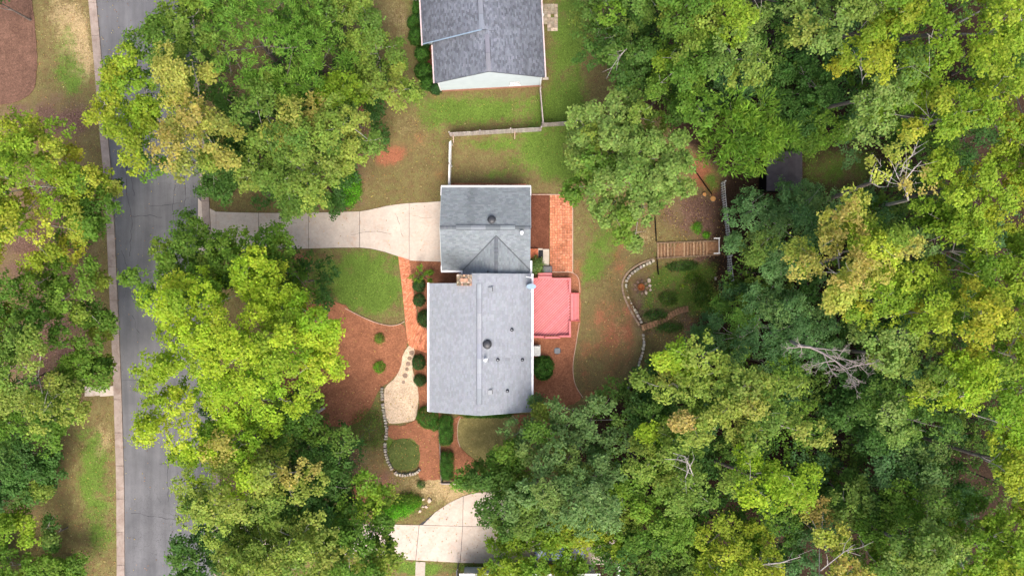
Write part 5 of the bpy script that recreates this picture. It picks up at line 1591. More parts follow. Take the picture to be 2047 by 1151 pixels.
# ---- trees, west side beyond the street
tree([(-60, 250), (20, 232), (60, 240), (118, 248), (145, 285), (140, 330), (165, 340), (150, 380), (110, 400), (120, 470), (60, 540), (-60, 540)], 12, 4.5, 'yellowgreen',
     'yellow green tree at left edge just below the pinkish straw bed', base=(150, 400), bare=.5, accents=[(110, 320, 1.2, 'amber'), (40, 470, 1.0, 'amber')])
tree([(140, 330), (195, 330), (215, 350), (238, 420), (228, 450), (232, 470), (210, 476), (150, 480), (110, 500), (100, 450), (120, 400), (130, 360)], 8.5, 3.5, 'green',
     'green tree with amber tufts overhanging the kerb, above left side path', base=(170, 430), bare=.4, margin=.55, gap=.15, accents=[(157, 448, .9, 'amber'), (230, 435, 1.1, 'amber'), (235, 395, .8, 'olive'), (195, 480, .5, 'amber'), (212, 380, .8, 'gold')])
tree([(-60, 530), (20, 520), (70, 525), (115, 560), (150, 540), (155, 500), (185, 510), (205, 540), (190, 580), (215, 600), (235, 640), (200, 680), (160, 690), (110, 690), (70, 720), (-60, 720)], 11, 4.5, 'green',
     'dull green tree at left edge halfway down, ragged towards the kerb', base=(120, 600), bare=.4, margin=.65, gap=.15, accents=[(195, 520, .8, 'amber'), (215, 585, .9, 'amber'), (170, 690, .4, 'amber')])
tree([(-60, 700), (40, 650), (100, 660), (120, 700), (110, 760), (150, 780), (150, 830), (70, 850), (50, 820), (-60, 830)], 12.5, 4, 'olive',
     'olive yellow tree at left edge level with the small side path', base=(120, 740), bare=.6, accents=[(115, 760, .7, 'amber')])
tree([(120, 690), (170, 690), (225, 710), (250, 750), (262, 790), (215, 782), (180, 775), (170, 800), (160, 850), (145, 890), (90, 870), (60, 880), (-60, 880), (-60, 830), (70, 840), (120, 800), (110, 740)], 9, 3.8, 'green',
     'green tree whose ragged tips reach over kerb at the side path', base=(130, 780), bare=.4, margin=.45, gap=.15)
tree([(-60, 880), (40, 870), (95, 890), (118, 920), (118, 950), (100, 985), (60, 1000), (-60, 1020)], 4.5, 2.5, 'deep', 'low dark green glossy tree in bottom left below the olive one', base=(60, 950), sp=1.1, bare=.1, accents=[(90, 970, 1.0, 'pale')])
tree([(-60, 1020), (40, 1016), (80, 1040), (95, 1070), (60, 1090), (-60, 1100)], 4, 2, 'yellowgreen', 'low yellow green bushy tree near bottom left corner', base=(30, 1055), sp=1.1, bare=.1)
tree([(-60, 1095), (60, 1100), (110, 1120), (160, 1100), (165, 1140), (150, 1190), (-60, 1190)], 3.2, 1.8, 'green', 'bright low tree in bottom left corner with amber tips', base=(60, 1140), sp=1.1, bare=.1, accents=[(60, 1110, .8, 'amber'), (20, 1130, .6, 'amber')])
tree([(90, 1040), (125, 1035), (130, 1080), (100, 1110), (85, 1080)], 2.5, 1.2, 'mid', 'thin scrubby sapling among litter near bottom left corner', 'sapling', sp=.9, bare=.8, second=.2)
tree([(-50, -40), (5, -40), (8, 8), (4, 28), (-50, 30)], 6, 3, 'deep', 'dark green tree just touching the top left corner', sp=1.1)

# ---- trees between street and house, upper group
tree([(275, 60), (300, 28), (345, -10), (430, -60), (470, -40), (455, 30), (430, 70), (415, 105), (370, 100), (330, 120), (290, 108)], 12, 4, 'green',
     'green tree leaning over the street at the top, dotted rusty', base=(440, 60), accents=[(370, 60, 1.2, 'olive'), (330, 85, .9, 'olive')])
tree([(420, 90), (415, 50), (450, 10), (500, -40), (590, -50), (625, 0), (622, 70), (618, 110), (590, 130), (560, 160), (520, 155), (500, 185), (455, 165), (425, 130)], 15, 4.5, 'fresh',
     'bright fresh green pine with fine needles near the top', 'pine_tree', kind='needle', leaf=(.30, .085), sp=1.15, per=22, tufts=18, tuft_r=.12, base=(560, 130), gap=.2, bark='bark')
tree([(560, 150), (600, 120), (640, 100), (690, 60), (700, 110), (690, 170), (640, 200), (600, 215), (565, 195)], 11, 3.5, 'fresh',
     'lower fine needled pine to the right of the bright pine', 'pine_tree', kind='needle', leaf=(.30, .085), sp=1.15, per=20, tufts=17, base=(650, 170), gap=.5, bark='bark')
tree([(590, -50), (690, -60), (740, -10), (755, 20), (765, 70), (720, 90), (690, 75), (650, 95), (625, 60), (620, 0)], 10, 3.5, 'olive',
     'dull olive tree at top edge right of the bright pine', base=(690, 60), bare=.5)
tree([(700, 80), (740, 60), (800, 80), (815, 120), (825, 165), (838, 185), (790, 205), (745, 205), (700, 190), (690, 140)], 8.5, 3.5, 'olive',
     'dull olive tree standing beside row of clipped bushes of neighbour house', base=(750, 160), bare=.4)
tree([(182, 150), (215, 115), (245, 112), (262, 98), (300, 105), (310, 150), (300, 200), (320, 260), (300, 320), (265, 335), (240, 300), (215, 270), (180, 222), (200, 185)], 12, 4, 'yellowgreen',
     'yellow green tree reaching across street almost to far kerb', base=(400, 220), accents=[(215, 150, .8, 'olive')], lobe=2.8)
tree([(300, 125), (345, 105), (395, 115), (430, 140), (455, 190), (455, 260), (440, 310), (420, 360), (405, 372), (380, 355), (330, 345), (320, 300), (320, 250), (310, 190)], 14.5, 4.5, 'gold',
     'golden turning tree standing highest beside the street at upper left', base=(450, 280), accents=[(345, 200, 1.3, 'autumn'), (400, 180, 1.3, 'autumn')], lobe=3.3)
tree([(270, 290), (320, 290), (335, 340), (320, 355), (290, 350), (272, 330)], 8, 2.5, 'green', 'lower green tree under left flank of the golden tree, over the street', base=(420, 330))
tree([(500, 160), (530, 150), (560, 170), (575, 200), (560, 250), (575, 300), (530, 310), (490, 300), (485, 240), (495, 200)], 13, 4, 'olive',
     'narrow olive yellow tree just below the bright pine', base=(580, 260))
tree([(655, 150), (700, 160), (715, 190), (705, 220), (690, 245), (660, 250), (650, 200)], 10, 3, 'yellowgreen', 'small yellow green tree between pines and the olive oak', base=(680, 240))
tree([(540, 235), (590, 215), (640, 215), (700, 215), (725, 230), (775, 265), (788, 288), (750, 305), (715, 315), (690, 330), (680, 350), (655, 360), (645, 400), (610, 410), (580, 425), (540, 415), (530, 400), (555, 370), (560, 330), (535, 300)], 13, 4.5, 'olive',
     'broad olive gold oak hanging over the upper side of the driveway', 'oak_tree', base=(690, 320), bare=.6, accents=[(600, 240, 1.4, 'gold'), (730, 260, 1.0, 'pale'), (560, 270, .8, 'gold')], lobe=3.3)
tree([(455, 300), (500, 310), (540, 310), (545, 360), (520, 400), (490, 385), (470, 350)], 9.5, 3, 'olive', 'small yellowish tree above left part of the driveway', base=(540, 390), bare=.7, accents=[(500, 385, .5, 'amber')])
tree([(390, 340), (440, 330), (480, 350), (500, 380), (500, 402), (450, 400), (420, 395), (400, 380)], 5.5, 2.5, 'deep', 'low dark green tree in shade where driveway meets the street', base=(460, 390))
tree([(440, 180), (490, 200), (500, 300), (455, 320), (440, 260)], 8, 2.5, 'deep', 'dark green understorey tree between golden tree and narrow olive tree', base=(500, 300))
tree([(590, 180), (650, 190), (660, 215), (600, 225)], 7, 2.5, 'deep', 'dark green understorey tree in gap below the lower pine', base=(650, 250))

# ---- trees between street and house, middle and lower groups
tree([(250, 580), (262, 540), (300, 530), (310, 500), (345, 490), (362, 455), (360, 440), (378, 432), (400, 435), (430, 466), (445, 466), (455, 458), (480, 462), (500, 458), (530, 468), (545, 460), (574, 466), (584, 484), (575, 500), (540, 530), (500, 560), (460, 590), (380, 600), (300, 610)], 9, 3.8, 'green',
     'mid green tree spreading over both driveway mouth and street', base=(480, 540), lobe=2.6, sp=1.2, bare=.4, margin=.2, gap=.2)
tree([(560, 490), (610, 520), (625, 560), (640, 590), (600, 620), (550, 610), (540, 560), (530, 520)], 8, 3.2, 'green', 'green tree at left edge of the front lawn, behind the lime one', base=(610, 590))
tree([(500, 505), (530, 500), (545, 535), (580, 560), (600, 590), (585, 640), (540, 640), (500, 600), (480, 560), (490, 530)], 12, 3.5, 'lime', 'upright lime yellow tree rising between mid green and big lime trees', base=(570, 610))
tree([(245, 620), (248, 600), (280, 585), (300, 560), (340, 560), (400, 560), (470, 575), (540, 590), (590, 600), (640, 590), (672, 610), (690, 640), (690, 660), (675, 690), (650, 700), (680, 740), (640, 755), (610, 790), (590, 830), (540, 830), (500, 800), (440, 830), (400, 870), (390, 905), (340, 890), (310, 870), (265, 880), (258, 850), (305, 800), (275, 760), (285, 725), (300, 700), (285, 660), (325, 650), (350, 640), (300, 635)], 15, 5, 'lime',
     'huge lime yellow maple with lobed crown in front of the house', 'maple_tree', base=(577, 680), lobe=3.4, sp=1.25, gap=.3, bare=.3, margin=.1)
tree([(350, 900), (420, 850), (480, 820), (540, 830), (540, 870), (500, 900), (480, 930), (420, 940), (390, 935)], 11.5, 3.5, 'lime', 'lime tree forming lower tip of yellow group, over the street', base=(560, 850), accents=[(440, 900, 1.0, 'gold')])
tree([(560, 800), (620, 790), (632, 815), (650, 860), (640, 880), (590, 890), (540, 870), (530, 840)], 8, 3, 'green', 'green tree with thin crown beside the fallen grey log', base=(620, 840))
tree([(360, 965), (390, 940), (430, 935), (450, 905), (510, 900), (560, 905), (590, 920), (635, 945), (640, 965), (610, 990), (575, 1000), (540, 1010), (520, 1040), (460, 1060), (430, 1075), (400, 1055), (375, 1030), (355, 1005)], 13, 4.5, 'olive',
     'wide golden olive tree beside the street in lower left', base=(560, 960), bare=.6, accents=[(470, 960, 1.4, 'lime'), (590, 950, 1.0, 'gold')])
tree([(350, 1075), (385, 1050), (430, 1070), (440, 1110), (425, 1180), (330, 1180), (335, 1120)], 8, 3.5, 'deep', 'dark green tree beside the street at bottom edge', base=(470, 1110), accents=[(360, 1130, 1.2, 'mid')])
tree([(430, 1080), (470, 1060), (530, 1045), (590, 1040), (640, 1040), (680, 1060), (690, 1110), (660, 1190), (430, 1190)], 12, 4, 'olive', 'olive tree with exposed grey limbs at bottom edge, left of second driveway', base=(600, 1080), bare=1.0)
tree([(600, 890), (640, 860), (690, 850), (720, 870), (715, 930), (720, 960), (690, 985), (660, 1000), (620, 985), (640, 950)], 8, 3.5, 'deep', 'dark green fine leaved tree left of the mound and low stone wall', base=(680, 930), leaf=(.20, .11), accents=[(680, 880, 1.1, 'mid')])
tree([(575, 985), (640, 970), (690, 990), (700, 1040), (660, 1060), (600, 1050), (565, 1020)], 9, 3, 'deep', 'shaded dark green tree in the middle of lower left woods', base=(650, 1010))
tree([(690, 985), (700, 960), (725, 945), (745, 950), (768, 965), (762, 1000), (770, 1030), (790, 1075), (800, 1110), (780, 1150), (770, 1190), (690, 1190), (660, 1130), (670, 1060), (690, 1020)], 10.5, 4, 'green',
     'bright green tree overhanging left end of second driveway', base=(760, 1060), accents=[(730, 990, 1.2, 'yellowgreen')])

tree([(440, 1040), (520, 1030), (620, 1035), (690, 1045), (700, 1090), (680, 1125), (560, 1130), (450, 1125)], 7, 2.8, 'mid', 'dull green tree hiding the street end of second driveway', base=(560, 1020), gap=.0, margin=.05, second=1.0, dense=1.25)
# ---- right hand side: the wood, from top to bottom
tree([(1180, -60), (1290, -60), (1320, 10), (1290, 70), (1330, 120), (1300, 170), (1260, 185), (1225, 160), (1200, 165), (1190, 120), (1180, 80), (1165, 30), (1160, -20)], 10, 4.5, 'mid',
     'mixed green tree at top beside neighbour back lawn', base=(1240, 80), bare=.5, accents=[(1235, 40, 1.0, 'yellowgreen'), (1195, 140, .6, 'gold')])
tree([(1290, -60), (1430, -60), (1425, 30), (1440, 100), (1430, 180), (1420, 235), (1370, 250), (1330, 200), (1300, 165), (1310, 100), (1295, 30)], 11.5, 4.5, 'green',
     'dense green tree at top between the mixed tree and pale oak', base=(1350, 100), accents=[(1340, 100, 1.0, 'yellowgreen')])
tree([(1390, -60), (1460, -60), (1480, 0), (1505, 40), (1512, 80), (1470, 75), (1430, 60), (1400, 40)], 13.5, 3.5, 'yellowgreen', 'yellow tinged tree at top edge above the pale oak', base=(1400, 50), accents=[(1420, 20, 1.6, 'olive')])
tree([(1415, 110), (1450, 75), (1500, 80), (1520, 75), (1540, 110), (1535, 150), (1500, 160), (1475, 165), (1440, 150), (1410, 140)], 13, 3.5, 'pale', 'pale yellow green oak with ragged lower edge near the top', 'oak_tree', base=(1420, 140), bare=.7)
tree([(1480, -60), (1600, -60), (1625, -10), (1610, 25), (1570, 40), (1530, 45), (1500, 30)], 12, 3.5, 'pale', 'pale dusty green tree crossing the top edge', base=(1480, 20))
tree([(1148, 235), (1175, 205), (1200, 200), (1245, 155), (1270, 170), (1300, 190), (1330, 210), (1345, 235), (1375, 260), (1388, 295), (1380, 330), (1390, 360), (1370, 385), (1340, 390), (1315, 420), (1308, 450), (1285, 470), (1280, 500), (1240, 500), (1220, 480), (1215, 445), (1195, 430), (1165, 415), (1150, 385), (1140, 340), (1155, 300), (1145, 270)], 10.5, 4.5, 'pale',
     'large round pale green tree overhanging right side of brick patio', base=(1275, 350), sp=1.15, leaf=(.24, .17), lobe=2.8, gap=.3, bare=.5, accents=[(1260, 450, 1.6, 'green'), (1200, 330, 1.6, 'green'), (1160, 380, 1.2, 'green')])
tree([(1410, 240), (1440, 195), (1475, 215), (1520, 185), (1540, 200), (1525, 240), (1560, 240), (1600, 265), (1560, 300), (1555, 330), (1525, 330), (1515, 350), (1480, 362), (1460, 356), (1440, 362), (1420, 338), (1405, 315), (1415, 290)], 9.5, 4.5, 'cedar',
     'feathery bright green cedar beside the red soil path', 'cedar_tree', kind='needle', leaf=(.46, .11), sp=1.1, per=16, tufts=15, tuft_r=.2, gap=.4, bare=.6, bark='bark', lobe=2.2)
tree([(1520, 100), (1600, 90), (1670, 130), (1700, 180), (1690, 230), (1640, 245), (1600, 260), (1560, 230), (1535, 180)], 6.5, 3, 'deep', 'shaded dark green tree right of the feathery cedar', base=(1580, 190))
tree([(1600, 220), (1680, 215), (1700, 260), (1690, 285), (1640, 300), (1600, 310), (1570, 290)], 5.5, 2.5, 'green', 'dim green low tree just above the shady grass clearing', base=(1620, 260))
tree([(1590, 60), (1625, 25), (1650, 30), (1680, -60), (1740, -60), (1735, 0), (1730, 40), (1700, 60), (1700, 90), (1660, 110), (1640, 115), (1625, 105), (1592, 108)], 15, 4, 'pale', 'tall pale tree at top whose left tip hangs over darkness', base=(1550, 80), accents=[(1610, 70, .9, 'olive')])
tree([(1720, -60), (1830, -60), (1825, 0), (1810, 40), (1815, 70), (1795, 110), (1740, 190), (1700, 190), (1670, 140), (1700, 90), (1735, 50)], 16, 4.5, 'yellowgreen', 'tall yellow green tree at top, second from the top right corner', base=(1600, 100), lobe=3.2, gap=.7)
tree([(1820, -60), (2110, -60), (2110, 60), (2040, 90), (2000, 130), (1960, 150), (1910, 155), (1870, 140), (1840, 110), (1825, 60), (1830, 0)], 17, 5, 'yellowgreen', 'tall yellow green tree filling the top right corner', base=(1720, 100), lobe=3.5, gap=.7, sp=1.5)
tree([(1690, 220), (1700, 190), (1740, 190), (1770, 120), (1800, 110), (1815, 150), (1820, 190), (1780, 200), (1760, 230), (1745, 265), (1710, 285), (1692, 265)], 14.5, 4, 'pale', 'pale leafy tree hanging over top of the dark clearing', base=(1600, 230), gap=.5)
tree([(1780, 200), (1850, 165), (1900, 170), (1950, 180), (1965, 210), (1950, 240), (1935, 270), (1885, 280), (1860, 260), (1820, 270), (1790, 250)], 15, 4, 'yellowgreen', 'bright tree with exposed white branches above clearing, right side', base=(1700, 260), bare=1.0, accents=[(1850, 255, .5, 'amber')])
tree([(1960, 170), (2000, 130), (2110, 100), (2110, 330), (2060, 330), (2020, 290), (1975, 270), (1965, 220)], 15.5, 4.5, 'yellowgreen', 'yellowish green tree at right edge, second tree down', base=(1780, 260), bare=.5, accents=[(2020, 260, 1.5, 'yellowgreen')])
tree([(1850, 320), (1880, 302), (1920, 315), (1950, 330), (1990, 300), (2110, 300), (2110, 470), (2040, 440), (1990, 440), (1960, 420), (1900, 430), (1890, 380), (1855, 345)], 14, 4.5, 'yellowgreen', 'bright yellow green tree at right edge level with picket fence top', base=(1780, 400), gap=.65)
tree([(1840, 470), (1850, 420), (1895, 400), (1950, 420), (2000, 450), (2110, 470), (2110, 620), (2000, 600), (1960, 560), (1900, 550), (1860, 520)], 13, 4.5, 'yellowgreen', 'green tree at right edge below level of timber steps', base=(1760, 510), accents=[(1900, 480, 1.2, 'silver')])
tree([(1468, 408), (1490, 390), (1540, 392), (1570, 382), (1610, 362), (1625, 375), (1690, 378), (1710, 400), (1690, 450), (1650, 480), (1620, 540), (1560, 560), (1500, 548), (1474, 520), (1450, 498), (1470, 450)], 7.5, 3.5, 'blue',
     'blue green dense tree beside the white picket fence', leaf=(.17, .10), per=26, tufts=22, sp=1.15, gap=.12, tuft_r=.15, lobe=2.6, base=(1540, 460), bare=.1, accents=[(1520, 500, 1.1, 'olive')])
tree([(1405, 655), (1425, 622), (1440, 595), (1482, 570), (1560, 560), (1600, 590), (1660, 600), (1690, 660), (1680, 720), (1600, 740), (1540, 740), (1480, 730), (1440, 710), (1410, 695), (1395, 670)], 6.5, 3.5, 'blue',
     'second blue green tree, below the end of the picket fence', leaf=(.17, .10), per=26, tufts=22, sp=1.15, gap=.12, tuft_r=.15, lobe=2.6, base=(1520, 650), bare=.1, accents=[(1470, 620, 1.6, 'fresh'), (1520, 700, 1.6, 'fresh')])
tree([(1700, 345), (1715, 320), (1760, 320), (1800, 280), (1835, 285), (1840, 310), (1850, 350), (1845, 380), (1810, 395), (1780, 370), (1750, 385), (1720, 380), (1700, 365)], 15.5, 3.5, 'autumn',
     'sparse orange tinted tree with bare white limbs at the clearing edge', base=(1600, 420), bare=1.0, second=.15, gap=.75, sp=1.5, tufts=10, lobe=2.4)
tree([(1605, 490), (1640, 455), (1665, 440), (1660, 400), (1700, 385), (1730, 390), (1740, 430), (1770, 440), (1810, 460), (1825, 500), (1790, 520), (1760, 530), (1750, 560), (1740, 580), (1700, 600), (1670, 620), (1640, 600), (1635, 560), (1600, 530)], 15.5, 4.5, 'autumn',
     'large golden orange tree right of the blue green tree', base=(1580, 540), bare=.9, lobe=2.9, accents=[(1780, 480, 1.5, 'lime'), (1650, 480, 1.3, 'gold')])
tree([(1740, 560), (1800, 530), (1850, 530), (1870, 560), (1880, 600), (1870, 640), (1830, 660), (1780, 650), (1720, 650), (1700, 620)], 13.5, 4, 'yellowgreen', 'green leafy tree right of the golden orange one', base=(1640, 600))
tree([(1870, 560), (1940, 560), (2000, 600), (2110, 620), (2110, 760), (2040, 740), (2000, 740), (1960, 720), (1890, 700), (1870, 640)], 15, 4.5, 'yellowgreen', 'yellow green tree at right edge level with the dead tree', base=(1720, 660), gap=.6)
tree([(1730, 660), (1790, 660), (1830, 680), (1830, 720), (1790, 730), (1770, 760), (1735, 720)], 12, 3.5, 'pale', 'pale green tree just right of the bare dead tree', base=(1660, 700))
tree([(1855, 760), (1890, 720), (1950, 720), (2000, 750), (2110, 760), (2110, 880), (2040, 890), (1990, 850), (1930, 830), (1900, 815), (1870, 800)], 15, 4.5, 'lime', 'bright yellow tree at right edge low down', base=(1700, 780), gap=.65, accents=[(1900, 770, 1.5, 'olive')])
tree([(1730, 790), (1770, 770), (1830, 790), (1870, 810), (1875, 850), (1840, 870), (1790, 865), (1750, 870), (1730, 830)], 11, 3.5, 'mid', 'mid green tree below pale one, in lower right wood', base=(1650, 820), accents=[(1790, 840, 1.3, 'pale')])
tree([(1680, 740), (1740, 730), (1760, 780), (1740, 830), (1760, 880), (1730, 920), (1690, 880), (1670, 800)], 7, 3.5, 'deep', 'shaded deep green tree below the bare dead tree', base=(1640, 790))
tree([(1272, 735), (1300, 700), (1312, 668), (1330, 680), (1375, 668), (1410, 680), (1425, 700), (1450, 740), (1430, 760), (1460, 780), (1450, 810), (1400, 830), (1360, 830), (1345, 800), (1310, 790), (1280, 770)], 12, 4, 'olive',
     'yellowish tree touching lower right corner of the back lawn', base=(1330, 740), bare=.8, lobe=2.6, accents=[(1340, 720, 1.6, 'lime')])
tree([(1450, 760), (1480, 730), (1510, 740), (1520, 770), (1545, 760), (1575, 755), (1610, 765), (1605, 795), (1570, 810), (1600, 830), (1640, 860), (1650, 880), (1605, 880), (1570, 850), (1530, 870), (1540, 900), (1500, 900), (1460, 890), (1400, 890), (1350, 850), (1330, 825), (1400, 820), (1450, 800)], 13.5, 4, 'olive',
     'yellow tree with coral red patch in the middle of right hand wood', base=(1400, 800), bare=.9, lobe=2.6, gap=.6, accents=[(1418, 866, .7, 'red'), (1365, 840, .6, 'autumn'), (1500, 810, 1.4, 'gold'), (1480, 880, 1.2, 'gold')])
tree([(1240, 905), (1280, 880), (1330, 850), (1350, 870), (1400, 890), (1420, 920), (1380, 930), (1400, 970), (1440, 990), (1400, 1030), (1360, 1020), (1320, 1000), (1290, 960), (1250, 940)], 11.5, 4, 'olive',
     'yellow olive tree left of the long grey limbs, lower middle right', base=(1290, 890), bare=.9, lobe=2.6)
tree([(1420, 920), (1470, 900), (1530, 910), (1560, 950), (1580, 940), (1650, 915), (1655, 935), (1630, 950), (1600, 960), (1610, 990), (1632, 1000), (1590, 1020), (1530, 1010), (1480, 1030), (1440, 1020), (1430, 970)], 13, 4, 'lime',
     'bright yellow tree spreading right above the bottom wood', base=(1380, 900), bare=.5, lobe=2.8, accents=[(1460, 950, 1.5, 'olive')])
tree([(1790, 900), (1850, 880), (1880, 910), (1870, 960), (1820, 970), (1770, 960), (1730, 950), (1720, 920)], 8.5, 3.5, 'blue', 'blue green glossy tree in lower right wood', base=(1660, 870), accents=[(1830, 930, 1.0, 'deep')])
tree([(1980, 880), (2040, 880), (2110, 880), (2110, 1010), (2030, 1000), (1985, 960), (1970, 920)], 14, 4, 'yellowgreen', 'vivid green tree at right edge above bottom corner', base=(1800, 860))
tree([(1640, 970), (1680, 950), (1740, 960), (1790, 980), (1780, 1030), (1720, 1040), (1660, 1020), (1630, 1000)], 7, 3, 'mid', 'dim green tree in lower right wood above the twisted bare one', base=(1600, 930))
tree([(1790, 990), (1850, 960), (1900, 980), (1960, 1000), (1970, 1040), (1940, 1060), (1880, 1060), (1820, 1060), (1780, 1040)], 10, 3.5, 'green', 'green tree in lower right wood, second up from corner', base=(1700, 940), accents=[(1860, 990, .8, 'pale')])
tree([(1780, 1060), (1830, 1040), (1900, 1060), (1940, 1080), (1900, 1120), (1870, 1140), (1880, 1190), (1800, 1190), (1790, 1120), (1770, 1090)], 13, 4, 'pale', 'pale yellowish tree at bottom edge, in lower right', base=(1660, 1000), accents=[(1820, 1080, 1.3, 'olive')])
tree([(1940, 1060), (1990, 1020), (2110, 1010), (2110, 1190), (1890, 1190), (1900, 1130)], 13, 4, 'yellowgreen', 'yellow green tree filling the bottom right corner', base=(1760, 1000))
tree([(1620, 1010), (1660, 1020), (1700, 1040), (1690, 1090), (1730, 1110), (1720, 1190), (1620, 1190), (1640, 1120), (1600, 1060)], 10, 3.5, 'autumn', 'sparse orange flecked tree at bottom edge with curved bare limbs', base=(1560, 1000), bare=1.0, second=.2, gap=.7, lobe=2.4)
tree([(1400, 1050), (1450, 1030), (1500, 1050), (1560, 1070), (1580, 1120), (1540, 1190), (1390, 1190), (1410, 1110)], 9.5, 3.5, 'yellowgreen', 'yellow green tree at bottom edge right of middle', base=(1420, 1030), bare=.6, accents=[(1560, 1140, .5, 'amber')])
tree([(1700, 1020), (1760, 1010), (1800, 1060), (1790, 1130), (1780, 1190), (1720, 1190), (1730, 1110), (1700, 1080)], 7.5, 3, 'green', 'shaded green tree at bottom edge between sparse orange and pale trees', base=(1640, 1000))
tree([(1040, 835), (1060, 805), (1110, 795), (1150, 800), (1180, 790), (1230, 780), (1290, 790), (1330, 810), (1340, 850), (1300, 880), (1250, 910), (1200, 920), (1150, 910), (1090, 880), (1040, 890), (1028, 860)], 7, 3.5, 'silver',
     'grey green tree against lower right corner of the house', leaf=(.23, .12), base=(1150, 840), sp=1.2, gap=.35, lobe=2.5, accents=[(1250, 820, 2.0, 'mid'), (1070, 840, 1.2, 'green')])
tree([(1040, 900), (1090, 885), (1150, 910), (1210, 920), (1240, 950), (1240, 1000), (1220, 1050), (1170, 1060), (1120, 1060), (1070, 1030), (1030, 980), (1030, 940)], 10.5, 4, 'silver',
     'silvery green willowy tree, highest at lower middle', leaf=(.27, .11), base=(1120, 940), sp=1.2, gap=.35, lobe=2.5)
tree([(930, 955), (960, 940), (985, 935), (1020, 930), (1045, 960), (1080, 1010), (1080, 1060), (1030, 1070), (990, 1060), (975, 1040), (950, 1010), (945, 985)], 7.5, 3.2, 'mid',
     'green tree overhanging right half of second driveway', base=(1030, 990), sp=1.15, gap=.2, bare=.3, margin=.12, accents=[(1020, 1000, 1.0, 'silver')])
tree([(908, 960), (918, 938), (945, 935), (955, 955), (945, 985), (920, 985)], 4, 2, 'fresh', 'small light green tree at end of hedges above second driveway', base=(935, 960), sp=.9, tufts=11)
tree([(1005, 895), (1040, 880), (1050, 910), (1040, 950), (1000, 940), (985, 920)], 6, 2.8, 'green', 'green tree at lower tip of the curved side lawn', base=(1020, 910), sp=1.0)
tree([(1080, 1020), (1140, 1010), (1230, 1040), (1260, 1090), (1240, 1110), (1160, 1100), (1090, 1090), (1060, 1060)], 5.5, 2.8, 'yellowgreen', 'low yellow green tree covering parked blue car and drive end', base=(1180, 1080), sp=1.15, gap=.4, bare=.5, accents=[(1150, 1070, .8, 'silver')])
tree([(980, 1130), (1000, 1090), (1040, 1075), (1080, 1060), (1130, 1060), (1130, 1100), (1170, 1130), (1200, 1190), (960, 1190)], 7, 3, 'yellowgreen', 'yellow green tree at bottom edge over right of second driveway', base=(1050, 1120), sp=1.15, gap=.2, bare=.3, margin=.12)
tree([(1230, 960), (1290, 960), (1340, 1000), (1380, 1030), (1390, 1080), (1350, 1110), (1300, 1100), (1250, 1080), (1220, 1050)], 9, 3.5, 'green', 'green tree with yellow spray between willowy tree and bottom wood', base=(1270, 1000), accents=[(1260, 1010, 1.4, 'cedar')])
tree([(1250, 1090), (1320, 1100), (1400, 1100), (1400, 1190), (1240, 1190)], 7, 3, 'mid', 'dim green tree at bottom edge just right of white fence', base=(1310, 1120))
tree([(1300, 820), (1340, 830), (1370, 870), (1330, 870), (1290, 900), (1260, 880)], 9, 3, 'mid', 'shaded green tree wedged left of coral red patch', base=(1290, 830), accents=[(1310, 860, 1.0, 'lime')])

# ---- low shaded trees that fill the wood between the tall crowns
rng_u = np.random.default_rng(5)
under = []
for gy_ in range(-20, 1190, 68):
    for gx_ in range(1230, 2080, 72):
        ux = gx_ + rng_u.uniform(-24, 24) + (36 if (gy_ // 68) % 2 else 0); uy = gy_ + rng_u.uniform(-22, 22)
        edge_ = float(np.interp(uy, [0, 200, 230, 380, 560, 620, 700, 760, 860, 960, 1151], [1230, 1250, 1440, 1530, 1530, 1450, 1420, 1350, 1160, 1130, 1220]))
        if ux < edge_ or (1560 < ux < 1770 and 255 < uy < 400) or (1550 < ux < 1640 and 300 < uy < 420): continue
        under.append((ux, uy, 55))
for (ux, uy) in [(330, 90), (400, 140), (470, 60), (520, 20), (560, 90), (600, 60), (650, 130), (680, 60), (720, 150), (620, 200), (560, 240), (600, 300), (640, 350), (520, 340), (580, 370), (700, 230), (480, 260), (440, 330), (500, 130), (540, 180), (760, 110),
                 (440, 860), (520, 900), (470, 960), (540, 1000), (600, 1010), (470, 1070), (560, 1090), (640, 1110), (610, 940), (500, 1130), (660, 1040), (560, 860), (600, 560), (60, 620), (40, 700), (30, 400), (70, 340), (90, 800), (30, 820), (60, 560)]:
    under.append((ux, uy, 50))
PROTO = {'right': [], 'left': []}
def copy_thing(src, loc, rz):
    r = src.copy(); COL.objects.link(r); r.location = loc; r.rotation_euler = (0, 0, rz)
    for ch in src.children:
        c = ch.copy(); COL.objects.link(c); c.parent = r
    return r
NT_ = len(TREE_OUTLINES)
under = [u_ for u_ in under if not any(poly_sd(np.array([[u_[0], u_[1]]], float), q_)[0] > 30 for q_ in TREE_OUTLINES[:NT_])]
TONES = {'right': ['deep green', 'mid green', 'deep green', 'blue green', 'mid green', 'deep green', 'fresh green'], 'left': ['deep green', 'mid green', 'deep green']}
def under_label(side, k, ux, uy):
    if side == 'right':
        row = 'top' if uy < 250 else ('level with the clearing' if uy < 470 else ('below the golden tree' if uy < 690 else ('around the dead tree' if uy < 880 else 'near the bottom')))
        w_ = 'of the outer wood' if ux > 1720 else 'of the inner wood'
    else:
        row = 'near the top' if uy < 420 else 'near the bottom' if uy > 840 else 'half way down'
        w_ = 'beyond the street' if ux < 200 else 'between street and house'
    l_ = 'low shaded %s tree under taller crowns, %s %s' % (TONES[side][k], row, w_)
    return l_, 'understorey trees: ' + l_[11:]
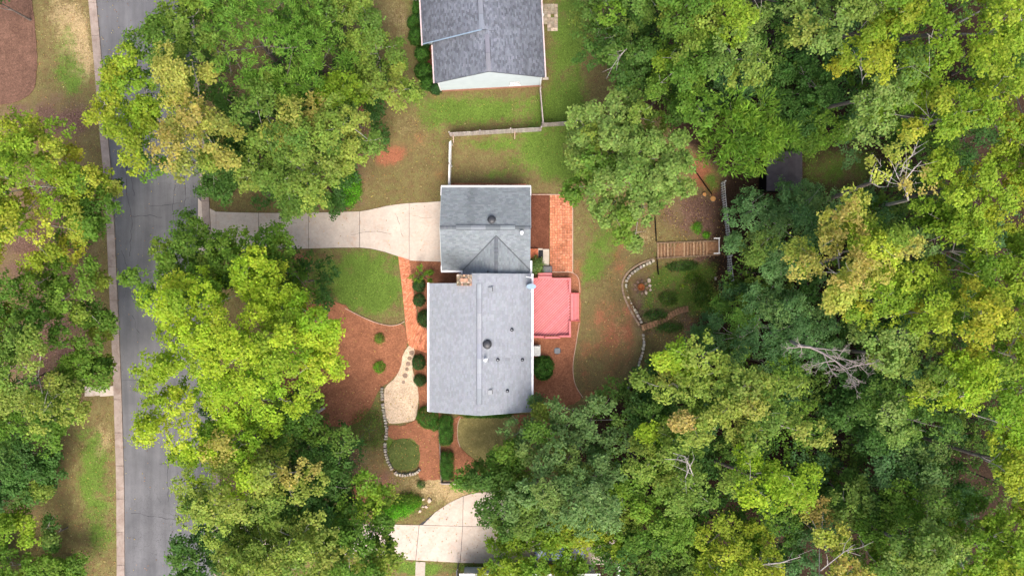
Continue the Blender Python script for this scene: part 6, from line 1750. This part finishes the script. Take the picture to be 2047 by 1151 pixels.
for k_, (ux, uy, ur) in enumerate(under):
    side = 'right' if ux > 1100 else 'left'
    pr = PROTO[side]
    if len(pr) < (7 if side == 'right' else 3):
        n = 9; rot = rng_u.uniform(0, 6); ur = 62
        pts = [(ux + ur * rng_u.uniform(.75, 1.2) * math.cos(rot + 6.283 * k / n), uy + ur * rng_u.uniform(.75, 1.2) * math.sin(rot + 6.283 * k / n)) for k in range(n)]
        t_ = tree(pts, rng_u.uniform(4.2, 6.0), 2.4, ['deep', 'mid', 'deep', 'blue', 'mid', 'deep', 'green'][len(pr)] if side == 'right' else ['deep', 'mid', 'deep'][len(pr)],
             'low shaded green tree filling gaps under taller crowns of the %s hand wood' % side, 'understorey_tree',
             sp=1.3, tufts=14, per=18, second=.3, bare=.1, group='low understorey trees of the %s hand wood' % side, bark='bark')
        t_['label'], t_['group'] = under_label(side, len(pr), ux, uy)
        pr.append(t_)
    else:
        q = P(ux, uy, 4.5); c_t = copy_thing(pr[k_ % len(pr)], (q[0], q[1], gh(q[0], q[1])), rng_u.uniform(0, 6.28)); c_t['label'], c_t['group'] = under_label(side, k_ % len(pr), ux, uy)

# ---- dead tree: bare forked branches, lying spread over the crowns
def dead_tree():
    rng = np.random.default_rng(23)
    b0 = np.array(P(1595, 690, 9.0)); tip = np.array(P(1705, 712, 11.5))
    paths = []
    def grow(p, d, L_, r, lv):
        pts = [p]; q = p.copy(); dd = d / np.linalg.norm(d)
        nseg = 4
        for k in range(nseg):
            dd = dd + rng.normal(0, .16, 3); dd /= np.linalg.norm(dd); q = q + dd * L_ / nseg; pts.append(q.copy())
            if lv < 4 and (k > 0 or lv == 0):
                for _ in range(2 if lv < 2 else 1 + (rng.random() < .5)):
                    nd_ = dd + rng.normal(0, .75, 3) * np.array([1, 1, .5]) + np.array([.15, -.25, .0]) * (lv < 2); grow(q.copy(), nd_, L_ * rng.uniform(.34, .54), r * (1 - .2 * k) * .5, lv + 1)
        paths.append((pts, [r * (1 - .19 * k) + .004 for k in range(nseg + 1)]))
    d = tip - b0
    grow(b0, d, np.linalg.norm(d), .13, 0)
    base = np.array([*P(1560, 670)[:2], 0.0]); base[2] = gh(base[0], base[1])
    tr = [([base, (base + b0) / 2 + np.array([0, .2, .3]), b0], [.22, .18, .13])]
    ro = empty('dead_tree', tuple(base), 'bare dead grey tree with spread twiggy branches over the right hand wood', 'tree')
    for nm, pp, s_ in (('trunk', tr, 7), ('branches', paths, 4)):
        V, F = tubes_np(pp, s_); me = np_mesh(nm, V - base, F, 'bark_dead'); o = bpy.data.objects.new(nm, me); link(o, ro)
dead_tree()
def bare_limb(pts, r, label, seed, mat='bark_pale', twigs=5):
    """a leafless limb standing clear of the crowns: pts (px, py, z)"""
    rng = np.random.default_rng(seed)
    w = [np.array(P(a, b2, z)) for a, b2, z in pts]
    r = r * .7
    paths = [(w, list(np.linspace(r, r * .3, len(w))))]
    for _ in range(twigs):
        k = rng.integers(0, len(w) - 1); s_ = w[k] + (w[k + 1] - w[k]) * rng.random(); d = (w[-1] - w[0]); d = d / np.linalg.norm(d)
        e = s_ + (d + rng.normal(0, .7, 3) * np.array([1, 1, .4])) * rng.uniform(.5, 1.3); m_ = (s_ + e) / 2 + rng.normal(0, .08, 3)
        paths.append(([s_, m_, e], [.028, .018, .008]))
        e2 = m_ + (d + rng.normal(0, .9, 3) * np.array([1, 1, .4])) * .5; paths.append(([m_, (m_ + e2) / 2, e2], [.014, .01, .005]))
    return paths
def snag(name, label, limbs, base):
    """dead standing snag with its limbs"""
    bz = PG(*base)
    ro = empty(name, bz, label, 'tree', None)
    allp = []
    for i, (pts, r, sd_) in enumerate(limbs): allp += bare_limb(pts, r, '', sd_)
    s0 = np.array(P(*limbs[0][0][0]))
    V, F = tubes_np([([np.array(bz), (np.array(bz) + s0) / 2 + np.array([.1, .1, 0]), s0], [.2, .15, .1])], 6)
    me = np_mesh('trunk', V - np.array(bz), F, 'bark_pale'); link(bpy.data.objects.new('trunk', me), ro)
    V, F = tubes_np(allp, 4); me = np_mesh('branches', V - np.array(bz), F, 'bark_pale'); link(bpy.data.objects.new('branches', me), ro)
snag('bare_tree', 'bare white branched tree poking out at the top beside neighbour back lawn', [([(1262, 88, 9.8), (1250, 101, 10.2), (1240, 110, 10.3), (1226, 122, 10.2)], .055, 1)], (1250, 100))
snag('bare_tree', 'bare forked white limbs rising above dark clearing at upper right', [([(1815, 400, 12), (1812, 380, 14), (1805, 365, 15), (1825, 340, 15.5), (1842, 322, 15.8)], .11, 3), ([(1812, 385, 13.5), (1795, 355, 15), (1785, 330, 15.6)], .07, 4), ([(1800, 350, 15), (1808, 325, 15.8), (1826, 308, 16)], .05, 5)], (1740, 420))
snag('bare_tree', 'bare grey limbs fanning out in the yellow olive tree, lower middle', [([(1385, 950, 11), (1378, 930, 12), (1370, 912, 12.6), (1345, 905, 12.8)], .07, 6), ([(1370, 955, 11), (1378, 935, 12.3), (1388, 915, 12.8)], .06, 7)], (1340, 900))
snag('bare_tree', 'twisted bare pale limbs among bottom edge trees, lower right', [([(1520, 1128, 9), (1560, 1124, 9.6), (1600, 1112, 10)], .10, 8), ([(1640, 1140, 10), (1690, 1100, 11), (1720, 1110, 11)], .07, 9)], (1520, 1060))

# ------------------------------------------------------------------ shrubs
def shrub(px, py, rx, ry, hgt, pal, label, name='shrub', n=None, leaf=(.075, .05), cat='shrub', group=None, ground=True, fuzz=.05, box=False, stems=True, rot=0.0):
    """clipped or loose bush: leaves on a rounded body; rx, ry, in photograph pixels"""
    rng = np.random.default_rng(int(px * 31 + py * 17))
    q = PG(px, py) ; q = np.array([*P(px, py, gh(q[0], q[1]) + hgt * .6)[:2], gh(q[0], q[1])])
    k = (H - hgt * .6) / FPX
    ax_, ay_ = rx * k, ry * k
    n = n or int(2600 * max(.3, (ax_ * ay_)) * (2.4 if box else 1.5) + 500)
    d = rng.normal(size=(n, 3)); d[:, 2] = np.abs(d[:, 2]); d /= np.linalg.norm(d, axis=1, keepdims=True)
    if box:
        uv = rng.uniform(-1, 1, (n, 2)); ex_ = 2.7; rr_ = (np.abs(uv) ** ex_).sum(1) ** (1 / ex_); uv = np.where(rr_[:, None] > 1, uv / rr_[:, None], uv); rr_ = np.minimum(rr_, 1)
        sh = np.column_stack([uv, (1 - rr_ ** 5 * rng.uniform(.1, .95, n)) * .95]); d = np.column_stack([uv * (rr_ ** 4)[:, None], np.full(n, .8)]); n_keep = n
    else: sh = d
    wob = 1 + .10 * (vnoise(d[:, 0] * 3 + px, d[:, 1] * 3 + d[:, 2] * 3, .8, 3) - .5) * 2
    inner = rng.uniform(.72, 1.02, n) ** .5 if not box else rng.uniform(.9, 1.02, n)
    c_ = sh * np.array([ax_, ay_, hgt]) * (wob * inner)[:, None] + rng.normal(0, fuzz, (n, 3))
    c_[:, 2] = np.maximum(c_[:, 2], .03)
    c0_, s0_ = math.cos(rot), math.sin(rot)
    c_[:, :2] = np.stack([c_[:, 0] * c0_ - c_[:, 1] * s0_, c_[:, 0] * s0_ + c_[:, 1] * c0_], 1)
    V, F = leaves(c_, d * .8 + np.array([0, 0, .3]) + rng.normal(0, .45, (n, 3)), leaf[0], leaf[1], rng)
    tuft_ = vnoise(c_[:, 0] * 1 + 50, c_[:, 1] + c_[:, 2], .3, 7)[:, None]
    col = pick(pal, n, rng) * rng.lognormal(0, .16, (n, 1)) * (.5 + 1.0 * tuft_)
    ro = empty(name, tuple(q), label, cat, group)
    me = np_mesh('foliage', V, F, 'leaf', np.clip(col, .01, .7)); link(bpy.data.objects.new('foliage', me), ro)
    if stems:
        paths = []
        for i in range(5):
            t = i * 1.257; e = np.array([ax_ * .6 * math.cos(t), ay_ * .6 * math.sin(t), hgt * .6]); paths.append(([np.array([0, 0, -.05]), e * .5 + np.array([0, 0, .1]), e], [.03, .02, .01]))
        V, F = tubes_np(paths, 4); me = np_mesh('stems', V, F, 'bark'); link(bpy.data.objects.new('stems', me), ro)
    return ro
BS = 'clipped round bushes along the front wall'
shrub(837, 570, 13, 14, 1.0, 'boxwood', 'round dark bush tucked under spiky light green nandina', 'round_bush', group=BS)
shrub(837, 600, 12.5, 13, 1.0, 'boxwood', 'round dark clipped bush just right of brick path, fully in view', 'round_bush', group=BS)
shrub(849, 637, 17, 17, 1.1, 'boxwood', 'round dark clipped bush half hidden by the eave where brick path turns', 'round_bush', group=BS)
shrub(836, 725, 14, 16, 1.1, 'boxwood', 'clipped dark bush at the bend of stepping stones, larger of two', 'round_bush', group=BS)
shrub(838.5, 761, 12.5, 12, .9, 'boxwood', 'smaller clipped dark bush beside neck of the gravel patch', 'round_bush', group=BS)
shrub(853, 836, 22, 23, 1.3, 'hedge', 'large round clipped bush at lower left corner of the house', 'round_bush', group=BS)
shrub(868, 850, 13, 12, .9, 'hedge', 'small clipped bush pressed against fence end by house corner', 'round_bush', group=BS)
shrub(891.5, 861, 14.5, 31, 1.3, 'hedge', 'upper oblong clipped hedge right of the dark rail fence', 'clipped_hedge', cat='hedge', box=True)
shrub(893, 931, 13.5, 29, 1.2, 'hedge', 'lower oblong clipped hedge right of the dark rail fence', 'clipped_hedge', cat='hedge', box=True)
shrub(972, 828, 52, 7, 1.0, 'hedge', 'long low hedge under lower gable of the house', 'clipped_hedge', cat='hedge', box=True)
shrub(1086, 737, 22, 25, 1.6, 'hedge', 'big rounded green bush against the house below air conditioner', 'round_bush', leaf=(.13, .09), n=3600)
shrub(1073, 530, 13, 19, 1.4, 'silver', 'loose grey green shrub between house wall and metal grate', leaf=(.16, .08), n=900, fuzz=.12)
shrub(758, 676.5, 10, 10.5, .6, 'fresh', 'small green shrub in red mulch, upper of two', n=800, fuzz=.08)
shrub(757.5, 734, 12, 12, .6, 'bright', 'bright green tufty shrub in red mulch, lower of two', n=900, fuzz=.08)
shrub(632, 801, 14, 13, .8, 'green', 'green shrub in mulch just above the fallen log', n=1000, fuzz=.1)
shrub(653, 833, 5, 8, .3, 'mid', 'tiny sprig of a shrub right of the fallen log', n=160, fuzz=.1, stems=False)
shrub(841, 969, 8, 8, .5, 'deep', 'small dark round shrub above white rock cluster', n=500, fuzz=.07)
shrub(689, 372, 30, 40, 1.6, 'bright', 'vivid green bush right of broad oak above the driveway', n=5200, leaf=(.11, .07), fuzz=.12)
shrub(655, 402, 16, 12, 1.0, 'bright', 'smaller vivid green bush at driveway edge beside vivid one', n=1500, leaf=(.11, .07), fuzz=.1)
shrub(795, 1020, 48, 16, .9, 'bright', 'sprawling bright green bush just above second driveway', n=5000, leaf=(.12, .06), fuzz=.16, rot=.35)
shrub(815, 1003, 26, 14, .8, 'green', 'looser green bush left of white rock cluster', n=1600, leaf=(.12, .07), fuzz=.16)
shrub(735, 860, 34, 40, .7, 'mid', 'scrubby green thicket in weeds left of the low stone wall', n=2600, leaf=(.12, .05), fuzz=.25)
shrub(1395, 455, 9, 12, .5, 'bright', 'vivid green tuft on the littered slope above timber steps, larger one', n=600, fuzz=.08)
shrub(1412, 470, 8, 7, .4, 'bright', 'vivid green tuft right against timber steps, smaller one', n=400, fuzz=.08)
shrub(1362, 530, 36, 12, .6, 'deep', 'dark ground hugging shrub just below the timber steps', n=2200, leaf=(.11, .06), fuzz=.12)
shrub(1335, 597, 22, 14, .5, 'mid', 'low dark green shrub in the sunken garden', n=1200, leaf=(.11, .06), fuzz=.15)
shrub(1365, 572, 3, 3, .3, 'lime', 'tiny lime green weed alone in the sunken garden', n=90, fuzz=.05, stems=False)
shrub(1405, 590, 20, 26, .6, 'mid', 'overgrown green clump at right side of the sunken garden', n=2000, leaf=(.12, .07), fuzz=.2)
shrub(1385, 555, 20, 10, .4, 'green', 'patchy green weeds below the dark shrub by timber steps', n=1100, leaf=(.11, .06), fuzz=.18)
shrub(1310, 630, 26, 9, .5, 'deep', 'dark low shrub along the upper side of log path', n=1200, leaf=(.11, .06), fuzz=.12)
shrub(1335, 655, 34, 9, .5, 'deep', 'dark low shrub along the lower side of log path', n=1500, leaf=(.11, .06), fuzz=.14)
NBS = 'rounded dark bushes along neighbour front wall'
for (a_, b_, rx, ry, lab) in ((836, 14, 13, 16, 'topmost rounded bush beside neighbour house, at top edge'), (826, 42, 13, 13, 'rounded bush standing furthest out from neighbour wall'), (843, 34, 9, 12, 'narrow bush squeezed between topmost two and neighbour wall'),
                              (831, 69, 15, 18, 'large round bush of the neighbour row, third down'), (850, 80, 9, 14, 'narrow dark bush behind the large round one of neighbour row'), (843, 106, 15, 15, 'round bush level with step in neighbour roof'),
                              (846, 140, 18, 17, 'wide loose bush of neighbour row, second from the lower end'), (853, 165, 14, 14, 'bush of neighbour row just above its lowest'), (871, 177, 10, 9, 'lowest bush of neighbour row, at wall corner')):
    shrub(a_, b_, rx, ry, 1.2, 'hedge' if rx > 10 else 'boxwood', lab, 'round_bush', group=NBS, leaf=(.10, .07), fuzz=.07)
# spiky nandina
def spiky():
    rng = np.random.default_rng(3); q = np.array(P(846, 552, 0)); q[2] = 0
    ro = empty('nandina_shrub', tuple(q), 'spiky light green open shrub beside top of the brick path', 'shrub')
    V = []; Cc = []; paths = []
    for i in range(26):
        t = rng.uniform(0, 6.283); r_ = rng.uniform(.2, 1.15); e = np.array([r_ * math.cos(t) * 1.15, r_ * math.sin(t) * .75 + .1, rng.uniform(.7, 1.3)])
        m_ = e * .5 + np.array([0, 0, .25]); paths.append(([np.array([0, 0, 0.]), m_, e], [.02, .014, .007]))
        n = 34; s_ = rng.uniform(.45, 1.05, (n, 1)); cc = m_ + (e - m_) * s_ + rng.normal(0, .03, (n, 3))
        side = rng.normal(size=(n, 3)) + (e - m_) / np.linalg.norm(e - m_) * .8
        v, f = needles(cc, side, .21, .055, rng); V.append(v); Cc.append(pick('cedar', n, rng) * 1.1 * rng.lognormal(0, .15, (n, 1)))
    V = np.concatenate(V); F = np.arange(len(V)).reshape(-1, 4)
    me = np_mesh('foliage', V, F, 'leaf', np.clip(np.concatenate(Cc), 0, .7)); link(bpy.data.objects.new('foliage', me), ro)
    v, f = tubes_np(paths, 4); me = np_mesh('stems', v, f, 'bark'); link(bpy.data.objects.new('stems', me), ro)
spiky()

# ------------------------------------------------------------------ ground cover: grass tufts, litter, straw
def scatter_blades():
    rng = np.random.default_rng(9)
    n = 260000
    x = rng.uniform(-48, 42, n); y = rng.uniform(-27, 27, n)
    ix = np.clip(((x - gx[0])).astype(int) * 0 + np.searchsorted(gx, x) - 1, 0, nx - 2); iy = np.clip(np.searchsorted(gy, y) - 1, 0, ny - 2)
    gval = cov[iy, ix, 0]; dval = cov[iy, ix, 1]; base_ = .30 + gval * 1.0 + dval * .3 - cov[iy, ix, 2] * .3 - cov[iy, ix, 3] * .5
    z = Zr[iy, ix]
    keep = rng.random(n) < base_ * (.4 + .9 * vnoise(x, y, .6, 21))
    pxx = x / (H - z) * FPX + 1023.5; pyy = 575.5 - y / (H - z) * FPX
    for q in NOGRASS:
        lo = q.min(0) - .01; hi = q.max(0) + .01
        m_ = keep & (x > lo[0]) & (x < hi[0]) & (y > lo[1]) & (y < hi[1])
        ii = np.where(m_)[0]
        if len(ii): keep[ii[poly_inside(np.column_stack([x[ii], y[ii]]), q)]] = False
    x, y, z, gval, dval = x[keep], y[keep], z[keep], gval[keep], dval[keep]
    n = len(x)
    cen = np.column_stack([x, y, z + .01])
    d = rng.normal(size=(n, 3)) * np.array([1, 1, .1]); d[:, 2] = rng.uniform(.1, .5, n)
    V, F = needles(cen, d, .12, .04, rng)
    g1 = np.array([.135, .205, .04]); d1 = np.array([.38, .31, .15]); o1 = np.array([.20, .18, .065])
    w = np.clip(gval * 1.5 + rng.normal(0, .25, n), 0, 1)[:, None]; wd = np.clip(dval * 1.3 + rng.normal(0, .25, n), 0, 1)[:, None]
    col = (o1 * (1 - wd) + d1 * wd) * (1 - w) + g1 * w
    col = col * rng.lognormal(0, .3, (n, 1))
    me = np_mesh('grass', V, F, 'leaf', np.clip(col, .01, .6)); o = bpy.data.objects.new('grass', me); COL.objects.link(o)
    o['kind'] = 'stuff'; o['label'] = 'short patchy grass blades growing over the lawns'
NOGRASS = []
for o in list(COL.objects):
    if o.get('kind') == 'structure' and o.type == 'MESH' and o.name.split('.')[0] in ('road', 'mulch_bed', 'gravel_path', 'driveway_joint'):
        me_ = o.data; pl = max(me_.polygons, key=lambda p: p.area); NOGRASS.append(np.array([(me_.vertices[i].co.x + o.location.x, me_.vertices[i].co.y + o.location.y) for i in pl.vertices]))
NOGRASS += [PP([(796, 512), (820, 520), (858, 657), (880, 660), (880, 712), (826, 696), (812, 660)]), PP([(1098, 388), (1146, 388), (1146, 545), (1098, 545)]), PP([(845, 1048), (926, 991), (1000, 985), (1110, 1020), (1110, 1126), (830, 1119)]), PP([(175, -60), (190, -60), (236, 560), (252, 1151), (235, 1200), (220, 560)]), PP([(830, 1118), (851, 1118), (849, 1170), (828, 1170)])]
scatter_blades()
def scatter_litter():
    rng = np.random.default_rng(31)
    regs = [((430, 560), (1250, 1000), 1100), ((70, 0), (240, 1151), 1500), ((1290, 370), (1450, 700), 1500), ((620, 200), (900, 420), 500), ((640, 780), (900, 1040), 900), ((230, 0), (440, 1151), 260), ((1450, 250), (2040, 1151), 900), ((600, 400), (900, 520), 60), ((900, 160), (1160, 400), 120), ((1140, 400), (1290, 800), 260), ((780, 1040), (1240, 1151), 300)]
    X_ = []
    for (a_, b_, n) in regs: X_.append(np.column_stack([rng.uniform(a_[0], b_[0], n), rng.uniform(a_[1], b_[1], n)]))
    X_ = np.concatenate(X_); n = len(X_)
    zz = np.zeros(n)
    for _ in range(5):
        xx = (X_[:, 0] - 1023.5) * (H - zz) / FPX; yy = (575.5 - X_[:, 1]) * (H - zz) / FPX; zz = ground_h(xx, yy)
    hr = (X_[:, 0] > 850) & (X_[:, 0] < 1165) & (X_[:, 1] > 370) & (X_[:, 1] < 835)
    xx, yy, zz = xx[~hr], yy[~hr], zz[~hr]; n = len(xx)
    V, F = leaves(np.column_stack([xx, yy, zz + .085]), np.array([0, 0, 1.0]) + rng.normal(0, .3, (n, 3)), .10, .075, rng)
    cols = np.array([(.46, .34, .10), (.40, .20, .09), (.52, .43, .24), (.22, .11, .06), (.30, .30, .08)])
    col = cols[rng.choice(5, n, p=[.25, .25, .15, .25, .1])] * rng.lognormal(0, .2, (n, 1))
    me = np_mesh('fallen_leaves', V, F, 'leaf', np.clip(col, .01, .8)); o = bpy.data.objects.new('fallen_leaves', me); COL.objects.link(o)
    o['kind'] = 'stuff'; o['label'] = 'small dry leaves fallen over lawns, beds and street'
scatter_litter()
print('leaves', NLEAF, 'objects', len(bpy.data.objects))
